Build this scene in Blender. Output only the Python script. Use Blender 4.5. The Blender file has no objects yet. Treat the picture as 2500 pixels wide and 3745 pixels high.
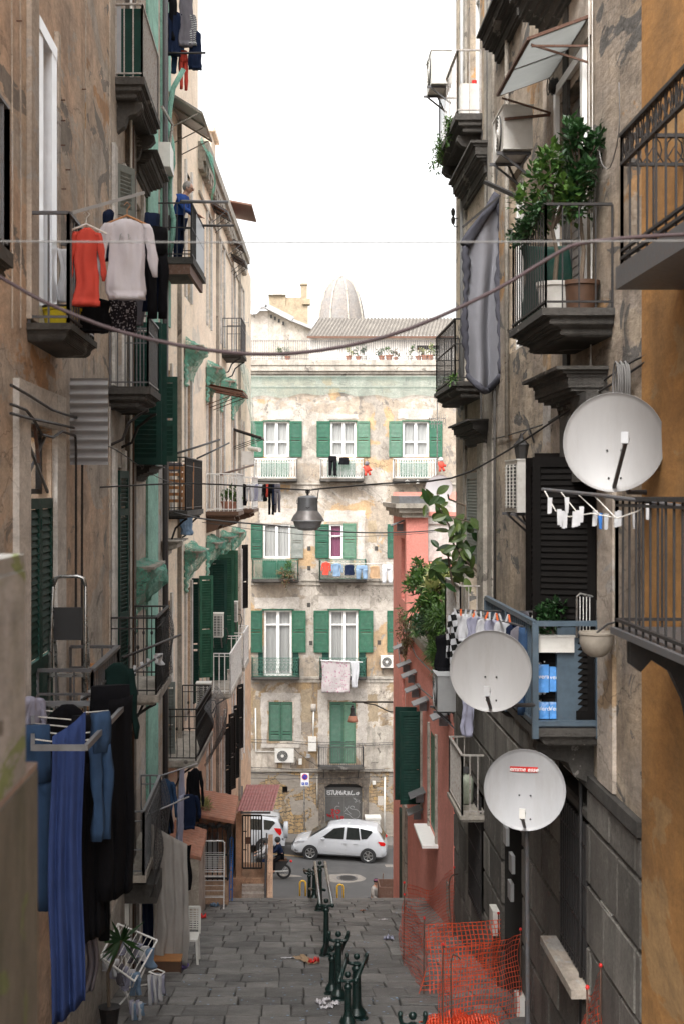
import bpy, bmesh, math, random
from mathutils import Vector, Matrix, noise as mnoise
R = math.radians; PI = math.pi
rnd = random.Random(7)
SC = bpy.context.scene
COL = SC.collection
F = 5208.0          # focal length in photo pixels (50 mm lens on a 24 mm wide frame)
VX, VY = 1050.0, 1800.0
def V(*a): return Vector(a)
# ---------------------------------------------------------------- camera, sky, sun, exposure
cam = bpy.data.cameras.new('camera'); camo = bpy.data.objects.new('camera', cam); COL.objects.link(camo)
camo.location = (0, 0, 0); camo.rotation_euler = (R(90), 0, 0)
cam.sensor_fit = 'HORIZONTAL'; cam.sensor_width = 24.0; cam.lens = 50.0
cam.shift_x = 0.08; cam.shift_y = -0.029
cam.clip_start = 0.1; cam.clip_end = 6000
cam.dof.use_dof = True; cam.dof.focus_distance = 32.0; cam.dof.aperture_fstop = 4.5
SC.camera = camo
SUN_EL, SUN_AZ = R(52), R(205)      # azimuth clockwise from +Y
world = bpy.data.worlds.new('World'); SC.world = world; world.use_nodes = True
wt = world.node_tree; wt.nodes.clear()
wo = wt.nodes.new('ShaderNodeOutputWorld'); bg = wt.nodes.new('ShaderNodeBackground'); bg.inputs[1].default_value = 0.15
sky = wt.nodes.new('ShaderNodeTexSky'); sky.sky_type = 'NISHITA'; sky.sun_disc = False
sky.sun_elevation = SUN_EL; sky.sun_rotation = SUN_AZ; sky.air_density = 1.6; sky.dust_density = 6.0; sky.ozone_density = 1.0
hs = wt.nodes.new('ShaderNodeHueSaturation'); hs.inputs['Saturation'].default_value = 0.05
wt.links.new(sky.outputs[0], hs.inputs['Color']); wt.links.new(hs.outputs[0], bg.inputs[0]); wt.links.new(bg.outputs[0], wo.inputs[0])
sl = bpy.data.lights.new('sun', 'SUN'); sl.energy = 0.75; sl.angle = R(25); sl.color = (1.0, 0.95, 0.88)
so = bpy.data.objects.new('sun', sl); COL.objects.link(so)
_sd = V(math.sin(SUN_AZ)*math.cos(SUN_EL), math.cos(SUN_AZ)*math.cos(SUN_EL), math.sin(SUN_EL))
so.rotation_euler = (-_sd).to_track_quat('-Z', 'Y').to_euler()
SC.view_settings.view_transform = 'Standard'; SC.view_settings.look = 'None'
SC.view_settings.exposure = 1.85; SC.view_settings.gamma = 1.0
SC.cycles.max_bounces = 6; SC.cycles.diffuse_bounces = 4; SC.cycles.use_denoising = True
# ---------------------------------------------------------------- object helpers
def tag(o, label=None, cat=None, group=None, kind=None):
    if label: o['label'] = label
    if cat: o['category'] = cat
    if group: o['group'] = group
    if kind: o['kind'] = kind
    return o
BASE = {}
def thing(name, label, cat, loc, group=None):
    o = bpy.data.objects.new(name, None); COL.objects.link(o); o.location = loc; o.empty_display_size = 0.1
    BASE[o.name] = Vector(loc); tag(o, label, cat, group); return o
def lin(c):
    return tuple(((x/12.92) if x <= 0.04045 else ((x+0.055)/1.055)**2.4) for x in c)
class MB:
    def __init__(s): s.v = []; s.f = []
    def quad(s, a, b, c, d):
        i = len(s.v); s.v += [Vector(a), Vector(b), Vector(c), Vector(d)]; s.f.append((i, i+1, i+2, i+3)); return s
    def tri(s, a, b, c):
        i = len(s.v); s.v += [Vector(a), Vector(b), Vector(c)]; s.f.append((i, i+1, i+2)); return s
    def obox(s, c, x, y, z):
        """box: centre and three half-extent vectors"""
        i = len(s.v); c, x, y, z = Vector(c), Vector(x), Vector(y), Vector(z)
        for sz in (-1, 1):
            for sx, sy in ((-1, -1), (1, -1), (1, 1), (-1, 1)): s.v.append(c+x*sx+y*sy+z*sz)
        s.f += [(i, i+3, i+2, i+1), (i+4, i+5, i+6, i+7), (i, i+1, i+5, i+4), (i+1, i+2, i+6, i+5), (i+2, i+3, i+7, i+6), (i+3, i, i+4, i+7)]
        return s
    def box(s, a, b):
        a, b = Vector(a), Vector(b); c = (a+b)/2; h = (b-a)/2
        return s.obox(c, (h.x, 0, 0), (0, h.y, 0), (0, 0, h.z))
    def fbox(s, fr, a0, a1, z0, z1, d0, d1):
        c = fr.P((a0+a1)/2, (z0+z1)/2, (d0+d1)/2)
        return s.obox(c, fr.u*((a1-a0)/2), fr.n*((d1-d0)/2), V(0, 0, (z1-z0)/2))
    def bar(s, p, q, w, h=None, up=(0, 0, 1)):
        """rectangular bar from p to q"""
        p, q = Vector(p), Vector(q); h = h or w; t = q-p; L = t.length
        if L < 1e-6: return s
        t /= L; up = Vector(up)
        if abs(t.dot(up)) > 0.98: up = V(1, 0, 0)
        sd = t.cross(up).normalized(); u2 = sd.cross(t)
        return s.obox((p+q)/2, t*(L/2), sd*(w/2), u2*(h/2))
    def tube(s, pts, r, n=6, closed=False, caps=True):
        pts = [Vector(p) for p in pts]; k = len(pts); rr = r if isinstance(r, (list, tuple)) else [r]*k
        rings = []; up = V(0, 0, 1); prev = None
        for j, p in enumerate(pts):
            if closed: t = pts[(j+1) % k]-pts[j-1]
            else: t = pts[min(j+1, k-1)]-pts[max(j-1, 0)]
            if t.length < 1e-9: t = V(0, 0, 1)
            t.normalize()
            if prev is None:
                a = t.cross(V(0, 0, 1)) if abs(t.z) < 0.9 else t.cross(V(1, 0, 0))
            else: a = prev-t*prev.dot(t)
            if a.length < 1e-6: a = t.cross(V(0, 1, 0.3))
            a.normalize(); prev = a; b = t.cross(a); i = len(s.v)
            for m in range(n):
                th = 2*PI*m/n; s.v.append(p+(a*math.cos(th)+b*math.sin(th))*rr[j])
            rings.append(i)
        for j in range(k if closed else k-1):
            A, B = rings[j], rings[(j+1) % k]
            for m in range(n): s.f.append((A+m, A+(m+1) % n, B+(m+1) % n, B+m))
        if caps and not closed:
            s.f.append(tuple(rings[0]+m for m in reversed(range(n)))); s.f.append(tuple(rings[-1]+m for m in range(n)))
        return s
    def lathe(s, o, prof, n=16, ax=(0, 0, 1), caps=True):
        """prof: list of (radius, height along ax)"""
        o = Vector(o); ax = Vector(ax).normalized(); a = ax.cross(V(0, 0, 1)) if abs(ax.z) < 0.9 else ax.cross(V(0, 1, 0)); a.normalize(); b = ax.cross(a)
        rings = []
        for r, h in prof:
            i = len(s.v)
            for m in range(n):
                th = 2*PI*m/n; s.v.append(o+ax*h+(a*math.cos(th)+b*math.sin(th))*r)
            rings.append(i)
        for A, B in zip(rings, rings[1:]):
            for m in range(n): s.f.append((A+m, A+(m+1) % n, B+(m+1) % n, B+m))
        if caps:
            s.f.append(tuple(rings[0]+m for m in reversed(range(n)))); s.f.append(tuple(rings[-1]+m for m in range(n)))
        return s
    def ball(s, c, r, n=10, m=7, sc=(1, 1, 1)):
        c = Vector(c); i0 = len(s.v)
        for j in range(m+1):
            ph = PI*j/m
            for k in range(n):
                th = 2*PI*k/n
                s.v.append(c+V(r*sc[0]*math.sin(ph)*math.cos(th), r*sc[1]*math.sin(ph)*math.sin(th), r*sc[2]*math.cos(ph)))
        for j in range(m):
            for k in range(n):
                a = i0+j*n+k; b = i0+j*n+(k+1) % n; s.f.append((a, a+n, b+n, b))
        return s
    def grid(s, fn, nu, nv):
        i0 = len(s.v)
        for j in range(nv+1):
            for k in range(nu+1): s.v.append(Vector(fn(k/nu, j/nv)))
        for j in range(nv):
            for k in range(nu):
                a = i0+j*(nu+1)+k; s.f.append((a, a+1, a+nu+2, a+nu+1))
        return s
    def prism(s, pts, off):
        """closed outline extruded by off"""
        i = len(s.v); n = len(pts); off = Vector(off)
        s.v += [Vector(p) for p in pts]; s.v += [Vector(p)+off for p in pts]
        s.f.append(tuple(range(i, i+n))); s.f.append(tuple(reversed(range(i+n, i+2*n))))
        for k in range(n): s.f.append((i+k, i+(k+1) % n, i+n+(k+1) % n, i+n+k))
        return s
    def loft(s, secs, n=14, caps=True):
        """secs: (centre, half width vector, half thickness vector, fold)"""
        rings = []
        for (c, w, t, fold, ph) in secs:
            c, w, t = Vector(c), Vector(w), Vector(t); i = len(s.v)
            for m in range(n):
                th = 2*PI*m/n; k = 1+fold*(math.sin(5*th+ph)*0.35+math.sin(9*th+ph*1.7)*.25)
                s.v.append(c+w*math.cos(th)*(1+0.1*fold*math.sin(3*th+ph))+t*math.sin(th)*k)
            rings.append(i)
        for A, B in zip(rings, rings[1:]):
            for m in range(n): s.f.append((A+m, A+(m+1) % n, B+(m+1) % n, B+m))
        if caps:
            s.f.append(tuple(rings[0]+m for m in reversed(range(n)))); s.f.append(tuple(rings[-1]+m for m in range(n)))
        return s
    def build(s, name, mat, parent=None, smooth=False, label=None, cat=None, group=None, kind=None, loc=None, normals=False):
        if not s.v: s.ball((0, 0, -30), 0.01)
        if parent is not None:
            root = parent
            while root.parent: root = root.parent
            base = BASE.get(root.name, V(0, 0, 0))
        else:
            if loc is None:
                xs = [v.x for v in s.v]; ys = [v.y for v in s.v]; zs = [v.z for v in s.v]
                loc = V((min(xs)+max(xs))/2, (min(ys)+max(ys))/2, min(zs))
            base = Vector(loc)
        me = bpy.data.meshes.new(name)
        me.from_pydata([tuple(v-base) for v in s.v], [], s.f)
        if normals:
            bm = bmesh.new(); bm.from_mesh(me); bmesh.ops.recalc_face_normals(bm, faces=bm.faces); bm.to_mesh(me); bm.free()
        me.materials.append(mat)
        if smooth:
            me.polygons.foreach_set('use_smooth', [True]*len(me.polygons))
        me.update()
        o = bpy.data.objects.new(name, me); COL.objects.link(o)
        if parent is not None: o.parent = parent
        else: o.location = base; BASE[o.name] = base
        if smooth == 'auto':
            m = o.modifiers.new('split', 'EDGE_SPLIT'); m.split_angle = R(40)
        return tag(o, label, cat, group, kind)
def dup(root, loc, label=None, group=None, rz=None):
    r = root.copy(); COL.objects.link(r); r.location = loc; BASE[r.name] = Vector(loc)
    if rz is not None: r.rotation_euler.z = rz
    if label: r['label'] = label
    if group: r['group'] = group
    for ch in list(root.children):
        c = ch.copy(); COL.objects.link(c); c.parent = r
        for g in list(ch.children):
            d = g.copy(); COL.objects.link(d); d.parent = c
    return r
class Frame:
    """a vertical plane: origin, direction along it, outward normal; a = distance along, z = height, d = distance in front"""
    def __init__(s, o, u, n): s.o = Vector(o); s.u = Vector(u).normalized(); s.n = Vector(n).normalized()
    def P(s, a, z, d=0): p = s.o+s.u*a+s.n*d; return V(p.x, p.y, z)
    def at(s, px, py, d=0):
        r = V((px-VX)/F, 1, (VY-py)/F); t = (s.o+s.n*d).dot(s.n)/r.dot(s.n); p = r*t
        return (p-s.o).dot(s.u), p.z
    def a(s, px, d=0): return s.at(px, VY, d)[0]
def PX(px, py, Y): return V((px-VX)/F*Y, Y, (VY-py)/F*Y)
def ZP(py, Y): return (VY-py)/F*Y
def XP(px, Y): return (px-VX)/F*Y
# ---------------------------------------------------------------- materials
def newmat(name):
    m = bpy.data.materials.new(name); m.use_nodes = True; nt = m.node_tree
    b = nt.nodes['Principled BSDF']; return m, nt, b
def N(nt, t, **kw):
    n = nt.nodes.new(t)
    for k, v in kw.items():
        if k in n.inputs: n.inputs[k].default_value = v
        else: setattr(n, k, v)
    return n
def L(nt, a, b): nt.links.new(a, b)
def pos_map(nt, sc=(1, 1, 1), rot=(0, 0, 0)):
    g = nt.nodes.new('ShaderNodeNewGeometry'); mp = nt.nodes.new('ShaderNodeMapping')
    mp.inputs['Scale'].default_value = sc; mp.inputs['Rotation'].default_value = rot
    L(nt, g.outputs['Position'], mp.inputs['Vector']); return mp.outputs[0]
def noise(nt, vec, scale, detail=6, rough=0.6, dist=0.0):
    n = N(nt, 'ShaderNodeTexNoise'); n.inputs['Scale'].default_value = scale; n.inputs['Detail'].default_value = detail
    n.inputs['Roughness'].default_value = rough; n.inputs['Distortion'].default_value = dist
    L(nt, vec, n.inputs['Vector']); return n.outputs['Fac']
def ramp(nt, fac, stops, interp='LINEAR'):
    r = N(nt, 'ShaderNodeValToRGB'); r.color_ramp.interpolation = interp
    els = r.color_ramp.elements
    while len(els) < len(stops): els.new(0.5)
    for e, (p, c) in zip(els, stops):
        e.position = p; e.color = (c, c, c, 1) if isinstance(c, (int, float)) else (*c[:3], 1)
    L(nt, fac, r.inputs[0]); return r.outputs[0]
def mix(nt, fac, a, b, mode='MIX'):
    m = N(nt, 'ShaderNodeMix'); m.data_type = 'RGBA'; m.blend_type = mode
    for sock, val in ((m.inputs[0], fac), (m.inputs[6], a), (m.inputs[7], b)):
        if hasattr(val, 'is_output'): L(nt, val, sock)
        elif isinstance(val, (int, float)): sock.default_value = val if sock == m.inputs[0] else (val, val, val, 1)
        else: sock.default_value = (*val[:3], 1)
    return m.outputs[2]
def bump(nt, b, h, strength=0.4, dist=0.02):
    bp = N(nt, 'ShaderNodeBump'); bp.inputs['Strength'].default_value = strength; bp.inputs['Distance'].default_value = dist
    L(nt, h, bp.inputs['Height']); L(nt, bp.outputs[0], b.inputs['Normal'])
def plaster(name, c1, c2, stain, streak=0.5, patches=(), scale=0.7, bmp=0.5, rough=0.92, streak_scale=3.0, ys=0.42, cracks=0.5, mott=0.75):
    m, nt, b = newmat(name); b.inputs['Roughness'].default_value = rough
    p = pos_map(nt, (1, ys, 1)); ps = pos_map(nt, (1, ys, 0.28)); ps2 = pos_map(nt, (1, ys, 0.09))
    col = mix(nt, ramp(nt, noise(nt, p, scale, 8, 0.62), [(0.38, 0.0), (0.62, 1.0)]), c1, c2)
    hgt = noise(nt, p, 6, 10, 0.72)
    for (pc, lo, sc, dist) in patches:
        pf = ramp(nt, noise(nt, p, sc, 9, 0.62, dist), [(lo, 0.0), (lo+0.012, 1.0)])
        col = mix(nt, pf, col, pc)
    sf = ramp(nt, noise(nt, ps, streak_scale, 9, 0.68, 0.2), [(0.46, 0.0), (0.72, streak)])
    col = mix(nt, sf, col, stain)
    sf2 = ramp(nt, noise(nt, ps2, 6, 7, 0.7), [(0.54, 0.0), (0.75, streak*0.55)])
    col = mix(nt, sf2, col, tuple(x*0.55 for x in stain))
    col = mix(nt, mott, col, ramp(nt, noise(nt, p, 2.4, 10, 0.8, 0.6), [(0.36, 0.55), (0.64, 1.2)]), 'MULTIPLY')
    fine = ramp(nt, noise(nt, p, 26, 6, 0.75), [(0.3, 0.72), (0.7, 1.15)])
    col = mix(nt, 0.8, col, fine, 'MULTIPLY')
    if cracks:
        vo = N(nt, 'ShaderNodeTexVoronoi'); vo.feature = 'DISTANCE_TO_EDGE'; vo.inputs['Scale'].default_value = 0.75
        dn = N(nt, 'ShaderNodeTexNoise'); dn.inputs['Scale'].default_value = 2.5; dn.inputs['Detail'].default_value = 8
        L(nt, p, dn.inputs['Vector']); va = N(nt, 'ShaderNodeVectorMath'); va.operation = 'ADD'
        L(nt, p, va.inputs[0]); L(nt, dn.outputs['Color'], va.inputs[1]); L(nt, va.outputs[0], vo.inputs['Vector'])
        cf = ramp(nt, vo.outputs['Distance'], [(0.0, cracks), (0.012, 0.0)])
        msk = ramp(nt, noise(nt, p, 0.5, 3), [(0.5, 0.0), (0.56, 1.0)])
        cf = mix(nt, 1.0, cf, msk, 'MULTIPLY'); col = mix(nt, cf, col, tuple(x*0.3 for x in stain))
    L(nt, col, b.inputs['Base Color'])
    bump(nt, b, hgt, bmp, 0.04); return m
def simple(name, c, rough=0.6, metal=0.0, var=0.25, scale=9.0, dirt=None, dirt_amt=0.5, bmp=0.0, spec=0.5, trans=0.0, sub=0.0, vscale=(1, 1, 1)):
    m, nt, b = newmat(name); b.inputs['Metallic'].default_value = metal
    b.inputs['Specular IOR Level'].default_value = spec
    p = pos_map(nt, vscale); n1 = noise(nt, p, scale, 6, 0.65)
    col = mix(nt, ramp(nt, n1, [(0.3, 0.0), (0.7, 1.0)]), tuple(x*(1-var) for x in c), tuple(min(1, x*(1+var*0.6)) for x in c))
    if dirt:
        col = mix(nt, ramp(nt, noise(nt, p, scale*0.6, 10, 0.75), [(0.5, 0.0), (0.7, dirt_amt)]), col, dirt)
    if name.find('shutter') >= 0 or name.find('louvre') >= 0:
        oi = N(nt, 'ShaderNodeObjectInfo'); col = mix(nt, 1.0, col, ramp(nt, oi.outputs['Random'], [(0.0, (0.7, 0.78, 0.8)), (1.0, (1.35, 1.2, 1.15))]), 'MULTIPLY')
    L(nt, col, b.inputs['Base Color'])
    L(nt, ramp(nt, n1, [(0.2, max(0, rough-0.12)), (0.8, min(1, rough+0.12))]), b.inputs['Roughness'])
    if bmp: bump(nt, b, noise(nt, p, scale*2.5, 6, 0.7), bmp, 0.01)
    if trans: b.inputs['Transmission Weight'].default_value = trans
    if sub:
        b.inputs['Subsurface Weight'].default_value = sub; b.inputs['Subsurface Radius'].default_value = (0.02, 0.02, 0.02)
    return m
def cloth_mat(name, c, var=0.2, pattern=None, c2=None, ps=20, rough=0.95, trans=0.25):
    m, nt, b = newmat(name); b.inputs['Roughness'].default_value = rough; b.inputs['Specular IOR Level'].default_value = 0.15
    p = pos_map(nt); col = mix(nt, noise(nt, p, 5, 5), tuple(x*(1-var) for x in c), tuple(min(1, x*(1+var)) for x in c))
    if pattern == 'dots':
        f = ramp(nt, noise(nt, p, ps, 2, 0.4), [(0.60, 0.0), (0.64, 1.0)]); col = mix(nt, f, col, c2)
    elif pattern == 'check':
        ch = N(nt, 'ShaderNodeTexChecker'); ch.inputs['Scale'].default_value = ps; L(nt, pos_map(nt, (1, 0.3, 1), (0, 0.2, 0)), ch.inputs['Vector']); col = mix(nt, ch.outputs['Fac'], col, c2)
    elif pattern == 'stripe':
        w = N(nt, 'ShaderNodeTexWave'); w.inputs['Scale'].default_value = ps; w.bands_direction = 'Z'; L(nt, p, w.inputs['Vector']); col = mix(nt, ramp(nt, w.outputs['Fac'], [(0.5, 0.0), (0.55, 1.0)]), col, c2)
    L(nt, col, b.inputs['Base Color'])
    bump(nt, b, noise(nt, pos_map(nt, (1, 1, 0.4)), 14, 5, 0.7), 0.5, 0.02)
    if trans:
        tr = N(nt, 'ShaderNodeBsdfTranslucent'); L(nt, col, tr.inputs['Color']); ms = N(nt, 'ShaderNodeMixShader'); ms.inputs[0].default_value = trans
        out = nt.nodes['Material Output']; L(nt, b.outputs[0], ms.inputs[1]); L(nt, tr.outputs[0], ms.inputs[2]); L(nt, ms.outputs[0], out.inputs[0])
    return m
def leaf_mat(name, c1, c2, rough=0.45):
    m, nt, b = newmat(name); b.inputs['Roughness'].default_value = rough
    g = N(nt, 'ShaderNodeNewGeometry'); col = mix(nt, g.outputs['Random Per Island'], c1, c2); L(nt, col, b.inputs['Base Color'])
    tr = N(nt, 'ShaderNodeBsdfTranslucent'); L(nt, col, tr.inputs['Color']); ms = N(nt, 'ShaderNodeMixShader'); ms.inputs[0].default_value = 0.25
    L(nt, b.outputs[0], ms.inputs[1]); L(nt, tr.outputs[0], ms.inputs[2]); L(nt, ms.outputs[0], nt.nodes['Material Output'].inputs[0]); return m
def net_mat(name, c, scale, alpha=0.55, var=0.3):
    """woven net: solid threads, gaps let light through"""
    m, nt, b = newmat(name); b.inputs['Roughness'].default_value = 0.7
    p = pos_map(nt); col = mix(nt, noise(nt, p, 3, 6), tuple(x*(1-var) for x in c), tuple(min(1, x*(1+var)) for x in c)); L(nt, col, b.inputs['Base Color'])
    f = ramp(nt, noise(nt, p, scale, 3, 0.8), [(0.5-0.25*(1-alpha), 0.0), (0.52-0.25*(1-alpha), 1.0)])
    f = mix(nt, alpha, 0.25, f) if alpha < 0.95 else f
    tp = N(nt, 'ShaderNodeBsdfTransparent'); ms = N(nt, 'ShaderNodeMixShader')
    L(nt, f, ms.inputs[0]); L(nt, tp.outputs[0], ms.inputs[1]); L(nt, b.outputs[0], ms.inputs[2]); L(nt, ms.outputs[0], nt.nodes['Material Output'].inputs[0]); return m
M = {}
# walls
M['wall_beige'] = plaster('beige_plaster', (0.64, 0.455, 0.325), (0.57, 0.46, 0.36), (0.16, 0.135, 0.12), 0.6,
    [((0.54, 0.47, 0.40), 0.53, 0.8, 0.5), ((0.52, 0.30, 0.15), 0.62, 0.45, 0.3), ((0.27, 0.24, 0.21), 0.59, 1.3, 0.8)])
M['wall_grey'] = plaster('grey_plaster', (0.58, 0.50, 0.42), (0.45, 0.38, 0.315), (0.13, 0.115, 0.10), 0.5,
    [((0.46, 0.43, 0.40), 0.57, 0.7, 0.5), ((0.42, 0.29, 0.17), 0.62, 0.5, 0.3)])
M['wall_cream'] = plaster('cream_plaster', (0.84, 0.71, 0.57), (0.78, 0.64, 0.49), (0.40, 0.33, 0.26), 0.22,
    [((0.66, 0.59, 0.50), 0.58, 0.6, 0.5), ((0.50, 0.43, 0.36), 0.66, 1.1, 1.0)], mott=0.35, cracks=0.25)
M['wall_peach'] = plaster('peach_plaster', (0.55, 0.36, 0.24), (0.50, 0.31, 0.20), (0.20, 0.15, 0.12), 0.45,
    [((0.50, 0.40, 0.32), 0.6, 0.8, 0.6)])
M['wall_brown'] = plaster('brown_plaster', (0.46, 0.36, 0.26), (0.39, 0.33, 0.275), (0.06, 0.05, 0.042), 0.75,
    [((0.50, 0.41, 0.31), 0.54, 0.9, 0.5), ((0.50, 0.29, 0.13), 0.60, 0.6, 0.4), ((0.15, 0.14, 0.13), 0.58, 1.5, 1.2)], streak_scale=4.0, bmp=0.8)
M['wall_orange'] = plaster('orange_plaster', (0.42, 0.21, 0.06), (0.37, 0.18, 0.05), (0.18, 0.11, 0.05), 0.5, [((0.40, 0.24, 0.10), 0.6, 0.7, 0.6)], bmp=0.25, cracks=0)
M['wall_pink'] = plaster('pink_plaster', (0.76, 0.30, 0.245), (0.72, 0.275, 0.225), (0.45, 0.17, 0.14), 0.25, [], bmp=0.2, cracks=0.1, mott=0.3)
M['wall_white'] = plaster('white_plaster', (0.66, 0.63, 0.60), (0.60, 0.57, 0.53), (0.28, 0.25, 0.22), 0.3, [], bmp=0.25, cracks=0.3)
M['wall_facade'] = plaster('facade_plaster', (0.385, 0.32, 0.25), (0.36, 0.30, 0.24), (0.20, 0.165, 0.13), 0.62,
    [((0.44, 0.395, 0.345), 0.50, 0.22, 0.6), ((0.44, 0.30, 0.17), 0.585, 0.36, 0.5), ((0.32, 0.285, 0.245), 0.565, 0.6, 0.8), ((0.22, 0.195, 0.17), 0.63, 1.1, 1.0)], scale=0.4, streak_scale=1.6, bmp=0.7, cracks=0.8)
M['wall_ochre'] = plaster('ochre_plaster', (0.40, 0.27, 0.135), (0.36, 0.275, 0.185), (0.13, 0.10, 0.08), 0.75,
    [((0.52, 0.46, 0.39), 0.49, 0.35, 0.8), ((0.30, 0.25, 0.20), 0.56, 0.7, 1.0)], scale=0.5, streak_scale=2.0, bmp=0.9, cracks=0.8)
M['wall_ochre2'] = plaster('far_ochre_plaster', (0.35, 0.275, 0.185), (0.32, 0.255, 0.175), (0.4, 0.3, 0.2), 0.3, [])
M['render_white'] = plaster('white_render', (0.50, 0.455, 0.41), (0.44, 0.40, 0.355), (0.36, 0.31, 0.26), 0.3, [], bmp=0.3, cracks=0.5)
M['dome_m'] = plaster('pale_dome_tiles', (0.25, 0.215, 0.19), (0.215, 0.20, 0.19), (0.18, 0.175, 0.172), 0.4, [], cracks=0)
M['mint'] = plaster('mint_paint', (0.27, 0.50, 0.41), (0.23, 0.45, 0.365), (0.09, 0.22, 0.17), 0.35, [], bmp=0.3, cracks=0.2)
M['trim_stone'] = plaster('dark_trim_stone', (0.085, 0.077, 0.068), (0.055, 0.05, 0.045), (0.02, 0.019, 0.018), 0.6, [((0.24, 0.22, 0.20), 0.62, 2.0, 1.0)], bmp=0.9, cracks=0)
M['trim_light'] = plaster('light_trim_stone', (0.46, 0.42, 0.365), (0.36, 0.32, 0.27), (0.12, 0.11, 0.10), 0.6, [((0.16, 0.14, 0.12), 0.62, 2.0, 1.0)], bmp=0.7, cracks=0)
M['rough_stone'] = plaster('bare_rough_stone', (0.20, 0.165, 0.13), (0.12, 0.10, 0.085), (0.05, 0.045, 0.04), 0.6, [((0.30, 0.24, 0.18), 0.6, 4.0, 1.0)], scale=8, bmp=1.0, cracks=0)
def blocks_mat(name, cols, joint, scale, bw, bh, mortar, bmpv=0.8, rot=(0, 0, 0), stain=(0.05, 0.045, 0.04), st=0.6, squash=0.0):
    m, nt, b = newmat(name); b.inputs['Roughness'].default_value = 0.9
    mp = pos_map(nt, (1, 1, 1), rot)
    nz = N(nt, 'ShaderNodeTexNoise'); nz.inputs['Scale'].default_value = 3.0; L(nt, mp, nz.inputs['Vector'])
    va = N(nt, 'ShaderNodeVectorMath'); va.operation = 'MULTIPLY_ADD'; L(nt, nz.outputs['Color'], va.inputs[0]); va.inputs[1].default_value = (squash,)*3; L(nt, mp, va.inputs[2])
    br = N(nt, 'ShaderNodeTexBrick'); L(nt, va.outputs[0], br.inputs['Vector'])
    br.inputs['Scale'].default_value = scale; br.inputs['Mortar Size'].default_value = mortar; br.inputs['Brick Width'].default_value = bw; br.inputs['Row Height'].default_value = bh
    br.inputs['Mortar Smooth'].default_value = 0.3
    br.inputs['Color1'].default_value = (*cols[0], 1); br.inputs['Color2'].default_value = (*cols[1], 1); br.inputs['Mortar'].default_value = (*joint, 1)
    p = pos_map(nt)
    col = mix(nt, ramp(nt, noise(nt, p, 1.3, 8, 0.7), [(0.4, 0.0), (0.66, 1.0)]), br.outputs['Color'], cols[2])
    col = mix(nt, ramp(nt, noise(nt, pos_map(nt, (1, 1, 0.15)), 3, 8, 0.7), [(0.45, 0.0), (0.7, st)]), col, stain)
    col = mix(nt, 0.85, col, ramp(nt, noise(nt, p, 22, 6, 0.75), [(0.3, 0.6), (0.7, 1.25)]), 'MULTIPLY')
    col = mix(nt, br.outputs['Fac'], col, joint)
    L(nt, col, b.inputs['Base Color'])
    if squash > 0.1: col = mix(nt, ramp(nt, noise(nt, p, 0.9, 9, 0.65, 0.8), [(0.5, 0.0), (0.515, 1.0)]), col, mix(nt, noise(nt, p, 4, 8, 0.8), (0.15, 0.13, 0.11), (0.42, 0.37, 0.31))); L(nt, col, b.inputs['Base Color'])
    h = mix(nt, br.outputs['Fac'], noise(nt, p, 7, 9, 0.75), 0.0)
    bump(nt, b, h, bmpv, 0.05); return m
M['tufa'] = blocks_mat('yellow_tufa_blocks', ((0.46, 0.28, 0.10), (0.30, 0.21, 0.125), (0.38, 0.28, 0.17)), (0.10, 0.085, 0.065), 1.0, 0.36, 0.17, 0.016, 1.0, (R(90), 0, 0), stain=(0.10, 0.08, 0.06), st=0.8, squash=0.4)
def island_stone(name, lo, mid, hi, stain):
    m, nt, b = newmat(name); b.inputs['Roughness'].default_value = 0.9; g = N(nt, 'ShaderNodeNewGeometry'); p = pos_map(nt)
    col = ramp(nt, g.outputs['Random Per Island'], [(0.0, lo), (0.55, mid), (1.0, hi)])
    col = mix(nt, ramp(nt, noise(nt, pos_map(nt, (1, 1, 0.3)), 1.6, 9, 0.7), [(0.42, 0.0), (0.66, 0.85)]), col, stain)
    col = mix(nt, ramp(nt, noise(nt, p, 3.5, 9, 0.75), [(0.55, 0.0), (0.68, 0.5)]), col, hi)
    col = mix(nt, 0.9, col, ramp(nt, noise(nt, p, 24, 7, 0.8), [(0.3, 0.55), (0.7, 1.3)]), 'MULTIPLY')
    L(nt, col, b.inputs['Base Color']); bump(nt, b, noise(nt, p, 8, 10, 0.78), 1.0, 0.05); return m
M['big_blocks'] = island_stone('rusticated_grey_blocks', (0.10, 0.092, 0.082), (0.165, 0.15, 0.132), (0.30, 0.28, 0.25), (0.06, 0.055, 0.048))
M['joint'] = simple('dark_joint', (0.02, 0.018, 0.016), 0.95)
# metal, wood, paint
M['iron_dark'] = simple('dark_iron', (0.018, 0.017, 0.017), 0.6, 0.1, dirt=(0.07, 0.035, 0.025), dirt_amt=0.35, scale=30)
M['iron_grey'] = simple('grey_painted_iron', (0.09, 0.09, 0.095), 0.5, 0.2, dirt=(0.12, 0.07, 0.045), dirt_amt=0.6, scale=30)
M['iron_pale'] = simple('weathered_pale_iron', (0.40, 0.37, 0.34), 0.6, 0.1, dirt=(0.20, 0.11, 0.07), dirt_amt=0.8, scale=25)
M['white_iron'] = simple('white_painted_iron', (0.78, 0.77, 0.75), 0.5, dirt=(0.35, 0.28, 0.22), dirt_amt=0.4, scale=20)
M['green_iron'] = simple('green_painted_iron', (0.05, 0.16, 0.115), 0.5, dirt=(0.10, 0.09, 0.07), dirt_amt=0.4, scale=20)
M['bollard'] = simple('dark_green_gloss_iron', (0.006, 0.022, 0.019), 0.32, 0.1, dirt=(0.05, 0.05, 0.045), dirt_amt=0.6, scale=14, bmp=0.3)
M['steel'] = simple('worn_steel', (0.42, 0.42, 0.41), 0.3, 0.9, dirt=(0.12, 0.10, 0.09), dirt_amt=0.4, scale=20)
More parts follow.
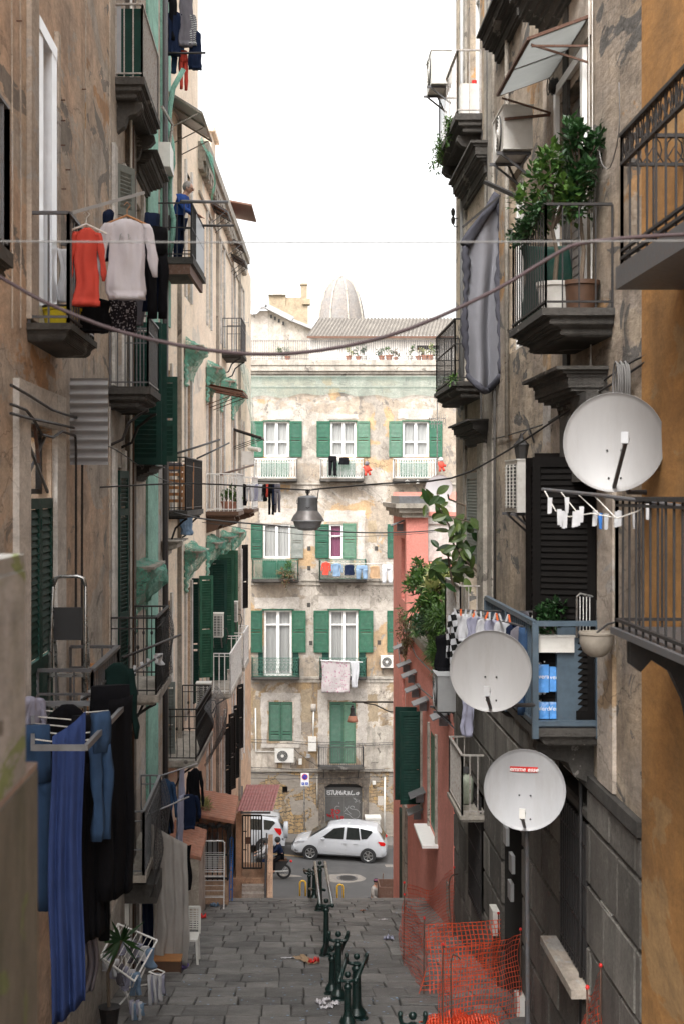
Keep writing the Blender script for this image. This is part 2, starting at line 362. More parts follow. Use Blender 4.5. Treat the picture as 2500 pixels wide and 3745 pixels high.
M['alu'] = simple('bright_aluminium', (0.80, 0.82, 0.86), 0.35, 0.25, scale=6, var=0.08)
M['rust'] = simple('rusty_iron', (0.12, 0.06, 0.04), 0.8, 0.2, dirt=(0.25, 0.22, 0.2), dirt_amt=0.4, scale=30)
M['shut_green'] = simple('green_shutter_paint', (0.024, 0.098, 0.06), 0.6, spec=0.25, dirt=(0.10, 0.17, 0.12), dirt_amt=0.35, scale=7)
M['shut_green_pale'] = simple('faded_green_shutter_paint', (0.055, 0.14, 0.09), 0.6, dirt=(0.16, 0.2, 0.15), dirt_amt=0.4, scale=7)
M['shut_dark'] = simple('dark_green_shutter_paint', (0.012, 0.045, 0.035), 0.7, spec=0.15, dirt=(0.05, 0.07, 0.06), dirt_amt=0.4, scale=7)
M['shut_black'] = simple('brown_black_shutter_paint', (0.009, 0.0075, 0.007), 0.85, spec=0.08, dirt=(0.016, 0.014, 0.012), dirt_amt=0.4, scale=9)
M['shut_grey'] = simple('grey_green_louvre', (0.16, 0.18, 0.165), 0.6, dirt=(0.25, 0.25, 0.23), dirt_amt=0.5, scale=9)
M['wood'] = simple('orange_brown_wood', (0.36, 0.16, 0.055), 0.5, scale=12, vscale=(1, 1, 0.2))
M['wood_dark'] = simple('dark_brown_wood', (0.09, 0.045, 0.025), 0.6, scale=12)
M['win_white'] = simple('white_window_paint', (0.78, 0.77, 0.75), 0.4, var=0.06)
M['curtain'] = simple('white_net_curtain', (0.62, 0.62, 0.60), 0.9, var=0.2, scale=9, vscale=(3, 3, 0.05), sub=0)
M['curtain_pink'] = simple('pink_curtain', (0.38, 0.12, 0.22), 0.9, var=0.3, scale=9, vscale=(3, 3, 0.05))
M['unlit_dark'] = simple('unlit_interior_dark', (0.05, 0.045, 0.04), 0.9)  # dark colour stands in for unlit depth inside windows and holes
def glass_mat():
    m, nt, b = newmat('window_glass'); b.inputs['Roughness'].default_value = 0.05; b.inputs['Base Color'].default_value = (0.03, 0.035, 0.04, 1)
    b.inputs['Alpha'].default_value = 0.35; return m
M['glass'] = glass_mat()
M['glass_dark'] = simple('dark_car_glass', (0.012, 0.016, 0.016), 0.06, var=0.1, spec=0.8)
M['plastic_white'] = simple('aged_white_plastic', (0.62, 0.60, 0.56), 0.5, var=0.08, dirt=(0.32, 0.28, 0.23), dirt_amt=0.4, scale=6)
M['plastic_grey'] = simple('grey_plastic', (0.30, 0.30, 0.30), 0.5, var=0.1)
M['dark_vent'] = simple('black_plastic_and_hollows', (0.02, 0.02, 0.02), 0.6)  # black plastic; also painted darkness where openings would be shaded
M['dish'] = simple('grey_enamelled_dish', (0.28, 0.272, 0.268), 0.4, var=0.07, scale=4, dirt=(0.20, 0.185, 0.165), dirt_amt=0.45, vscale=(2, 1, .35))
M['dish_white'] = simple('white_enamelled_dish', (0.38, 0.38, 0.39), 0.4, var=0.07, scale=4, dirt=(0.26, 0.24, 0.21), dirt_amt=0.4, vscale=(2, 1, .35))
M['cable'] = simple('black_cable', (0.03, 0.028, 0.028), 0.6)
M['cable_red'] = simple('dark_red_grey_cable', (0.035, 0.02, 0.022), 0.8)
M['cable_grey'] = simple('grey_cable', (0.13, 0.125, 0.12), 0.8)
M['rope'] = simple('white_rope', (0.62, 0.60, 0.56), 0.9)
M['green_net'] = net_mat('green_debris_net', (0.10, 0.33, 0.24), 60, 0.92)
M['green_net_pale'] = net_mat('pale_green_debris_net', (0.34, 0.44, 0.375), 45, 0.2)
M['grey_net'] = net_mat('dark_shade_net', (0.035, 0.036, 0.038), 70, 0.9)
M['panel_grey'] = simple('translucent_corrugated_panel', (0.30, 0.30, 0.31), 0.4, var=0.12, dirt=(0.3, 0.27, 0.23), dirt_amt=0.4, scale=5)
M['orange_net'] = simple('orange_safety_mesh', (0.80, 0.10, 0.035), 0.55, var=0.2, trans=0)
M['terracotta'] = simple('terracotta', (0.34, 0.15, 0.095), 0.8, var=0.3, dirt=(0.3, 0.26, 0.2), dirt_amt=0.35, scale=8)
M['tile_pink'] = simple('purple_red_sheet_tiles', (0.26, 0.10, 0.095), 0.7, var=0.25, dirt=(0.4, 0.34, 0.32), dirt_amt=0.3, scale=10)
M['fibro'] = simple('weathered_corrugated_sheet', (0.14, 0.123, 0.106), 0.9, var=0.25, dirt=(0.26, 0.235, 0.2), dirt_amt=0.5, scale=2)
M['leaf'] = leaf_mat('green_leaves', (0.018, 0.06, 0.012), (0.09, 0.17, 0.03))
M['leaf_dark'] = leaf_mat('dark_green_leaves', (0.01, 0.035, 0.012), (0.03, 0.085, 0.022))
M['leaf_big'] = leaf_mat('rubber_plant_leaves', (0.02, 0.06, 0.018), (0.11, 0.15, 0.035), 0.35)
M['leaf_var'] = leaf_mat('variegated_leaves', (0.12, 0.2, 0.05), (0.5, 0.46, 0.2), 0.4)
M['leaf_silver'] = leaf_mat('silvery_leaves', (0.10, 0.14, 0.10), (0.26, 0.30, 0.24))
M['leaf_dry'] = leaf_mat('dry_reddish_leaves', (0.14, 0.05, 0.03), (0.12, 0.13, 0.04))
M['bark'] = simple('grey_brown_bark', (0.12, 0.09, 0.065), 0.9, scale=20)
M['skin'] = simple('skin', (0.45, 0.25, 0.17), 0.5, var=0.08, sub=0.1)
M['hair_grey'] = simple('grey_hair', (0.28, 0.25, 0.23), 0.8)
def col_mat(name, c, rough=0.6, **k): return simple(name, c, rough, **k)
M['yellow_tub'] = col_mat('yellow_plastic', (0.60, 0.46, 0.015), 0.45)
M['blue_plastic'] = col_mat('blue_plastic', (0.03, 0.16, 0.5), 0.4)
M['red'] = col_mat('red_plastic', (0.6, 0.02, 0.015), 0.45)
M['black'] = col_mat('black_rubber', (0.015, 0.015, 0.016), 0.7)
M['yellow_paint'] = simple('chipped_yellow_paint', (0.62, 0.36, 0.02), 0.5, dirt=(0.16, 0.07, 0.03), dirt_amt=0.9, scale=25)
M['blue_grey_paint'] = simple('blue_grey_paint', (0.065, 0.095, 0.125), 0.45, dirt=(0.12, 0.12, 0.12), dirt_amt=0.3)
M['car_white'] = simple('white_car_paint', (0.40, 0.41, 0.43), 0.22, var=0.03, dirt=(0.55, 0.53, 0.5), dirt_amt=0.2, scale=3)
M['tail_red'] = simple('red_lamp_lens', (0.55, 0.01, 0.01), 0.15)
M['lamp_clear'] = simple('clear_lamp_lens', (0.55, 0.56, 0.58), 0.12, metal=0.4)
M['bluegrey_metal'] = simple('lead_grey_metal', (0.22, 0.225, 0.235), 0.45, 0.5, scale=8)
# ================================================================ ground
def gz(Y):
    if Y < 31: return -(6.6+0.173*(Y-17.7))
    if Y < 50: return -(8.9+0.4*(Y-31))
    return -16.5
def gpt(px, py):
    """point of the paved slope seen at a photo pixel"""
    k = (py-VY)/F; Y = 3.54/(k-0.173); return V((px-VX)/F*Y, Y, gz(Y))
M['paver'] = None
def paver_mat():
    m, nt, b = newmat('basalt_pavers'); g = N(nt, 'ShaderNodeNewGeometry')
    p = pos_map(nt)
    col = ramp(nt, g.outputs['Random Per Island'], [(0.0, (0.078, 0.074, 0.07)), (0.45, (0.128, 0.122, 0.115)), (1.0, (0.21, 0.198, 0.184))])
    col = mix(nt, ramp(nt, noise(nt, p, 1.1, 8, 0.7), [(0.42, 0.0), (0.65, 0.7)]), col, (0.085, 0.082, 0.08))
    col = mix(nt, ramp(nt, noise(nt, p, 5, 10, 0.8), [(0.52, 0.0), (0.68, 0.6)]), col, (0.19, 0.175, 0.155))
    col = mix(nt, 0.9, col, ramp(nt, noise(nt, p, 40, 6, 0.8), [(0.3, 0.55), (0.7, 1.35)]), 'MULTIPLY')
    L(nt, col, b.inputs['Base Color']); L(nt, ramp(nt, noise(nt, p, 2, 6), [(0.35, 0.45), (0.7, 0.85)]), b.inputs['Roughness'])
    bump(nt, b, noise(nt, p, 11, 9, 0.75), 0.9, 0.03); return m
M['paver'] = paver_mat()
M['joint2'] = simple('dark_joint_dirt', (0.028, 0.026, 0.023), 0.95, scale=12, dirt=(0.05, 0.06, 0.03), dirt_amt=0.5)
mb = MB(); y = 10.0; sl_ = 0.173
while y < 31.0:
    d = rnd.uniform(0.4, 0.8); d = min(d, 31.0-y); x = -2.7+rnd.uniform(-0.4, 0)
    if d < 0.1: break
    while x < 3.3:
        w = rnd.uniform(0.26, 0.62); g = 0.007
        y0, y1 = y+g, y+d-g; x0, x1 = x+g, x+w-g
        if mnoise.noise(V(x*0.5, y*0.4, 3)) > 0.1: pass
        zz = [gz(yy)+rnd.uniform(-0.008, 0.008) for yy in (y0, y0, y1, y1)]
        j_ = lambda: rnd.uniform(-.016, .016); e_ = [(x0+j_(), y0+j_()), (x1+j_(), y0+j_()), (x1+j_(), y1+j_()), (x0+j_(), y1+j_())]; c = [V(*e_[q], zz[q]) for q in range(4)]
        b_ = 0.012
        ci = [V(e_[q][0]+b_*(1, -1, -1, 1)[q], e_[q][1]+b_*(1, 1, -1, -1)[q], zz[q]+.011) for q in range(4)]
        i = len(mb.v); mb.v += [p-V(0, 0, 0.05) for p in c]+c+ci
        for k in range(4):
            k2 = (k+1) % 4; mb.f.append((i+k, i+k2, i+4+k2, i+4+k)); mb.f.append((i+4+k, i+4+k2, i+8+k2, i+8+k))
        mb.f.append((i+8, i+9, i+10, i+11)); x += w
    y += d
mb.build('paving', M['paver'], kind='structure')
mb = MB(); mb.quad((-8, 8, gz(8)-0.02), (8, 8, gz(8)-0.02), (8, 31, gz(31)-0.02), (-8, 31, gz(31)-0.02)); mb.build('paving_bed', M['joint2'], kind='structure')
mb = MB(); n = 45
M['step_stone'] = simple('worn_grey_step_stone', (0.15, 0.14, 0.13), 0.75, var=0.3, scale=3, dirt=(0.26, 0.24, 0.21), dirt_amt=0.7, bmp=0.5)
x = -2.6
while x < 3.3:
    w = rnd.uniform(0.8, 1.5); mb.box((x+0.005, 31.0, gz(31)-0.3), (min(x+w-0.005, 3.4), 31.2, gz(31)+0.004+rnd.uniform(-0.004, 0.004))); x += w
for i in range(n):
    y0 = 31.2+i*0.4222; z = gz(31)-0.17*(i+1); mb.box((-3.2, y0, z-0.4), (6, y0+0.46, z))
mb.build('stairs', M['step_stone'], kind='structure')
def rz_(x): return -16.5-0.03*(x-2)
M['asphalt'] = simple('worn_asphalt', (0.062, 0.060, 0.060), 0.85, var=0.25, scale=1.2, dirt=(0.10, 0.095, 0.09), dirt_amt=0.6, bmp=0.5)
mb = MB(); mb.quad((-40, 49.5, rz_(-40)), (45, 49.5, rz_(45)), (45, 66.3, rz_(45)), (-40, 66.3, rz_(-40))); mb.build('road', M['asphalt'], kind='structure')
M['pave'] = simple('grey_paving', (0.13, 0.12, 0.11), 0.85, scale=4, bmp=0.4)
mb = MB()
for (a, b, y0, y1) in ((-40, 45, 66.3, 66.48), (-40, 45, 66.48, 68.1)):
    i = len(mb.v); h = 0.13 if y0 < 66.4 else 0.126
    mb.v += [V(a, y0, rz_(a)-0.2), V(b, y0, rz_(b)-0.2), V(b, y1, rz_(b)-0.2), V(a, y1, rz_(a)-0.2), V(a, y0, rz_(a)+h), V(b, y0, rz_(b)+h), V(b, y1, rz_(b)+h), V(a, y1, rz_(a)+h)]
    mb.f += [(i+4, i+5, i+6, i+7), (i, i+1, i+5, i+4), (i+1, i+2, i+6, i+5), (i+3, i, i+4, i+7)]
mb.build('pavement', M['pave'], kind='structure')
M['old_patch'] = simple('pale_concrete_patch', (0.20, 0.18, 0.16), 0.9, scale=6, var=0.3)
mb = MB()
def roadpt(px, py, dz=0.005):
    k = (py-VY)/F; t = 60.0
    for _ in range(6): t = -rz_((px-VX)/F*t)/k
    x = (px-VX)/F*t; return V(x, t, rz_(x)+dz)
pts = []
for i in range(26):
    th = 2*PI*i/26; r = 1+0.22*mnoise.noise(V(math.cos(th)*2, math.sin(th)*2, 5)); pts.append(roadpt(1262+75*r*math.cos(th), 3213+17*r*math.sin(th)))
mb.f.append(tuple(range(26))); mb.v += pts
k0 = len(mb.v); q = [(1020, 3197), (1060, 3199), (1098, 3204), (1106, 3208), (1070, 3209), (1030, 3206)]; mb.v += [roadpt(*t) for t in q]; mb.f.append(tuple(range(k0, k0+6)))
k0 = len(mb.v); q = [(1405, 3163), (1440, 3163), (1460, 3172), (1410, 3172)]; mb.v += [roadpt(*t) for t in q]; mb.f.append(tuple(range(k0, k0+4)))
mb.build('road_patch', M['old_patch'], kind='structure')
M['line_yellow'] = simple('faded_yellow_paint', (0.30, 0.20, 0.09), 0.8, dirt=(0.08, 0.075, 0.07), dirt_amt=0.9, scale=6)
mb = MB(); mb.quad(roadpt(960, 3117), roadpt(1112, 3133), roadpt(1112, 3137), roadpt(960, 3122)); mb.build('road_marking', M['line_yellow'], kind='structure')
mh = thing('manhole_cover', 'round iron manhole cover set in a pale patch of the road', 'manhole cover', roadpt(1268, 3213))
c = roadpt(1268, 3213, 0.008); mb = MB(); mb.lathe(c, [(0.36, 0), (0.36, 0.006), (0.0, 0.006)], 24, caps=False); mb.build('lid', M['iron_dark'], mh)
mb = MB(); mb.lathe(c, [(0.37, 0.0), (0.37, 0.012), (0.44, 0.012), (0.44, 0.0)], 24, caps=False); mb.build('ring', M['iron_grey'], mh)
M['far_ground'] = simple('far_ground', (0.15, 0.14, 0.12), 0.9, scale=0.1)
mb = MB(); mb.quad((-3000, -300, -19), (3000, -300, -19), (3000, 4000, -19), (-3000, 4000, -19)); mb.build('ground', M['far_ground'], kind='structure')
# ================================================================ building kit
def wall(parent, fr, a0, a1, z0, z1, mat, holes=(), reveal=0.25, name='wall', d=0.0, rmat=None):
    As = sorted({a0, a1, *[h[0] for h in holes], *[h[1] for h in holes]}); Zs = sorted({z0, z1, *[h[2] for h in holes], *[h[3] for h in holes]})
    As = [a for a in As if a0 <= a <= a1]; Zs = [z for z in Zs if z0 <= z <= z1]
    mb = MB()
    for i in range(len(As)-1):
        for j in range(len(Zs)-1):
            ca, cz = (As[i]+As[i+1])/2, (Zs[j]+Zs[j+1])/2
            if any(h[0] < ca < h[1] and h[2] < cz < h[3] for h in holes): continue
            mb.quad(fr.P(As[i], Zs[j], d), fr.P(As[i+1], Zs[j], d), fr.P(As[i+1], Zs[j+1], d), fr.P(As[i], Zs[j+1], d))
    for h in holes:
        h0, h1, g0, g1 = max(h[0], a0), min(h[1], a1), max(h[2], z0), min(h[3], z1)
        for (A, Z), (B, W) in (((h0, g0), (h1, g0)), ((h1, g0), (h1, g1)), ((h1, g1), (h0, g1)), ((h0, g1), (h0, g0))):
            mb.quad(fr.P(A, Z, d), fr.P(B, W, d), fr.P(B, W, d-reveal), fr.P(A, Z, d-reveal))
    return mb.build(name, mat, parent)
def window(parent, fr, a0, a1, z0, z1, dep=0.18, mull=1, rail=None, curtain=None, fw=0.07, fmat=None, name='window', glass=True, curt_gap=False):
    fmat = fmat or M['win_white']; mb = MB(); e = 0.003
    A0, A1, Z0, Z1 = a0+e, a1-e, z0+e, z1-e
    for (p, q, r, s) in ((A0, A0+fw, Z0, Z1), (A1-fw, A1, Z0, Z1), (A0+fw, A1-fw, Z0, Z0+fw), (A0+fw, A1-fw, Z1-fw, Z1)): mb.fbox(fr, p, q, r, s, -dep, -dep+0.06)
    for k in range(mull):
        c = A0+(A1-A0)*(k+1)/(mull+1); mb.fbox(fr, c-fw*0.8, c+fw*0.8, Z0+fw, Z1-fw, -dep, -dep+0.065)
    for rl in ([rail] if isinstance(rail, (int, float)) else (rail or [])):
        zz = Z0+(Z1-Z0)*rl; mb.fbox(fr, A0+fw, A1-fw, zz-0.035, zz+0.035, -dep, -dep+0.062)
    w = mb.build(name, fmat, parent)
    if glass:
        g = MB(); g.quad(fr.P(A0, Z0, -dep+0.02), fr.P(A1, Z0, -dep+0.02), fr.P(A1, Z1, -dep+0.02), fr.P(A0, Z1, -dep+0.02)); g.build('pane', M['glass'], w)
    if curtain:
        g = MB(); fq = rnd.uniform(16, 24)/(A1-A0); ph = rnd.random()*9
        def cf(u, v):
            if curt_gap: s = (u-0.5); u2 = 0.5+s*(1-0.25*(1-v)*0.0)
            a = A0+(A1-A0)*u; return fr.P(a, Z0+(Z1-Z0)*v, -dep-0.06+0.018*math.sin(a*fq*2+ph+math.sin(v*3)*0.8)*(1.2-v*0.6))
        g.grid(cf, 60, 8); g.build('curtain', curtain, w, smooth=True)
    g = MB(); g.quad(fr.P(a0-0.2, z0-0.1, -dep-0.5), fr.P(a1+0.2, z0-0.1, -dep-0.5), fr.P(a1+0.2, z1+0.1, -dep-0.5), fr.P(a0-0.2, z1+0.1, -dep-0.5)); g.build('dark_interior_backing', M['unlit_dark'], w)  # flat dark sheet in place of an unlit interior
    return w
def shutter(parent, P0, direc, w, z0, z1, mat, th=0.04, mids=(0.45,), pitch=0.055, tilt=1.0, name='shutter', nrm=None, label=None):
    """louvred leaf hinged at P0 (x, y), running along direc for w"""
    u = Vector(direc); u.z = 0; u.normalize(); n = V(-u.y, u.x, 0) if nrm is None else Vector(nrm); P0 = V(P0[0], P0[1], 0); st = min(0.08, w*0.18); mb = MB()
    def bx(a0, a1, q0, q1, t): mb.obox(P0+u*((a0+a1)/2)+V(0, 0, (q0+q1)/2), u*((a1-a0)/2), n*(t/2), V(0, 0, (q1-q0)/2))
    bx(0, st, z0, z1, th); bx(w-st, w, z0, z1, th)
    rails = [z0+0.05, z1-0.05]+[z0+(z1-z0)*m for m in mids]
    for r in rails: bx(st, w-st, r-0.05, r+0.05, th)
    z = z0+0.13
    while z < z1-0.11:
        if all(abs(z-r) > 0.07 for r in rails[2:]):
            mb.obox(P0+u*(w/2)+V(0, 0, z), u*(w/2-st), n*(th*0.32)+V(0, 0, -pitch*0.54*tilt), V(0, 0, 0.004)+n*0.002)
        z += pitch
    for zz in (z0+0.25, z1-0.25): bx(-0.012, 0.02, zz-0.05, zz+0.05, th+0.02)
    return mb.build(name, mat, parent, label=label)
def shutter_flat(parent, fr, a0, a1, z0, z1, mat, d=0.05, mids=(0.45,), **k):
    p = fr.P(a0, 0, d); return shutter(parent, p, fr.u, a1-a0, z0, z1, mat, mids=mids, nrm=fr.n, **k)
def railing(mb, path, z0, z1, r=0.009, sp=0.12, mid=None, top=0.018, style='plain', close_posts=True):
    """path: list of (x, y) corners"""
    pts = [V(p[0], p[1], 0) for p in path]
    for A, B in zip(pts, pts[1:]):
        mb.bar(A+V(0, 0, z1), B+V(0, 0, z1), top*2.2, top*1.3); mb.bar(A+V(0, 0, z0+0.06), B+V(0, 0, z0+0.06), top*1.6, top)
        for m in (mid or []): zz = z0+(z1-z0)*m; mb.bar(A+V(0, 0, zz), B+V(0, 0, zz), top*1.3, top*0.9)
        Ln = (B-A).length; n = max(1, round(Ln/sp)); u = (B-A)/Ln
        if style in ('plain', 'knot', 'belly', 'ringtop'):
            for i in range(n+1):
                p = A+u*(Ln*i/n); big = i in (0, n)
                lo, hi = z0+0.0, z1
                if style == 'belly' and not big:
                    nn = u.cross(V(0, 0, 1)); s_ = 1 if nn.dot(belly_out) > 0 else -1
                    q = [p+V(0, 0, z1), p+V(0, 0, z0+0.45*(z1-z0)), p+nn*s_*0.07+V(0, 0, z0+0.22*(z1-z0)), p+nn*s_*0.05+V(0, 0, z0+0.1), p+V(0, 0, z0+0.06)]
                    mb.tube(q, r, 4, caps=False)
                else: mb.bar(p+V(0, 0, lo), p+V(0, 0, hi), r*(3.2 if big else 2), r*(3.2 if big else 2), up=u)
                if style in ('knot', 'belly') and not big: mb.ball(p+V(0, 0, z0+0.62*(z1-z0)), r*3, 6, 4, (1, 1, 1.6))
            if style == 'ringtop':
                nr = max(1, round(Ln/0.16))
                for i in range(nr):
                    c = A+u*(Ln*(i+0.5)/nr)+V(0, 0, z1-0.11)
                    mb.tube([c+u*(0.062*math.cos(t*PI/5))+V(0, 0, 0.10*math.sin(t*PI/5)) for t in range(10)], r*0.8, 4, closed=True)
                    mb.tube([c+u*(-0.08)+V(0, 0, -0.1), c+u*(-0.03)+V(0, 0, -0.02), c+V(0, 0, 0.03), c+u*0.03+V(0, 0, -0.02), c+u*0.08+V(0, 0, -0.1)], r*0.8, 4, caps=False)
                mb.bar(A+V(0, 0, z1-0.22), B+V(0, 0, z1-0.22), top*1.6, top)
        elif style == 'lattice':      # interlaced hairpin loops
            n = max(2, round(Ln/0.115)); H = z1-z0-0.1
            for p in (A, B): mb.bar(p+V(0, 0, z0), p+V(0, 0, z1), 0.03, 0.03, up=u)
            for i in range(n+1):
                c = A+u*(Ln*i/n); w_ = 0.085; lo = z0+0.09; pts2 = []
                for t in range(7): th = PI*t/6; pts2.append(c+u*(w_*math.cos(th))+V(0, 0, z1-0.16+0.13*math.sin(th)))
                for t in range(7): th = PI+PI*t/6; pts2.append(c+u*(w_*math.cos(th))+V(0, 0, lo+0.12+0.12*math.sin(th)))
                if i in (0, n): continue
                mb.tube(pts2, 0.009, 4, closed=True)
            mb.bar(A+V(0, 0, z1-0.17), B+V(0, 0, z1-0.17), 0.02, 0.016)
        elif style == 'scroll':
            n = max(2, round(Ln/0.2)); H = z1-z0
            for p in (A, B): mb.bar(p+V(0, 0, z0), p+V(0, 0, z1), 0.035, 0.035, up=u)
            for zz in (0.2, 0.8): mb.bar(A+V(0, 0, z0+H*zz), B+V(0, 0, z0+H*zz), 0.02, 0.014)
            for i in range(n):
                c = A+u*(Ln*(i+0.5)/n); mb.bar(A+u*(Ln*i/n)+V(0, 0, z0), A+u*(Ln*i/n)+V(0, 0, z1), 0.014, 0.014, up=u)
                for s_, cz in ((1, 0.62), (-1, 0.4)):
                    mb.tube([c+u*(s_*(0.075-0.05*t/11)*math.cos(t*0.75))+V(0, 0, z0+H*cz+(0.12-0.08*t/11)*math.sin(t*0.75)) for t in range(12)], 0.01, 4, caps=False)
                for cz in (0.1, 0.9): mb.tube([c+u*(0.07*math.cos(t*PI/4))+V(0, 0, z0+H*cz+0.065*math.sin(t*PI/4)) for t in range(8)], 0.008, 4, closed=True)
    return mb
belly_out = V(1, 0, 0)
def balcony(parent, fr, a0, a1, z, d, rail=1.0, rmat=None, smat=None, style='plain', sp=0.12, mould=2, brackets=None, st=0.1, mid=(0.8,), nbr=2, name='balcony', r=0.009, inset=0.04, top=0.018):
    global belly_out
    belly_out = fr.n
    rmat = rmat or M['iron_dark']; smat = smat or M['trim_stone']; mb = MB(); g = 0.002
    mb.fbox(fr, a0, a1, z-st, z, g, d)
    zz = z-st
    Hm = 0.62*sum(0.07+0.03*k for k in range(mould)); n = 5*mould
    for k in range(n):   # ogee profile in thin courses
        t = (k+.5)/n; q = (0.03+0.34*mould/3*(t+0.13*math.sin(t*PI*2*max(1, mould-1))))*d; mb.fbox(fr, a0+q*0.6, a1-q*0.6, zz-Hm/n+0.0006, zz-0.0004, g, d-q); zz -= Hm/n
    b = mb.build(name, smat, parent)
    rb = MB(); path = [fr.P(a0+inset, 0, 0.02), fr.P(a0+inset, 0, d-inset), fr.P(a1-inset, 0, d-inset), fr.P(a1-inset, 0, 0.02)]
    railing(rb, path, z, z+rail, r=r, sp=sp, mid=mid, style=style, top=top); rb.build('railing', rmat, b)
    for k in range(nbr if brackets else 0):
        a = a0+(a1-a0)*((k+0.5)/nbr if nbr > 2 else (0.12 if k == 0 else 0.88)); bb = MB()
        if brackets == 'stone':
            out = [(0, 0), (d*0.85, 0), (d*0.88, -0.08), (d*0.7, -0.16), (d*0.4, -0.2), (d*0.3, -0.34), (0.02, -0.42), (0, -0.42)]
            bb.prism([fr.P(a-0.09, zz+o[1]-0.001, o[0]+g) for o in out], fr.u*0.18); bb.build('bracket', smat, b)
        else:
            bb.tube([fr.P(a, zz-0.01, d*0.9), fr.P(a, zz-0.06, d*0.75), fr.P(a, zz-0.2, d*0.45), fr.P(a, zz-0.42, d*0.3), fr.P(a, zz-0.5, 0.0)], 0.022, 6)
            bb.bar(fr.P(a, zz-0.012, 0.0), fr.P(a, zz-0.012, d*0.92), 0.03, 0.02); bb.build('bracket', M['iron_dark'], b)
    return b
def cornice(parent, fr, a0, a1, z, d, mat, name='cornice', h=0.3, steps=4):
    """window hood: z = top, stepped moulding"""
    mb = MB(); n = steps*3
    for k in range(n):
        t = k/n; q = d*max(.08, 1-t-0.09*math.sin(t*4*PI)); e = (d-q)*0.6; mb.fbox(fr, a0+e, a1-e, z-h*(k+1)/n+0.0006, z-h*k/n, 0.002, q)
    return mb.build(name, mat, parent)
def strip(parent, fr, a0, a1, z0, z1, mat, name='plaster_band', d0=0.002, d1=0.03): return MB().fbox(fr, a0, a1, z0, z1, d0, d1).build(name, mat, parent)
def irregular(parent, fr, a0, a1, z0, z1, mat, name='plaster_patch', d=0.012, jag=0.1, seed=1):
    pts = []; r = random.Random(seed)
    def edge(A, B, n):
        for i in range(n): t = i/n; pts.append((A[0]+(B[0]-A[0])*t+r.uniform(-jag, jag)*(0.4 if i == 0 else 1), A[1]+(B[1]-A[1])*t+r.uniform(-jag, jag)*(0.4 if i == 0 else 1)))
    edge((a0, z0), (a1, z0), 7); edge((a1, z0), (a1, z1), 8); edge((a1, z1), (a0, z1), 7); edge((a0, z1), (a0, z0), 8)
    mb = MB(); mb.prism([fr.P(a, z, 0.001) for a, z in pts], fr.n*d); return mb.build(name, mat, parent)
LW = Frame((-2.4, 0, 0), (0, 1, 0), (1, 0, 0))
LC = Frame((-2.4, 27.5, 0), (0.95, 29.5, 0), (1, -0.0322, 0))
RW = Frame((3.05, 0, 0), (0, 1, 0), (-1, 0, 0))
PW = Frame((3.0, 0, 0), (0, 1, 0), (-1, 0, 0))
FW = Frame((0, 68, 0), (1, 0, 0), (0, -1, 0))
LAMPPOS = {}
# ================================================================ facade across the street
Bf = thing('apartment_building', 'cream and ochre peeling apartment block closing the end of the street, green shutters', 'building', (2, 68, -17))
fz = lambda y: ZP(y, 68); fx = lambda x: XP(x, 68)
def R4(x0, x1, y0, y1): return (fx(x0), fx(x1), fz(y1), fz(y0))
W1 = [R4(966, 1056, 1541, 1670), R4(1209, 1301, 1541, 1670), R4(1472, 1566, 1541, 1670), (fx(1740), fx(1830), fz(1670), fz(1541)), (fx(690), fx(780), fz(1670), fz(1541))]
W2 = [R4(963, 1062, 1917, 2042), R4(1204, 1252, 1917, 2042), R4(1462, 1560, 1917, 2042)]
W3 = [R4(966, 1067, 2232, 2472), R4(1205, 1308, 2232, 2472), R4(1462, 1560, 2232, 2472)]
hol_t = W1+W2+W3
wall(Bf, FW, -12, 18, fz(2478), fz(1325), M['wall_facade'], hol_t, 0.22)
W4 = [R4(983, 1070, 2567, 2712), R4(1205, 1300, 2567, 2795)]
wall(Bf, FW, -12, 18, fz(2816), fz(2478), M['wall_ochre'], W4, 0.2, name='lower_wall')
door = R4(1188, 1324, 2868, 3090)
wall(Bf, FW, -12, 18, -18, fz(2816), M['tufa'], [door, R4(1033, 1052, 2877, 2902)], 0.3, name='stone_base_wall')
MB().fbox(FW, fx(1030), fx(1055), fz(2904), fz(2875), -0.5, -0.29).build('vent_shade_plug', M['dark_vent'], Bf)  # black plug paints the shade deep in the vent
mb = MB()   # flat roof and sides
mb.box((-12, 68.01, fz(1327)-0.2), (18, 84, fz(1327))); mb.box((-12, 68.01, -18), (-11.9, 84, fz(1330))); mb.box((17.9, 68.01, -18), (18, 84, fz(1330))); mb.build('roof', M['wall_facade'], Bf)
# cornice
mb = MB()
for (y0, y1, d) in ((1318, 1337, 0.35), (1337, 1349, 0.30), (1349, 1358, 0.38), (1358, 1368, 0.28), (1368, 1378, 0.18), (1410, 1416, 0.05)):
    mb.fbox(FW, -12, 18, fz(y1)+0.0005, fz(y0), 0.002, d)
mb.build('cornice', M['trim_light'], Bf)
def ledge(y0, y1, d, x0=-12, x1=18): return MB().fbox(FW, x0, x1, fz(y1), fz(y0), 0.002, d).build('string_course', M['trim_light'], Bf)
ledge(2118, 2125, 0.10); ledge(2125, 2140, 0.05); ledge(2474, 2483, 0.08); ledge(2483, 2496, 0.04); ledge(1766, 1772, 0.05); ledge(2812, 2821, 0.12)
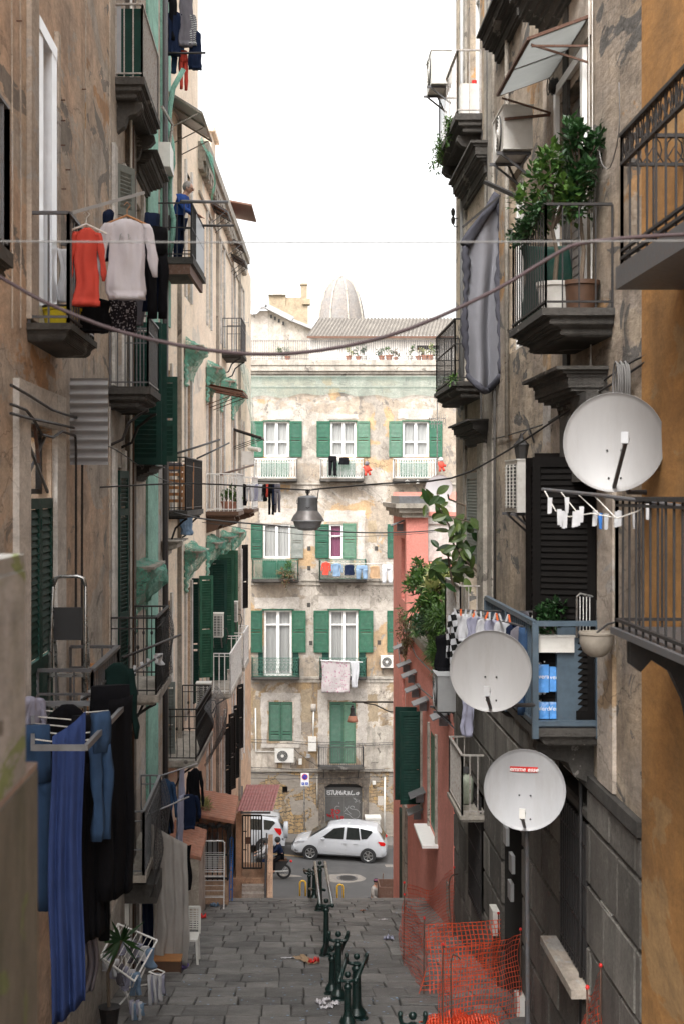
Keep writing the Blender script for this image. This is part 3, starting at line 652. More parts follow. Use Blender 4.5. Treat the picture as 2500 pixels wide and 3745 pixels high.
# plaster patches round the openings
for i, (x0, x1, y0, y1) in enumerate([(950, 1110, 1858, 1912), (1185, 1335, 1866, 1908), (1306, 1333, 1905, 2046), (930, 1095, 2185, 2226), (1165, 1350, 2180, 2226), (955, 978, 2545, 2735), (955, 1100, 2535, 2562), (1076, 1100, 2545, 2735), (1163, 1199, 2524, 2800), (1170, 1340, 2520, 2561), (1305, 1340, 2530, 2722), (1195, 1310, 1515, 1532), (980, 1075, 1500, 1534), (1455, 1580, 1495, 1532)]):
    irregular(Bf, FW, fx(x0), fx(x1), fz(y1), fz(y0), M['render_white'], 'white_render_patch', 0.010+0.001*i, 0.035, i)
for i, (x0, x1, y0, y1) in enumerate([(928, 952, 2560, 2740), (1345, 1375, 1905, 1985), (1104, 1140, 2520, 2640), (1345, 1380, 2540, 2640)]):
    irregular(Bf, FW, fx(x0), fx(x1), fz(y1), fz(y0), M['wall_ochre2'], 'ochre_paint_patch', 0.009, 0.05, 40+i)
irregular(Bf, FW, fx(1335), fx(1436), fz(2815), fz(2658), M['trim_light'], 'rough_cement_patch', 0.03, 0.1, 77)
# row 1
for i, h in enumerate(W1[:3]):
    window(Bf, FW, *h, 0.12, 1, 0.42, M['curtain'], 0.08)
    MB().fbox(FW, h[0]-0.06, h[1]+0.06, h[3], h[3]+0.05, 0.002, 0.07).build('lintel', M['shut_green'], Bf)
for (x0, x1) in ((916, 963), (1059, 1104), (1158, 1207), (1303, 1351), (1421, 1470), (1568, 1615)):
    m_ = M['shut_green_pale'] if x0 in (1303, 1421) else M['shut_green']
    shutter_flat(Bf, FW, fx(x0), fx(x1), fz(1671), fz(1540), m_, 0.05, (0.5,), pitch=0.06)
for (x0, x1) in ((928, 1088), (1168, 1329), (1433, 1593)):
    balcony(Bf, FW, fx(x0), fx(x1), fz(1752), 0.6, (1752-1678)/76.6, M['white_iron'], M['trim_stone'], 'lattice', mould=1, mid=(), top=0.02)
    shutter_flat(Bf, FW, fx(x0+28), fx(x0+78), fz(1745), fz(1685), M['shut_green'], 0.02, (), name='lower_shutter'); shutter_flat(Bf, FW, fx(x0+80), fx(x0+130), fz(1745), fz(1685), M['shut_green'], 0.02, (), name='lower_shutter')
# row 2
h = W2[0]; window(Bf, FW, *h, 0.12, 1, None, M['curtain'], 0.08)
shutter_flat(Bf, FW, fx(917), fx(961), fz(2041), fz(1917), M['shut_green'], 0.05, (0.5, 0.3), pitch=0.06); shutter_flat(Bf, FW, fx(1063), fx(1109), fz(2041), fz(1920), M['shut_grey'], 0.05, (0.5, 0.25), pitch=0.06, label='sun-bleached shutter leaf')
h = W2[1]; window(Bf, FW, *h, 0.12, 0, 0.65, M['curtain_pink'], 0.08)
shutter_flat(Bf, FW, fx(1153), fx(1203), fz(2041), fz(1917), M['shut_green'], 0.05, (0.5,), pitch=0.07); shutter_flat(Bf, FW, fx(1251), fx(1301), fz(2043), fz(1914), M['shut_green_pale'], 0.03, (0.5,), pitch=0.06)
shutter_flat(Bf, FW, fx(1415), fx(1461), fz(2041), fz(1917), M['shut_green'], 0.05, (0.5,)); window(Bf, FW, *W2[2], 0.12, 1, None, M['curtain'], 0.08)
balcony(Bf, FW, fx(922), fx(1093), fz(2118), 0.6, (2118-2044)/76.6, M['green_iron'], M['trim_stone'], 'lattice', mould=1, mid=()); balcony(Bf, FW, fx(1165), fx(1337), fz(2118), 0.6, (2118-2044)/76.6, M['green_iron'], M['trim_stone'], 'scroll', mould=1, mid=())
for (x0, x1) in ((960, 1012), (1014, 1066)): shutter_flat(Bf, FW, fx(x0), fx(x1), fz(2112), fz(2050), M['shut_green'], 0.02, (), name='lower_shutter')
# row 3
for k, h in enumerate(W3[:2]):
    window(Bf, FW, *h, 0.12, 1, 0.78, M['curtain'], 0.09)
    MB().fbox(FW, h[0]-0.1, h[1]+0.1, h[3], h[3]+0.06, 0.002, 0.1).build('lintel', M['shut_green'], Bf)
window(Bf, FW, *W3[2], 0.12, 1, 0.78, M['curtain'], 0.09)
for (x0, x1) in ((912, 960), (1068, 1118), (1147, 1203), (1309, 1363), (1414, 1461)):
    shutter_flat(Bf, FW, fx(x0), fx(x1), fz(2386), fz(2233), M['shut_green'], 0.06, (0.52,), pitch=0.06)
for (x0, x1) in ((945, 962), (1070, 1092), (1178, 1203), (1310, 1335)):
    shutter_flat(Bf, FW, fx(x0), fx(x1), fz(2470), fz(2387), M['shut_dark'], 0.02, (), name='lower_shutter')
for (x0, x1) in ((920, 1096), (1167, 1338)):
    balcony(Bf, FW, fx(x0), fx(x1), fz(2472), 0.6, (2472-2402)/76.6, M['green_iron'], M['trim_stone'], 'scroll', mould=1, mid=())
# row 4
for (h, x0, x1, xm) in ((W4[0], 983, 1070, 1027), (W4[1], 1205, 1300, 1253)):
    for (p, q) in ((x0, xm), (xm, x1)): shutter_flat(Bf, FW, fx(p)+0.01, fx(q)-0.01, h[2]+0.02, h[3]-0.02, M['shut_green_pale'], -0.05, (0.2,) if x0 == 983 else (0.33,), pitch=0.06)
    MB().quad(FW.P(h[0], h[2], -0.2), FW.P(h[1], h[2], -0.2), FW.P(h[1], h[3], -0.2), FW.P(h[0], h[3], -0.2)).build('dark_interior_backing', M['unlit_dark'], Bf)  # dark sheet paints the unlit space behind the shutters
MB().fbox(FW, fx(955), fx(1093), fz(2733), fz(2721), 0.002, 0.14).build('sill', M['render_white'], Bf)
balcony(Bf, FW, fx(1163), fx(1328), fz(2797), 0.7, (2797-2724)/76.6, M['iron_grey'], M['trim_stone'], 'plain', sp=0.11, mould=1, mid=(), brackets='iron')
# arched garage door with graffiti
MB().prism([FW.P(fx(1186), fz(2886), -0.29)]+[FW.P(fx(1256-72*math.cos(PI*t/10)), fz(2886-26*math.sin(PI*t/10)), -0.29) for t in range(1, 10)]+[FW.P(fx(1326), fz(2886), -0.29)], (0, 0.02, 0)).build('arch_shade_panel', M['dark_vent'], Bf)  # black panel stands in for shade under the arch
mb = MB()
for t in range(10):   # spandrels of the flat arch
    p = lambda k: (1256-70*math.cos(PI*k/10), 2886-24*math.sin(PI*k/10))
    (xa, ya), (xb, yb) = p(t), p(t+1); mb.prism([FW.P(fx(xa), fz(ya), -0.02), FW.P(fx(xb), fz(yb), -0.02), FW.P(fx(xb), fz(2866), -0.02), FW.P(fx(xa), fz(2866), -0.02)], (0, -0.025, 0))
mb.build('arch', M['rough_stone'], Bf)
M['door_grey'] = simple('grey_sheet_door', (0.11, 0.108, 0.105), 0.55, 0.2, var=0.15, scale=5, dirt=(0.07, 0.06, 0.05), dirt_amt=0.5)
gd = MB()
for (p, q) in ((1190, 1255.5), (1256.5, 1323)): gd.fbox(FW, fx(p), fx(q), -17, fz(2918), -0.28, -0.24)
gd.fbox(FW, fx(1190), fx(1323), fz(2917), fz(2889), -0.28, -0.235); gd.fbox(FW, fx(1188), fx(1325), fz(2889), fz(2884), -0.28, -0.2)
gd = gd.build('garage_door', M['door_grey'], Bf)
def strokes(lst, mat, name, parent, sc=1.0, r=0.018, d=-0.232):
    mb = MB()
    for line in lst:
        pts = [FW.P(fx(x), fz(y), d) for x, y in line]
        for A, B in zip(pts, pts[1:]): mb.bar(A-(B-A)*0.05, B+(B-A)*0.05, 0.006, r*2, up=(B-A).cross(FW.n) if (B-A).length > 0 else (0, 0, 1))
    mb.build(name, mat, parent)
def zc(lst): return [[(1150+x*200/1568, 2820+y*200/1568) for x, y in l] for l in lst]
M['spray_w'] = simple('white_spray', (0.62, 0.62, 0.62), 0.7); M['spray_r'] = simple('red_spray', (0.35, 0.02, 0.025), 0.7); M['spray_g'] = simple('pale_spray', (0.30, 0.30, 0.30), 0.7)
strokes(zc([[(455, 610), (370, 600), (375, 650), (450, 660), (455, 705), (400, 710), (360, 680)], [(440, 600), (560, 590)], [(520, 595), (505, 715)], [(560, 610), (560, 690), (610, 715), (640, 650), (640, 590)], [(690, 600), (655, 660), (675, 720)], [(770, 600), (690, 660)], [(770, 610), (720, 690), (780, 710), (790, 660), (740, 660)],
    [(840, 600), (825, 715)], [(840, 600), (890, 620), (840, 660), (915, 720)], [(950, 610), (945, 720)], [(950, 720), (1000, 620)], [(975, 660), (1015, 720)], [(1070, 600), (1030, 690), (1080, 715), (1150, 700)], [(1270, 640), (1200, 660), (1190, 700), (1240, 715), (1290, 660), (1230, 680)]]), M['spray_w'], 'graffiti_lettering', gd, r=0.022)
for q_ in zc([[(720, 1050), (640, 1040), (590, 1090), (600, 1150)], [(700, 930), (710, 980)], [(850, 1200), (900, 1140), (960, 1090), (980, 1030)], [(870, 1070), (930, 1160), (1000, 1240), (1050, 1270)], [(1130, 1100), (1130, 1050), (1060, 1040), (1000, 1090), (1080, 1130), (1200, 1140), (1280, 1200), (1300, 1290), (1240, 1380), (1150, 1400), (1080, 1380), (990, 1290), (870, 1250)],
    [(1100, 800), (1140, 840), (1150, 800)], [(1160, 820), (1150, 860), (1190, 850), (1160, 820)], [(1220, 850), (1190, 880), (1210, 900), (1240, 900)], [(1250, 870), (1290, 880), (1260, 920), (1290, 925)], [(1290, 960), (1330, 910)], [(1150, 910), (1180, 940), (1190, 900)]]): strokes([q_], M['spray_g'], 'graffiti_tag', gd, r=0.012)
strokes(zc([[(480, 1150), (560, 1140), (520, 1200), (490, 1240), (560, 1250)], [(620, 1150), (600, 1200), (650, 1260), (700, 1240), (740, 1180), (660, 1150)], [(370, 1270), (400, 1340), (440, 1290), (460, 1360), (480, 1300)], [(500, 1290), (560, 1300), (530, 1350), (560, 1390)], [(620, 1320), (680, 1340), (650, 1390), (700, 1400)], [(760, 1340), (820, 1360), (800, 1400), (750, 1390), (760, 1340)]]), M['spray_r'], 'graffiti_red', gd, r=0.03)
# dark stone surround of the door
for (x0, x1) in ((1165, 1187), (1327, 1347)): strip(Bf, FW, fx(x0), fx(x1), -17, fz(2868), M['rough_stone'], 'door_jamb', 0.002, 0.05)
strip(Bf, FW, fx(1163), fx(1350), fz(2866), fz(2822), M['rough_stone'], 'door_head', 0.002, 0.045)
# drain pipes and trunking
def pipe(parent, fr, pts, r, mat, name='pipe', d=0.05, n=8): return MB().tube([fr.P(*fr.at(x, y), d) for x, y in pts], r, n).build(name, mat, parent, smooth=True)
pipe(Bf, FW, [(935, 2590), (936, 2748), (1008, 2749)], 0.035, M['plastic_white'], 'trunking')
pipe(Bf, FW, [(1147, 2595), (1145, 2695)], 0.04, M['plastic_white'], 'trunking'); pipe(Bf, FW, [(1147, 2575), (1146, 2600)], 0.13, M['render_white'], 'cement_blob', 0.0)
pipe(Bf, FW, [(1406, 2840), (1404, 3060)], 0.045, M['plastic_white'], 'drain_pipe'); pipe(Bf, FW, [(1160, 2835), (1160, 2950)], 0.04, M['trim_light'], 'drain_pipe')
for k, (y0, y1, a_, b_) in enumerate(((2712, 2722, 915, 1440), (2700, 2716, 915, 1440), (2804, 2812, 915, 1405), (2822, 2832, 915, 1170), (2844, 2836, 910, 1440), (2736, 2800, 1075, 1165))):
    pts = []
    for t in range(13):
        u = t/12; pts.append((a_+(b_-a_)*u, y0+(y1-y0)*u+5*math.sin(u*PI)+1.5*math.sin(u*17+k)))
    mb = MB(); mb.tube([FW.P(*FW.at(x, y), 0.14+0.02*k) for x, y in pts], 0.014, 5); mb.build('facade_cable', M['cable'], Bf)
# small boxes
for (x0, x1, y0, y1, m_) in ((1127, 1157, 2694, 2746, 'plastic_white'), (1092, 1104, 2775, 2795, 'plastic_white'), (1122, 1133, 2758, 2770, 'plastic_grey'), (1360, 1372, 2856, 2868, 'plastic_white'), (1380, 1402, 2912, 2946, 'render_white')):
    strip(Bf, FW, fx(x0), fx(x1), fz(y1), fz(y0), M[m_], 'junction_box' if y0 < 2900 else 'notice', 0.003, 0.16 if y0 < 2900 else 0.01)
for (x, y) in ((1130, 2006), (1375, 2006), (1130, 2078), (1129, 2213), (1137, 2352), (1385, 2350)): strip(Bf, FW, fx(x-6), fx(x+6), fz(y+8), fz(y-8), M['unlit_dark'], 'hole_shade_plate', 0.002, 0.014)  # raised dark plates paint the shade of small holes
# green veil along the cornice
vn = MB()
def vf(u, v):
    a = fx(1060)+(fx(1600)-fx(1060))*u if False else -2.4+(10.4)*u
    z = fz(1376)-(fz(1376)-fz(1446+6*math.sin(u*11)+5*math.sin(u*37)))*v; return FW.P(a, z, 0.36-0.25*v+0.03*math.sin(u*70)*v)
vn.grid(vf, 90, 6); vn.build('safety_net', M['green_net_pale'], label='pale green safety net draped under the cornice of the far block', cat='safety net')
# roof terrace railing
rt = MB(); railing(rt, [(fx(840), 67.75), (fx(1700), 67.75)], fz(1318), fz(1246), r=0.009, sp=0.105, mid=(0.93,), top=0.016)
rt.build('roof_railing', M['iron_grey'], label='thin iron railing along the roof terrace of the far block', cat='railing')
# ================================================================ roofs beyond
Bc = thing('rooftop_house', 'low cream rooftop house under a long brown corrugated roof', 'house', (6, 74, 6))
ZR = lambda y: ZP(y, 74); XR = lambda x: XP(x, 74); H_ = Frame((0, 74, 0), (1, 0, 0), (0, -1, 0))
wall(Bc, H_, XR(1128), XR(1800), 5, ZR(1228), M['wall_white'], [(XR(1522), XR(1606), ZR(1278), ZR(1262))], 0.2)
MB().fbox(H_, XR(1520), XR(1610), ZR(1282), ZR(1260), -0.4, -0.19).build('window', M['unlit_dark'], Bc)  # dark block paints the unlit inside of the slot
mb = MB(); xa, xb = XR(1122), XR(1800); n = 300
def rf(u, v):
    x = xa+(xb-xa)*u+0.75*v; return V(x, 73.6+4.6*v, ZR(1232)+(ZP(1163, 78.2)-ZR(1232))*v+0.045*math.sin(x*2*PI/0.19-v*0.75*2*PI/0.19))
mb.grid(rf, 700, 6); mb.build('roof', M['fibro'], Bc, smooth=True)
MB().bar((xa, 73.55, ZR(1236)), (xb, 73.55, ZR(1236)), 0.1, 0.1).build('gutter', M['rust'], Bc)
mb = MB(); mb.quad((XR(1128), 74, 5), (XR(1128), 78.2, 5), (XR(1128)+0.7, 78.2, ZP(1166, 78.2)), (XR(1128), 74, ZR(1228))); mb.build('gable', M['wall_white'], Bc)
Bw = thing('white_house', 'white gabled house with blue grey roof edge above the terrace', 'house', (-1, 80, 6))
H2 = Frame((0, 80, 0), (1, 0, 0), (0, -1, 0)); X8 = lambda x: XP(x, 80); Z8 = lambda y: ZP(y, 80)
mb = MB(); mb.prism([(X8(840), 80, 5), (X8(980), 80, 5), (X8(980), 80, Z8(1136)), (X8(945), 80, Z8(1136)), (X8(860), 80, Z8(1142)), (X8(840), 80, Z8(1142))], (0, 0.3, 0)); mb.build('wall', M['render_white'], Bw)
mb = MB(); mb.prism([(X8(980), 79.99, 5), (X8(1138), 79.99, 5), (X8(1138), 79.99, Z8(1196)), (X8(1072), 79.99, Z8(1172)), (X8(980), 79.99, Z8(1134))], (0, 0.3, 0)); mb.build('side_wall', M['trim_light'], Bw)
mb = MB(); mb.bar((X8(940), 79.8, Z8(1122)), (X8(975), 79.8, Z8(1116)), 0.5, 0.28); mb.bar((X8(972), 79.8, Z8(1120)), (X8(1072), 79.8, Z8(1170)), 0.5, 0.28); mb.bar((X8(1068), 79.8, Z8(1172)), (X8(1142), 79.8, Z8(1202)), 0.5, 0.15); mb.bar((X8(850), 79.8, Z8(1138)), (X8(945), 79.8, Z8(1132)), 0.5, 0.1)
mb.build('roof', M['plastic_grey'], Bw)
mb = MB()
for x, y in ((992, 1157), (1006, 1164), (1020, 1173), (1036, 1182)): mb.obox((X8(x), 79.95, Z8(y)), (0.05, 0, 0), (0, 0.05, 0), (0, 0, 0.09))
mb.build('vent_shade_blocks', M['dark_vent'], Bw)  # solid dark blocks stand in for shaded vent holes
Bo = thing('ochre_house', 'sunlit ochre rooftop block with a chimney, rising behind the white house', 'house', (1, 110, 5))
Xo = lambda x: XP(x, 110); Zo = lambda y: ZP(y, 110)
MB().box((Xo(984), 110, 0), (Xo(1044), 114, Zo(1078))).box((Xo(1044), 110.1, 0), (Xo(1104), 114, Zo(1087))).box((Xo(1040), 109.7, 0), (Xo(1126), 110, Zo(1118))).build('wall', M['wall_ochre2'], Bo)
mb = MB(); mb.box((Xo(1100), 110, Zo(1118)), (Xo(1123), 110.6, Zo(1036))); mb.box((Xo(1098), 109.9, Zo(1041)), (Xo(1125), 110.7, Zo(1036))); mb.box((Xo(1104), 109.5, Zo(1115)), (Xo(1134), 110.5, Zo(1095))); mb.build('chimney', M['wall_ochre2'], Bo)
mb = MB(); mb.box((Xo(982), 109.8, Zo(1079)), (Xo(1045), 114, Zo(1075))); mb.build('coping', M['trim_light'], Bo)
Bd = thing('church', 'pale ribbed church dome fading into the white sky', 'church dome', (11, 300, -15))
cx = XP(1252, 300); Rd = 5.15*17.36/17.36; zt = ZP(1003, 300); zb = zt-13
prof = []
for i in range(15):
    t = i/14; prof.append((5.15*math.sin(min(1, t)*PI/2)**0.8, zt-0.0-13*(1-math.cos(t*PI/2))*0.98-0.3*t))
prof = [(5.15*math.sin((1-i/14)*PI/2)**0.85+0.0, zb+13*(math.sin(i/14*PI/2))) for i in range(15)]
prof[-1] = (0.35, zt)
mb = MB(); mb.lathe((cx, 305, 0), [(5.2, 10)]+prof, 48, caps=True); mb.build('dome', M['dome_m'], Bd, smooth=True)
for k in range(8):
    th = 2*PI*k/8+0.25; mb = MB()
    pts = [V(cx+r*1.01*math.cos(th), 305+r*1.01*math.sin(th), z) for r, z in prof]; mb.tube(pts, 0.22, 6); mb.build('rib', M['trim_light'], Bd, smooth=True)
MB().lathe((cx, 305, zt-0.1), [(0.6, 0), (0.6, 0.35), (0.3, 0.5)], 12).build('finial', M['dome_m'], Bd)
MB().box((cx-8, 298, -18), (cx+8, 312, 12)).build('nave', M['wall_ochre2'], Bd)
# ================================================================ left side of the alley
def hole(fr, x0, x1, ytop, ybot):
    a0, a1 = fr.a(x0), fr.a(x1); xm = (x0+x1)/2; return (a0, a1, fr.at(xm, ybot)[1], fr.at(xm, ytop)[1])
Ba = thing('old_house', 'beige peeling house on the near left, with a glazed balcony door and a yellow tub', 'building', (-2.4, 12, -7))
d1 = (13.55, 14.62, 1.58, 4.58); d2 = (13.05, 14.5, -2.74, 0.62); d0 = (8.8, 9.8, 1.7, 4.6); d3 = (15.6, 16.6, -8, -4.6)
wall(Ba, LW, 3, 19.2, -9, 14, M['wall_beige'], [d1, d2, d0], 0.22)
mb = MB(); mb.box((-8, 3, 13.9), (-2.42, 19.2, 14)); mb.quad((-2.4, 3, -9), (-8, 3, -9), (-8, 3, 14), (-2.4, 3, 14)); mb.build('roof', M['wall_grey'], Ba)
# bright aluminium door
mb = MB()
for (p, q, dd) in ((13.56, 13.84, 0.03), (14.02, 14.16, -0.02), (14.3, 14.6, 0.04)): mb.fbox(LW, p, q, 1.6, 4.5, -0.12, dd)
mb.fbox(LW, 13.56, 14.6, 4.42, 4.55, -0.12, 0.045); w = mb.build('balcony_door', M['alu'], Ba)
MB().quad(LW.P(13.55, 1.6, -0.1), LW.P(14.6, 1.6, -0.1), LW.P(14.6, 4.5, -0.1), LW.P(13.55, 4.5, -0.1)).build('pane', M['glass_dark'], w)
strip(Ba, LW, 13.1, 13.5, 1.6, 4.75, M['wall_grey'], 'door_surround', 0.002, 0.05); strip(Ba, LW, 14.66, 14.8, 1.6, 4.75, M['wall_grey'], 'door_surround', 0.002, 0.05)
# lower door: transom with crossed bars, dark louvred leaves
strip(Ba, LW, 12.45, 13.02, -2.74, 1.0, M['wall_white'], 'door_surround', 0.002, 0.06); strip(Ba, LW, 14.53, 15.1, -2.74, 1.0, M['wall_white'], 'door_surround', 0.002, 0.06); strip(Ba, LW, 13.02, 14.53, 0.64, 1.0, M['wall_white'], 'door_surround', 0.002, 0.057)
window(Ba, LW, 13.08, 14.48, -0.02, 0.6, 0.15, 0, None, None, 0.05, M['iron_dark'], name='transom')
mb = MB(); mb.bar(LW.P(13.1, 0, -0.05), LW.P(14.45, 0.58, -0.05), 0.025); mb.bar(LW.P(13.1, 0.58, -0.03), LW.P(14.45, 0, -0.03), 0.025); mb.build('cross_bars', M['iron_grey'], Ba)
for p in (13.08, 13.79): shutter_flat(Ba, LW, p, p+0.69, -2.72, -0.06, M['shut_dark'], 0.0, (0.4,), pitch=0.07)
# balconies of the near house
bb1 = balcony(Ba, LW, 13.1, 14.85, 1.56, 0.42, 1.02, M['iron_grey'], M['trim_stone'], 'plain', 0.17, mould=2, brackets=None, mid=(), r=0.009, st=0.06, top=0.022)
bb0 = balcony(Ba, LW, 8.2, 10.05, 1.68, 0.47, 1.02, M['iron_grey'], M['trim_stone'], 'plain', 0.17, mould=3, mid=(), r=0.012)
bb2 = balcony(Ba, LW, 13.55, 15.7, -2.74, 0.58, 1.04, M['iron_grey'], M['trim_light'], 'plain', 0.15, mould=1, mid=(0.78,), r=0.008, top=0.025, brackets='iron')
# corrugated panel hanging below the tub balcony
mb = MB()
def pf(u, v): return V(-2.38+0.42*u, 15.6-0.7*v*0+0.02*math.sin(v*60), 1.25-0.95*v)
mb.grid(pf, 6, 80); mb.build('corrugated_panel', M['panel_grey'], label='grey corrugated plastic sheet hanging below the tub balcony', cat='plastic sheet')
# cables fixed along the house
for k, pts in enumerate(([(0, 1408), (60, 1440), (110, 1470), (160, 1500), (220, 1520), (262, 1530), (272, 1560), (270, 2200), (274, 2600)], [(0, 1478), (60, 1500), (85, 1530), (120, 1590), (160, 1600), (195, 1578), (245, 1594), (248, 1640), (247, 2300)], [(0, 1512), (70, 1530), (120, 1540), (170, 1550), (240, 1565)], [(30, 0), (33, 600), (32, 1200)], [(62, 0), (64, 700), (63, 1200)], [(305, 0), (302, 800), (296, 1500)])):
    MB().tube([LW.P(*LW.at(x, y), 0.09 if k < 3 else 0.03) for x, y in pts], 0.014 if k < 3 else 0.008, 5).build('wall_cable', M['cable'] if k < 3 else M['wall_grey'], Ba)
MB().bar(LW.P(*LW.at(100, 1420), 0.03), LW.P(*LW.at(130, 1690), 0.03), 0.03).build('iron_strap', M['rust'], Ba)
for (x, y) in ((222, 440), (221, 365), (222, 530), (225, 690), (60, 75), (240, 620), (300, 325)): MB().bar(LW.P(*LW.at(x, y), 0), LW.P(*LW.at(x, y), 0.05), 0.012).build('nail', M['rust'], Ba)
# ---- second house
Bb = thing('narrow_house', 'grey beige house on the left with mint green strips and drainpipes', 'building', (-2.4, 23, -8))
e1 = (19.62, 20.5, 1.45, 4.5); e2 = (19.62, 20.5, -2.7, 0.35); e3 = (22.1, 23.2, 1.45, 4.6); e4 = (22.1, 23.2, -2.7, -1.6+0.1); e5 = (19.8, 20.7, 5.9, 8.9); e6 = (22.1, 23.2, 5.9, 9.0)
wall(Bb, LW, 19.2, 27.5, -9, 14, M['wall_grey'], [e1, e2, e3, e6, e5, (21.0, 22.2, -9, -5.8)], 0.22, d=0.02)
mb = MB(); mb.box((-8, 19.2, 13.9), (-2.4, 27.5, 14)); mb.quad((-2.38, 19.2, -9), (-2.6, 19.2, -9), (-2.6, 19.2, 14), (-2.38, 19.2, 14)); mb.build('roof', M['wall_grey'], Bb)
strip(Bb, LW, 20.95, 21.75, -9, 14, M['rough_stone'], 'bare_pilaster', 0.022, 0.10)
strip(Bb, LW, 24.0, 25.9, -9, 14, M['mint'], 'mint_strip', 0.022, 0.06)
strip(Bb, LW, 26.7, 27.5, 3.0, 14, M['mint'], 'mint_strip', 0.022, 0.055)
for hh in (e1, e2, e3, e6, e5): window(Bb, LW, *hh, 0.15, 1, 0.75, M['curtain'], 0.08)
for hh in (e1, e2, e3):
    strip(Bb, LW, hh[0]-0.3, hh[0]-0.01, hh[2], hh[3]+0.25, M['wall_white'], 'window_surround', 0.022, 0.07); strip(Bb, LW, hh[1]+0.01, hh[1]+0.25, hh[2], hh[3]+0.25, M['wall_white'], 'window_surround', 0.022, 0.07)
shutter(Bb, (-2.33, 19.7), (0.06, 0.6, 0), 0.6, -2.6, 0.3, M['shut_dark'], mids=(0.3, 0.8)); shutter(Bb, (-2.36, 19.65), (0.25, 0.5, 0), 0.45, 3.85, 4.55, M['shut_grey'], mids=())
shutter(Bb, (-2.37, 21.35), (1, 0.05, 0), 0.49, 0.42, 2.55, M['shut_dark'], mids=(0.45,), pitch=0.07); shutter(Bb, (-2.37, 21.9), (1, 0.1, 0), 0.52, 0.42, 2.6, M['shut_dark'], mids=(0.45,), pitch=0.07)
shutter(Bb, (-2.37, 23.3), (1, 0.22, 0), 0.58, 0.5, 1.9, M['shut_dark'], mids=(0.45,), pitch=0.07)
balcony(Bb, LW, 19.1, 20.65, 1.42, 0.57, 0.95, M['iron_grey'], M['trim_stone'], 'plain', 0.11, mould=3, brackets='iron', mid=(0.78,), r=0.008)
balcony(Bb, LW, 19.2, 21.25, -2.74, 0.67, 1.04, M['iron_dark'], M['trim_light'], 'knot', 0.12, mould=1, brackets='iron', mid=(0.86,), r=0.007)
balcony(Bb, LW, 19.7, 22.15, 5.75, 0.43, 1.02, M['iron_pale'], M['trim_stone'], 'plain', 0.12, mould=3, brackets='stone', mid=(), r=0.008)
balcony(Bb, LW, 20.5, 23.2, -5.53, 0.37, 0.92, M['bluegrey_metal'], M['trim_light'], 'plain', 0.17, mould=0, mid=(0.85, 0.4), r=0.012)
cornice(Bb, LW, 22.0, 24.2, 5.3, 0.40, M['trim_stone'], h=0.34); cornice(Bb, LW, 21.8, 23.6, 0.42, 0.38, M['trim_stone'], h=0.25)
cornice(Bb, LW, 21.9, 23.9, -1.15, 0.36, M['trim_light'], h=0.5)
cornice(Bb, LW, 26.9, 28.6, -0.92, 0.42, M['trim_light'], h=0.32)
for (px, r, m_) in ((585, 0.045, 'iron_grey'), (578, 0.025, 'cable'), (592, 0.02, 'trim_light'), (460, 0.02, 'wood_dark'), (452, 0.02, 'plastic_white')):
    a = LW.a(px); MB().tube([LW.P(a, 13.5, 0.11), LW.P(a, 5, 0.11), LW.P(a, -8.5, 0.11)], r, 8).build('drain_pipe', M[m_], Bb, smooth=True)
strip(Bb, LW, 26.2, 27.1, 6.0, 6.45, M['plastic_white'], 'meter_box', 0.03, 0.25)
MB().tube([LW.P(26.6, 6.4, 0.2), LW.P(26.7, 6.9, 0.25), LW.P(26.2, 7.1, 0.1)], 0.03, 6).build('meter_pipe', M['steel'], Bb)
# sheet behind the top balcony bars and its mesh front
mb = MB(); mb.box((-2.36, 19.83, 5.8), (-2.02, 19.85, 6.74)); mb.build('balcony_screen', M['shut_dark'], Bb)
mb = MB(); mb.quad((-2.36, 19.745, 5.8), (-2.3, 19.745, 5.8), (-2.3, 19.745, 6.75), (-2.36, 19.745, 6.75)); mb.build('mesh_edge', M['panel_grey'], Bb)
# ground floor doorway with small hood, whitewashed lower wall
strip(Bb, LW, 19.3, 27.2, -9, -5.7, M['trim_light'], 'lower_wall', 0.021, 0.03)
strip(Ba, LW, 15.5, 19.1, -9, -5.4, M['trim_light'], 'lower_wall', 0.002, 0.04)
mb = MB(); mb.fbox(LW, 20.75, 22.5, -6.0, -5.72, 0.03, 0.5); mb.build('door_hood', M['trim_stone'], Bb)
for p in (20.8, 22.3): strip(Bb, LW, p, p+0.2, -7.6, -6.0, M['plastic_white'], 'door_jamb', 0.03, 0.09)
# ---- cream house, slightly turned
Bcr = thing('cream_house', 'tall cream house on the left with netted window hoods, running down to the street', 'building', (-2.1, 40, -12))
cols = [(27.7-27.5, 28.7-27.5), (4.2, 5.3), (9.6, 10.7), (14.2, 15.3), (18.8, 19.9), (23.6, 24.7)]
floors = [4.33, -0.45, -5.08, -9.6]
hs_ = []
for ci, (p, q) in enumerate(cols):
    for fl in floors:
        if ci < 2 and fl < -9: continue
        hs_.append((p, q, fl+0.02, fl+2.9))
wall(Bcr, LC, 0, 7.2, -10, 13.5, M['wall_cream'], hs_, 0.2)
up = [h for h in hs_]
topz = 8.6
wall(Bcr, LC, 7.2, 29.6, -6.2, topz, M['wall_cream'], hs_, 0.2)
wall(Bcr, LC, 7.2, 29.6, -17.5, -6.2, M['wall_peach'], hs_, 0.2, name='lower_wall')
mb = MB(); mb.box((-9, 27.5, 13.3), (-2.35, 34.7, 13.5)); A = LC.P(7.2, 8, 0); mb.quad(A+V(0, 0, 6), A+V(-6, 0, 6), V(A.x-6, A.y, topz-1), V(A.x, A.y, topz-1))
mb.quad(LC.P(7.2, topz), LC.P(29.6, topz), LC.P(29.6, topz)-V(8, 0, 0), LC.P(7.2, topz)-V(8, 0, 0))
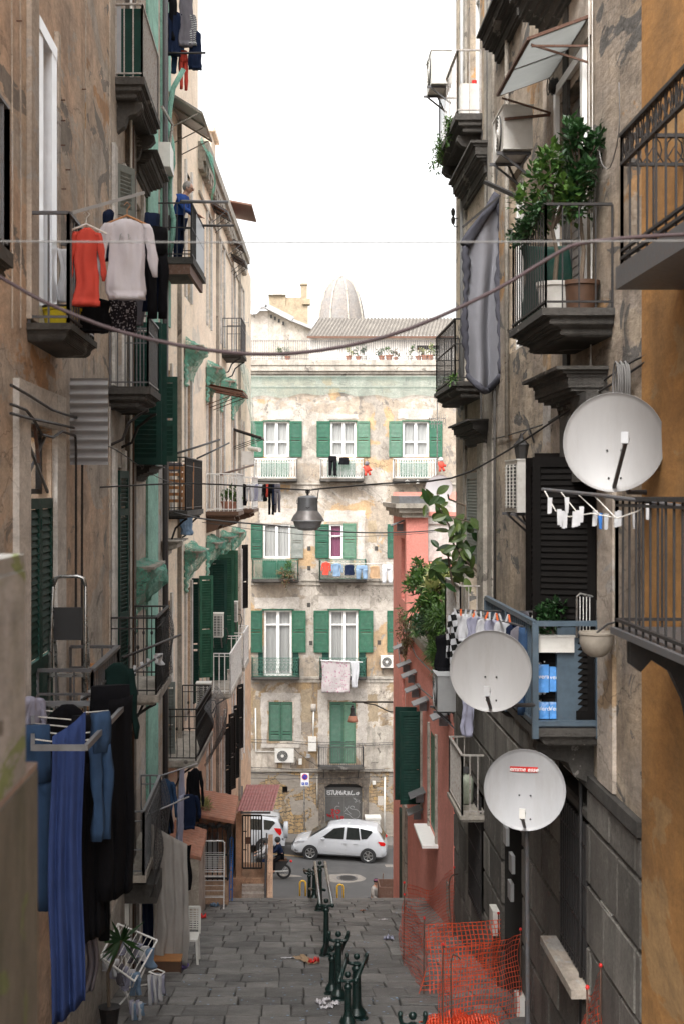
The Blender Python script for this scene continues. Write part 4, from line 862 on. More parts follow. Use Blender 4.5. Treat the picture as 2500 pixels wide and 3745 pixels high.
E = LC.P(29.6, 0); mb.quad((E.x, E.y, -17.5), (E.x-8, E.y, -17.5), (E.x-8, E.y, topz), (E.x, E.y, topz)); mb.build('roof', M['wall_cream'], Bcr)
mb = MB()
for k, (h_, d_) in enumerate(((0.28, 0.26), (0.5, 0.18), (0.7, 0.12), (1.3, 0.05))):
    mb.fbox(LC, 7.25, 24.5, topz-h_, topz-h_+0.26 if k < 3 else topz-h_+0.08, 0.003, d_)
for i in range(26): mb.fbox(LC, 7.6+i*0.65, 7.9+i*0.65, topz-0.72, topz-0.3, 0.003, 0.17)
mb.build('cornice', M['trim_light'], Bcr)
mb = MB(); mb.fbox(LC, 11.0, 12.4, topz, topz+1.15, -0.9, 0.0); mb.fbox(LC, 10.9, 12.5, topz+1.15, topz+1.27, -1.0, 0.1); mb.build('chimney', M['wall_cream'], Bcr)
MB().fbox(LC, 7.2, 12.0, topz+0.001, topz+0.55, -0.5, -0.05).build('parapet', M['wall_cream'], Bcr)
mb = MB(); mb.fbox(LC, 17.6, 20, topz+0.001, topz+0.5, -0.8, 0.05); mb.build('roof_hut', M['wall_pink'], Bcr)
mb = MB(); mb.obox(LC.P(19, topz+0.62, 0.1), LC.u*1.4, LC.n*0.62+V(0, 0, -0.12), V(0, 0, 0.025)); mb.build('hut_roof', M['rust'], Bcr)
for hh in hs_:
    window(Bcr, LC, *hh, 0.12, 1, 0.78, M['curtain'], 0.07, curt_gap=False)
    strip(Bcr, LC, hh[0]-0.2, hh[0]-0.01, hh[2], hh[3]+0.15, M['wall_white'], 'window_surround', 0.002, 0.05); strip(Bcr, LC, hh[1]+0.01, hh[1]+0.2, hh[2], hh[3]+0.15, M['wall_white'], 'window_surround', 0.002, 0.05)
cz = {4.33: 7.7, -0.45: 3.25, -5.08: -1.3}
NETS = []
for ci, (p, q) in enumerate(cols):
    for fl, zc_ in cz.items():
        if ci == 0: continue
        if ci > 3 and fl > 0: continue
        if fl > 0:
            continue
        if ci in (1, 2, 3, 4): cornice(Bcr, LC, p-0.3, q+0.3, zc_, 0.42, M['trim_light'], h=0.35); NETS.append((p-0.35, q+0.25, zc_, ci, fl))
strip(Bcr, LC, 0.15, 1.15, 3.3, 14, M['mint'], 'mint_strip', 0.002, 0.03)
mb = MB()
for (p, w_) in ((2.6, 0.1), (12.6, 0.12), (22, 0.12)): mb.fbox(LC, p, p+w_, -16.5, 8, 0.003, 0.09)
mb.build('drain_pipe', M['trim_light'], Bcr)
balcony(Bcr, LC, -1.3, 1.3, 4.33, 0.72, 1.0, M['iron_dark'], M['trim_stone'], 'plain', 0.14, mould=0, mid=(0.55,), r=0.008, st=0.12)
MB().fbox(LC, -1.25, 1.25, 4.02, 4.2, 0.6, 0.66).fbox(LC, -1.28, -1.2, 4.02, 4.2, 0.0, 0.66).build('balcony_beam', M['rust'], Bcr)
MB().fbox(LC, -0.4, 1.28, 4.4, 5.3, 0.675, 0.69).build('balcony_screen', M['bluegrey_metal'], Bcr)
balcony(Bcr, LC, -0.2, 3.2, -0.36, 0.5, 1.03, M['iron_dark'], M['trim_stone'], 'plain', 0.12, mould=1, brackets='iron', mid=(0.85,), r=0.010)
balcony(Bcr, LC, 0.0, 3.5, -5.2, 0.68, 1.0, M['iron_dark'], M['trim_light'], 'belly', 0.12, mould=1, mid=(0.86,), r=0.008, brackets='iron')
balcony(Bcr, LC, 9.3, 11.6, -0.5, 0.85, 0.98, M['white_iron'], M['wood_dark'], 'plain', 0.12, mould=1, mid=(), r=0.008, brackets='stone')
balcony(Bcr, LC, 14.6, 17.5, -0.5, 0.95, 0.95, M['white_iron'], M['wood_dark'], 'plain', 0.12, mould=1, mid=(), r=0.008, brackets='stone')
balcony(Bcr, LC, 8.2, 12.6, -5.05, 0.75, 1.0, M['white_iron'], M['trim_light'], 'plain', 0.15, mould=1, mid=(0.93,), r=0.012, brackets='iron')
balcony(Bcr, LC, 13.4, 15.8, -5.05, 0.75, 1.0, M['white_iron'], M['trim_light'], 'plain', 0.15, mould=1, mid=(0.93,), r=0.012)
balcony(Bcr, LC, 14.6, 16.6, 4.15, 0.62, 1.0, M['iron_grey'], M['trim_stone'], 'plain', 0.13, mould=1, brackets='iron', mid=(0.75,), r=0.008)
# green shutters standing open off the wall
for (px, w_, z0, z1, dy, mk) in ((700, 0.16, -4.9, -2.0, 0.3, 'shut_dark'), (727, 0.36, -4.55, -2.05, 0.5, 'shut_green'), (765, 0.46, -5.0, -1.8, 0.15, 'shut_dark'), (790, 0.5, -5.0, -1.75, 0.25, 'shut_green'), (818, 0.42, -5.0, -1.75, 0.15, 'shut_green'), (600, 0.2, -5.1, -3.7, 0.3, 'shut_grey')):
    a = LC.a(px); p = LC.P(a, 0, 0.02); shutter(Bcr, p, (1, dy, 0), w_, z0, z1, M[mk], mids=(0.45,), pitch=0.065)
for (px, z0, z1) in ((884, -4.2, -1.9), (818, -9.4, -7.0), (836, -9.4, -7.0), (850, -9.4, -7.0), (866, -8.8, -6.6)):
    a = LC.a(px); p = LC.P(a, 0, 0.02); shutter(Bcr, p, (1, 2.2, 0), 0.45, z0, z1, M['shut_black'], mids=(0.45,), pitch=0.07)
# awnings on the cream house
def awning(fr, a0, a1, zt, drop, d, mat, fmat, label, name='awning', tiles=False, group=None):
    T = thing(name, label, 'awning', fr.P((a0+a1)/2, zt-drop, 0), group)
    mb = MB()
    if tiles:
        def tf(u, v): a = a0+(a1-a0)*u; return fr.P(a, zt-drop*v+0.035*abs(math.sin(a*PI/0.2)), 0.01+d*v)
        mb.grid(tf, int((a1-a0)/0.2*8), 6)
        mb.quad(fr.P(a0, zt-0.03, 0.01), fr.P(a1, zt-0.03, 0.01), fr.P(a1, zt-drop-0.03, d), fr.P(a0, zt-drop-0.03, d))
    else:
        c = fr.P((a0+a1)/2, zt-drop/2, 0.01+d/2); mb.obox(c, fr.u*((a1-a0)/2), fr.n*(d/2)+V(0, 0, -drop/2), V(0, 0, 0.006))
    mb.build('panel', mat, T, smooth=tiles)
    fm = MB()
    for a in (a0, (a0+a1)/2, a1): fm.bar(fr.P(a, zt-0.03, 0.01), fr.P(a, zt-drop-0.03, d), 0.035); fm.bar(fr.P(a, zt-drop-0.35, 0.01), fr.P(a, zt-drop-0.03, d*0.9), 0.02)
    fm.bar(fr.P(a0, zt-drop-0.03, d), fr.P(a1, zt-drop-0.03, d), 0.04); fm.bar(fr.P(a0, zt-0.03, 0.02), fr.P(a1, zt-0.03, 0.02), 0.04)
    fm.build('frame', fmat, T); return T
awning(LC, 0.4, 2.6, 7.9, 0.45, 0.72, M['panel_grey'], M['trim_light'], 'grey panel awning on a pale frame above the leaning man')
awning(LC, 9.3, 11.5, 2.78, 0.18, 0.95, M['terracotta'], M['wood_dark'], 'small orange tiled awning above the plant balcony', tiles=True)
awning(LC, 18.8, 21, 2.1, 0.3, 0.95, M['rust'], M['iron_dark'], 'brown sheet awning high on the cream house, next to the far block')
for k, (px, py) in enumerate(((775, 735), (838, 862), (850, 925))):
    a, z = LC.at(px-5, py); awning(LC, a, a+1.4, z, 0.25, 0.45, M['rust'], M['iron_grey'], ('dark rusty awning under the roof edge of the cream house', 'black sheet awning above the lowest roof awning of the cream house', 'lowest of the dark roof awnings on the cream house')[k], group='dark awnings under the roof edge')
# tiled lean-tos at the foot of the cream house
def tile_roof(parent, x0, x1, y0, y1, z0, z1, mat, tile=0.2, along='y'):
    """rows of half round tiles running out along x, from wall height z0 down to z1"""
    mb = MB()
    def tf(u, v):
        y = y0+(y1-y0)*v; x = x0+(x1-x0)*u; st = 0.02*((u*5) % 1.0)
        return V(x, y, z0+(z1-z0)*u+0.045*abs(math.sin(PI*(y-y0)/tile))+st)
    mb.grid(tf, 24, int((y1-y0)/tile*8)); mb.quad((x0, y0, z0-0.05), (x1, y0, z1-0.05), (x1, y1, z1-0.05), (x0, y1, z0-0.05)); mb.quad((x0, y0, z0-0.05), (x1, y0, z1-0.05), (x1, y0, z1+0.02), (x0, y0, z0+0.02))
    return mb.build('roof', mat, parent, smooth='auto')
H1 = thing('lean_to', 'small lean-to under an orange tiled roof, barred front, at the foot of the cream house', 'shed', (-1.6, 31, -9))
tile_roof(H1, -2.4, -1.1, 30.0, 32.4, -6.72, -6.95, M['terracotta'])
mb = MB(); mb.box((-2.35, 30.25, -9.5), (-1.25, 32.3, -8.2)); mb.box((-2.35, 32.1, -8.2), (-1.25, 32.3, -7.05)); mb.build('wall', M['wall_peach'], H1)
mb = MB(); 
for x in [-2.0+0.105*i for i in range(8)]: mb.bar((x, 30.22, -8.25), (x, 30.22, -7.05), 0.025)
for i in range(14): mb.bar((-1.25, 30.25+0.14*i, -8.25), (-1.25, 30.25+0.14*i, -7.05), 0.02)
for z in (-8.2, -7.7, -7.1): mb.bar((-2.1, 30.22, z), (-1.24, 30.22, z), 0.04); mb.bar((-1.25, 30.22, z), (-1.25, 32.2, z), 0.035)
mb.build('grille', M['iron_dark'], H1)
mb = MB(); pts = [V(-2.05+0.85*t/16, 30.1+0.02*math.sin(t*2), -7.06+0.04*math.sin(t*1.7)) for t in range(17)]; mb.tube(pts, [0.05+0.02*math.sin(t*2.3) for t in range(17)], 6); mb.build('rolled_net', M['grey_net'], H1)
MB().box((-1.95, 30.6, -8.1), (-1.5, 31.4, -7.5)).build('cabinet', M['plastic_grey'], H1)
H2_ = thing('lean_to', 'lower orange tiled lean-to half hidden behind the hanging grey sheet', 'shed', (-1.9, 28.3, -8.5))
tile_roof(H2_, -2.4, -1.66, 27.5, 29.6, -6.85, -7.08, M['terracotta'])
MB().box((-2.38, 27.5, -9), (-1.7, 29.7, -7.1)).build('wall', M['wall_grey'], H2_)
# entrance with gate, steps and pink sheet canopy
E1 = thing('entrance_steps', 'pink rendered entrance landing with steps and a sloping side wall, by the street', 'steps', (-1.2, 46, -16))
mb = MB(); mb.box((-2.2, 46.3, -17), (XP(983, 47), 48.3, ZP(3178, 47.5)))
mb.build('landing', M['wall_peach'], E1)
mb = MB(); z0 = ZP(3178, 47.5)
for i in range(8): mb.box((XP(885, 46), 46.3-0.3*(i+1), -17), (XP(974, 46), 46.3-0.3*i, z0-0.17*(i+1)))
mb.build('steps', M['render_white'], E1)
mb = MB(); X_ = XP(978, 46)
mb.prism([(X_, 48.3, -17), (X_, 48.3, z0+0.95), (X_, 46.3, z0+0.5), (X_, 44, z0-1.0), (X_, 44, -17)], (0.16, 0, 0)); mb.build('side_wall', M['wall_peach'], E1)
mb = MB(); mb.bar((X_-0.05, 48.2, z0+1.0), (X_-0.05, 46.2, z0+0.75), 0.05); mb.bar((X_-0.05, 46.2, z0+0.75), (X_-0.05, 44, z0-0.6), 0.06); mb.box((X_-0.1, 44, -16), (X_-0.05, 44.05, z0-0.6)); mb.quad((X_-0.04, 48.2, z0), (X_-0.04, 46.2, z0), (X_-0.04, 46.2, z0+0.75), (X_-0.04, 48.2, z0+1.0)); mb.build('handrail', M['iron_dark'], E1)
mb = MB(); mb.box((XP(866, 47), 46.35, -17), (XP(886, 47), 48.3, ZP(2960, 47))); mb.build('pier', M['wall_peach'], E1)
def gate(label):
    T = thing('gate', label, 'gate', (XP(925, 46.4), 46.35, z0)); x0, x1 = XP(888, 46.35), XP(957, 46.35); zt_, zb_ = ZP(2983, 46.35), ZP(3176, 46.35)
    mb = MB()
    for x in (x0, x1): mb.bar((x, 46.35, zb_), (x, 46.35, zt_), 0.05)
    for z in (zb_, zt_): mb.bar((x0, 46.35, z), (x1, 46.35, z), 0.05)
    for z in (zb_+0.6, zb_+1.2): mb.bar((x0, 46.35, z), (x0+0.13, 46.35, z), 0.03)
    mb.build('frame', M['iron_dark'], T)
    mb = MB()
    for i in range(1, 7): x = x0+(x1-x0)*i/7; mb.bar((x, 46.35, zb_), (x, 46.35, zt_), 0.03)
    mb.build('bars', M['iron_dark'], T); MB().box((x0+0.1, 46.3, zb_+0.8), (x0+0.25, 46.4, zb_+1.0)).build('lock', M['rust'], T)
gate('black barred iron gate standing open at the top of the pink steps')
C1 = thing('canopy', 'purple red sheet tile canopy over the gate and pink steps', 'canopy', (XP(940, 47), 47, ZP(2965, 47)))
mb = MB(); za, zb2 = ZP(2872, 49), ZP(2968, 45.8)
def cf_(u, v):
    y = 45.8+3.2*v; x = XP(882+(1010-882)*u, 47)-0.1*(1-v)-(1-u)*0.0+0.12*v; return V(x, y, zb2+(za-zb2)*v+0.02*abs(math.sin(u*PI*12))+0.03*((v*7) % 1))
mb.grid(cf_, 96, 42); mb.build('sheet', M['tile_pink'], C1, smooth='auto')
MB().bar((XP(880, 45.8), 45.78, zb2-0.04), (XP(990, 45.8), 45.78, zb2-0.04), 0.06).bar((XP(886, 46), 46, zb2-0.05), (XP(886, 49), 49, za-0.06), 0.06).build('frame', M['iron_grey'], C1)
# ================================================================ right side of the alley
Br = thing('orange_house', 'smooth orange plastered house at the right edge, nearest the camera', 'building', (3.05, 8, -6))
YE = RW.a(2358)
wall(Br, RW, 2, YE, -5.1-0.35, 14, M['wall_orange'], [(8.6, 9.9, -1.0, 1.4)], 0.2, d=0.03)
strip(Br, RW, 2, YE, -8, -5.45, M['trim_stone'], 'plinth', -0.3, 0.031)
MB().box((3.02, YE-0.001, -8), (3.3, YE+0.002, 14)).build('corner', M['wall_orange'], Br)
window(Br, RW, 8.6, 9.9, -1.0, 1.4, 0.15, 1, 0.7, M['curtain'])
balcony(Br, RW, 8.3, 10.9, 1.72, 0.54, 1.0, M['iron_dark'], M['iron_grey'], 'ringtop', 0.24, mould=0, mid=(0.12,), r=0.007, st=0.17, top=0.022)
balcony(Br, RW, 8.2, 10.9, -1.03, 0.58, 0.98, M['iron_dark'], M['iron_grey'], 'plain', 0.2, mould=0, mid=(0.95,), r=0.0075, st=0.05, top=0.022)
for a in (10.6, 8.9):
    mb = MB(); mb.prism([RW.P(a, -1.1, 0), RW.P(a, -1.1, 0.5), RW.P(a, -1.28, 0.5), RW.P(a, -1.34, 0.42), RW.P(a, -1.25, 0.34), RW.P(a, -1.34, 0.2), RW.P(a, -1.55, 0.1), RW.P(a, -1.75, 0.06), RW.P(a, -1.7, 0)], RW.u*0.1)
    mb.build('bracket', M['iron_dark'], Br)
# ---- tall brown house
Bt = thing('brown_house', 'tall weathered brown house on the right with a rusticated stone ground floor', 'building', (3.05, 19, -8))
YB = 25.8
g1 = (14.62, 15.95, 1.8, 4.35)          # window with roller shutter
g2 = (13.9, 15.3, -2.25, 0.4)           # dark shutters
g3 = (14.35, 15.75, -4.95, -3.35)       # barred window
g4 = (18.3, 20.0, -8.5, -4.4)           # doorway
g5 = (21.9, 23.4, -6.6, -4.7)           # barred window
g6 = (21.9, 23.3, 1.8, 4.4); g7 = (22.4, 23.9, -2.3, 0.35); g8 = (22.6, 23.8, 6.0, 8.9); g9 = (21.9, 23.2, -4.9, -3.0)
g10 = (18.4, 19.6, 1.9, 4.3); gm = (14.3, 16.0, -3.2, -2.45)
wall(Bt, RW, YE, YB, -2.85, 14, M['wall_brown'], [g1, g2, g6, g7, g8, g10, (14.3, 16.0, -2.9, -2.45)], 0.25)
BLK = [(14.3, 16.0, -3.2, -2.85), g3, g4, g5]
wall(Bt, RW, YE, YB, -9, -2.85, M['joint'], [g3, g4, g5, (14.3, 16.0, -3.2, -2.85)], 0.3, name='stone_base_wall')
mb = MB(); z = -8.9; r_ = 0
while z < -3.0:
    h = min(0.62, -2.96-z); a = YE-0.6*(r_ % 2)-0.2
    while a < YB:
        w = rnd.uniform(0.95, 1.25); a0, a1, z0, z1 = max(a+0.015, YE), min(a+w-0.015, YB), z+0.015, z+h-0.015
        cells = [(a0, a1, z0, z1)]
        for hh in BLK:
            new = []
            for (p, q, s, t) in cells:
                if q <= hh[0] or p >= hh[1] or t <= hh[2] or s >= hh[3]: new.append((p, q, s, t)); continue
                if p < hh[0]: new.append((p, hh[0], s, t))
                if q > hh[1]: new.append((hh[1], q, s, t))
                m0, m1 = max(p, hh[0]), min(q, hh[1])
                if s < hh[2]: new.append((m0, m1, s, hh[2]))
                if t > hh[3]: new.append((m0, m1, hh[3], t))
            cells = new
        d = 0.035+rnd.uniform(0, 0.014)
        for (p, q, s, t) in cells:
            if q-p < 0.04 or t-s < 0.04: continue
            e = 0.018; i = len(mb.v); mb.v += [RW.P(p, s, 0.001), RW.P(q, s, 0.001), RW.P(q, t, 0.001), RW.P(p, t, 0.001), RW.P(p+e, s+e, d), RW.P(q-e, s+e, d), RW.P(q-e, t-e, d), RW.P(p+e, t-e, d)]
            mb.f += [(i+4, i+5, i+6, i+7)]+[(i+k, i+(k+1) % 4, i+4+(k+1) % 4, i+4+k) for k in range(4)]
        a += w
    z += h; r_ += 1
mb.build('stone_blocks', M['big_blocks'], Bt)
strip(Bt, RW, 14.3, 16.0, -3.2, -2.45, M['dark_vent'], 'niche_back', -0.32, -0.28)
mb = MB(); mb.quad((3.05, YB, -9), (9, YB, -9), (9, YB, 14), (3.05, YB, 14)); mb.box((3.06, YE, 13.9), (9, YB, 14)); mb.build('end_wall', M['wall_brown'], Bt)
strip(Bt, RW, YE, YB, -2.95, -2.82, M['trim_stone'], 'string_course', 0.002, 0.07)
for (p, q, m_) in ((13.2, 13.85, 'wall_grey'), (15.35, 15.6, 'trim_stone'), (21.0, 21.8, 'trim_light'), (16.5, 16.8, 'wall_grey'), (24.2, 24.5, 'trim_light')): strip(Bt, RW, p, q, -2.8, 0.9 if p < 14 else 13, M[m_], 'plaster_band', 0.002, 0.04)
# window g1 frame: roller shutter
strip(Bt, RW, g1[0]-0.12, g1[0]-0.005, g1[2], g1[3]+0.1, M['win_white'], 'window_frame', 0.002, 0.05); strip(Bt, RW, g1[1]+0.005, g1[1]+0.12, g1[2], g1[3]+0.1, M['win_white'], 'window_frame', 0.002, 0.05); strip(Bt, RW, g1[0]-0.12, g1[1]+0.12, g1[3]+0.1, g1[3]+0.2, M['win_white'], 'window_frame', 0.002, 0.05)
mb = MB(); z = g1[2]
while z < g1[3]-0.05: mb.fbox(RW, g1[0]+0.01, g1[1]-0.01, z, z+0.085, -0.16, -0.13); z += 0.1
mb.fbox(RW, g1[0]+0.01, g1[1]-0.01, g1[2], g1[3], -0.17, -0.155); mb.build('roller_shutter', M['plastic_grey'], Bt)
strip(Bt, RW, 16.2, 16.6, 2.0, 6, M['wall_grey'], 'plaster_band', 0.002, 0.03)
strip(Bt, RW, 14.3, 16.4, 4.6, 7.0, M['wall_grey'], 'grey_panel', 0.002, 0.02)
# dark shutters standing open, window g2
mb = MB(); window(Bt, RW, *g2, 0.15, 1, 0.7, None, 0.08, M['wood_dark'])
shutter(Bt, (3.02, 13.95), (-0.93, 0.36, 0), 0.62, -2.25, 0.35, M['shut_black'], mids=(0.45,), pitch=0.06); shutter(Bt, (3.02, 15.3), (-0.55, 0.7, 0), 0.6, -2.25, 0.38, M['shut_black'], mids=(0.45,), pitch=0.06)
shutter(Bt, (3.02, 14.5), (-0.75, 0.2, 0), 0.5, -2.2, 0.4, M['shut_black'], mids=(0.45,), pitch=0.06)
for hh in (g6, g8, g10): window(Bt, RW, *hh, 0.15, 1, 0.75, M['curtain'], 0.08, M['win_white'])
shutter_flat(Bt, RW, 22.4, 23.9, -1.15, 0.32, M['shut_grey'], 0.03, (), pitch=0.05)
# sills, grilles of the stone floor
mb = MB(); mb.fbox(RW, 14.2, 15.95, -5.06, -4.97, 0.002, 0.22); mb.build('sill', M['wall_grey'], Bt)
def grille(hh, d=0.04, sp=0.12, mat='iron_dark'):
    mb = MB(); a = hh[0]
    while a <= hh[1]+0.01: mb.bar(RW.P(a, hh[2], d), RW.P(a, hh[3], d), 0.022); a += sp
    z = hh[2]+0.1
    while z < hh[3]: mb.bar(RW.P(hh[0], z, d), RW.P(hh[1], z, d), 0.02); z += 0.42
    mb.build('window_grille', M[mat], Bt); MB().fbox(RW, hh[0], hh[1], hh[2], hh[3], -0.31, -0.28).build('dark_interior_backing', M['unlit_dark'], Bt)  # dark slab behind the bars stands in for the unlit interior
grille(g3); grille(g5, 0.08)
MB().fbox(RW, g4[0], g4[1], -9, g4[3], -0.31, -0.26).build('door', M['shut_black'], Bt)
for (a, z) in ((19.7, -4.75), (19.2, -5.0), (19.3, -5.4)): strip(Bt, RW, a-0.13, a+0.13, z-0.12, z+0.12, M['plastic_grey'], 'intercom', 0.003, 0.05)
strip(Bt, RW, 20.2, 20.55, -6.3, -5.95, M['plastic_white'], 'letter_box', 0.003, 0.14); strip(Bt, RW, 18.05, 18.28, -6.7, -6.4, M['plastic_white'], 'letter_box', 0.003, 0.14)
mb = MB()
for i in range(7): mb.fbox(RW, 13.3, 13.75, -3.72-0.04*i, -3.70-0.04*i, 0.002, 0.03)
mb.build('wall_vent', M['plastic_white'], Bt)
# hoods and cornices
cornice(Bt, RW, 13.5, 15.5, 1.2, 0.5, M['trim_stone'], h=0.5, steps=5); cornice(Bt, RW, 21.3, 23.9, 1.1, 0.36, M['trim_stone'], h=0.36, steps=4)
cornice(Bt, RW, 21.4, 24.4, 5.3, 0.3, M['trim_stone'], h=0.5, steps=4); cornice(Bt, RW, 14.5, 16.9, 5.85, 0.42, M['trim_stone'], h=0.6, steps=4); cornice(Bt, RW, 18.3, 20.6, 6.6, 0.32, M['trim_stone'], h=0.45, steps=4)
strip(Bt, RW, 14.0, 14.4, 0.3, 0.75, M['trim_stone'], 'pilaster', 0.002, 0.3); strip(Bt, RW, 21.5, 22.2, -2.7, 0.75, M['trim_light'], 'pilaster', 0.002, 0.1)
mb = MB(); mb.fbox(RW, 13.35, 14.1, 0.1, 0.95, 0.002, 0.25); mb.build('corbel', M['trim_stone'], Bt)
# balconies
balcony(Bt, RW, 13.25, 15.25, 1.72, 0.68, 0.97, M['iron_dark'], M['trim_stone'], 'plain', 0.14, mould=3, brackets=None, mid=(), r=0.006, st=0.07)
balcony(Bt, RW, 22.3, 25.2, 1.74, 0.46, 0.98, M['iron_dark'], M['trim_stone'], 'plain', 0.15, mould=3, mid=(0.6,), r=0.006, st=0.07)
balcony(Bt, RW, 22.3, 25.1, 5.94, 0.42, 1.0, M['iron_pale'], M['trim_stone'], 'plain', 0.2, mould=3, mid=(), r=0.006, brackets='stone')
balcony(Bt, RW, 21.8, 23.9, -2.42, 0.44, 0.98, M['iron_pale'], M['trim_stone'], 'plain', 0.15, mould=2, mid=(), r=0.008, st=0.06)
balcony(Bt, RW, 21.75, 23.5, -4.95, 0.42, 0.92, M['iron_pale'], M['trim_light'], 'plain', 0.11, mould=1, mid=(), r=0.009, st=0.06)
bl = balcony(Bt, RW, 13.85, 17.3, -2.3, 0.66, 0.02, M['blue_grey_paint'], M['trim_stone'], 'plain', 0.8, mould=2, mid=(), r=0.012, st=0.08, brackets='stone')
mb = MB()   # blue grey steel enclosure
z0, z1 = -2.3, -1.28
for (a, d) in ((13.87, 0.64), (13.87, 0.02), (15.6, 0.64), (17.25, 0.64), (17.25, 0.02)): mb.bar(RW.P(a, z0-0.1, d), RW.P(a, z1, d), 0.06)
for z in (z0+0.05, z1): mb.bar(RW.P(13.87, z, 0.02), RW.P(13.87, z, 0.64), 0.05); mb.bar(RW.P(13.87, z, 0.64), RW.P(17.25, z, 0.64), 0.05)
for i in range(26): a = 14.0+i*0.125; mb.bar(RW.P(a, z0, 0.64), RW.P(a, z1, 0.64), 0.018)
mb.build('railing', M['blue_grey_paint'], bl)
MB().fbox(RW, 14.0, 14.6, z0+0.02, z1-0.05, 0.03, 0.40).build('cabinet', M['blue_grey_paint'], Bt)
# pipes
for (px, y0, y1, r, d, m_) in ((1865, -400, 1600, 0.03, 0.05, 'trim_light'), (1700, -400, 1500, 0.035, 0.06, 'plastic_grey'), (1770, 1250, 2600, 0.02, 0.05, 'trim_stone'), (1790, -200, 900, 0.012, 0.04, 'cable'), (1820, 1250, 2300, 0.02, 0.05, 'trim_stone'), (2140, 2700, 3745, 0.02, 0.05, 'cable')):
    a = RW.a(px); MB().tube([RW.P(a, ZP(y0, a), d), RW.P(a, ZP((y0+y1)/2, a), d), RW.P(a, ZP(y1, a), d)], r, 7).build('wall_pipe', M[m_], Bt, smooth=True)
# ---- pink house
Bp = thing('pink_house', 'coral pink house on the right with a planted roof terrace and dark green shutters', 'building', (3, 33, -10))
ZT = -3.3
q1 = (PW.a(1524), PW.a(1508), 0, 0)
def hp(x0, x1, yt, yb, ref): a0, a1 = sorted((PW.a(x0), PW.a(x1))); return (a0, a1, ZP(yb, ref), ZP(yt, ref))
w1 = (28.6, 30.0, -7.0, -5.0); w2 = (31.8, 33.1, -7.1, -5.0); w3 = (35.8, 37.0, -13, -8.0); w4 = (31.2, 32.2, -11, -8.9)
w5 = (36.2, 37.4, -7, -4.8)
wall(Bp, PW, 25.82, 36.0, -11.5, ZT-0.1, M['wall_pink'], [w1, w2], 0.22)
wall(Bp, PW, 36.0, 40.4, -14.5, -0.55, M['wall_pink'], [w5, (36.4, 37.6, -2.8, -1.2)], 0.22)
mb = MB(); mb.quad((3, 40.4, -17), (10, 40.4, -17), (10, 40.4, 0), (3, 40.4, -0)); mb.box((3.06, 36, -0.6), (10, 40.4, -0.5)); mb.build('end_wall', M['wall_pink'], Bp)
mb = MB(); mb.box((3.02, 25.85, ZT-0.9), (9, 36, ZT-0.8)); mb.build('terrace_floor', M['trim_light'], Bp)
mb = MB(); mb.fbox(PW, 25.82, 36.0, ZT-0.1, ZT, -0.3, 0.08); mb.fbox(PW, 25.82, 36, ZT-0.2, ZT-0.1, 0.002, 0.04); mb.fbox(PW, 25.82, 36, ZT-0.8, ZT-0.1, -0.25, -0.15); mb.build('parapet_coping', M['trim_light'], Bp)
mb = MB(); mb.box((3.0, 36.0, ZT-0.8), (3.55, 36.01, -0.55)); mb.build('pier', M['wall_pink'], Bp)
mb = MB(); mb.box((3.56, 36.1, -1.75), (10, 36.2, -0.2)); mb.box((3.55, 36.05, -0.8), (4.1, 36.3, -0.12)); mb.build('upper_wall', M['wall_white'], Bp)
mb = MB(); mb.box((3.55, 36.4, ZT-0.8), (10, 36.5, -1.7)); mb.build('terrace_back_wall', M['wall_cream'], Bp)
mb = MB(); mb.box((3.5, 35.5, -1.92), (6, 36.2, -1.78)); mb.tube([(3.95, 35.45, -1.9), (4.0, 35.45, -2.5), (4.2, 35.45, -2.85), (4.7, 35.5, -2.9)], 0.07, 8); mb.build('gutter', M['wall_pink'], Bp)
mb = MB()
for k, (h_, d_) in enumerate(((0.0, 0.28), (0.12, 0.2), (0.24, 0.12))):
    mb.fbox(PW, 36.0-d_, 40.4+d_, -0.4-h_, -0.4-h_+0.118, -0.55, d_)
mb.build('cornice', M['trim_light'], Bp); MB().fbox(PW, 35.8, 38.5, -0.28, -0.1, -0.5, 0.2).build('chimney_cap', M['bluegrey_metal'], Bp)
for hh in (w1, w2, w5): window(Bp, PW, *hh, 0.15, 1, None, M['curtain'], 0.06)
strip(Bp, PW, w1[0]-0.14, w1[0]-0.003, w1[2]-0.05, w1[3]+0.14, M['trim_light'], 'window_surround', 0.002, 0.05); strip(Bp, PW, w1[1]+0.003, w1[1]+0.14, w1[2]-0.05, w1[3]+0.14, M['trim_light'], 'window_surround', 0.002, 0.05)
strip(Bp, PW, w2[0]-0.14, w2[0]-0.003, w2[2]-0.05, w2[3]+0.14, M['trim_light'], 'window_surround', 0.002, 0.05)
MB().fbox(PW, w1[0]-0.25, w1[1]+0.25, w1[2]-0.1, w1[2]-0.04, 0.002, 0.32).build('sill', M['win_white'], Bp)
for a in (28.65, 29.32): shutter_flat(Bp, PW, a, a+0.64, w1[2]+0.02, w1[3]-0.02, M['shut_green_pale'], -0.03, (0.4,), pitch=0.06)
shutter(Bp, (3.0, 31.7), (-0.93, -0.05, 0), 0.5, -6.95, -4.88, M['shut_dark'], mids=(0.4,), pitch=0.06); shutter(Bp, (3.0, 33.1), (-0.9, 0.1, 0), 0.5, -7.1, -5.0, M['shut_dark'], mids=(0.4,), pitch=0.06)
shutter(Bp, (3.0, 34.2), (-0.9, 0.1, 0), 0.42, -7.4, -5.2, M['shut_dark'], mids=(0.4,), pitch=0.06)
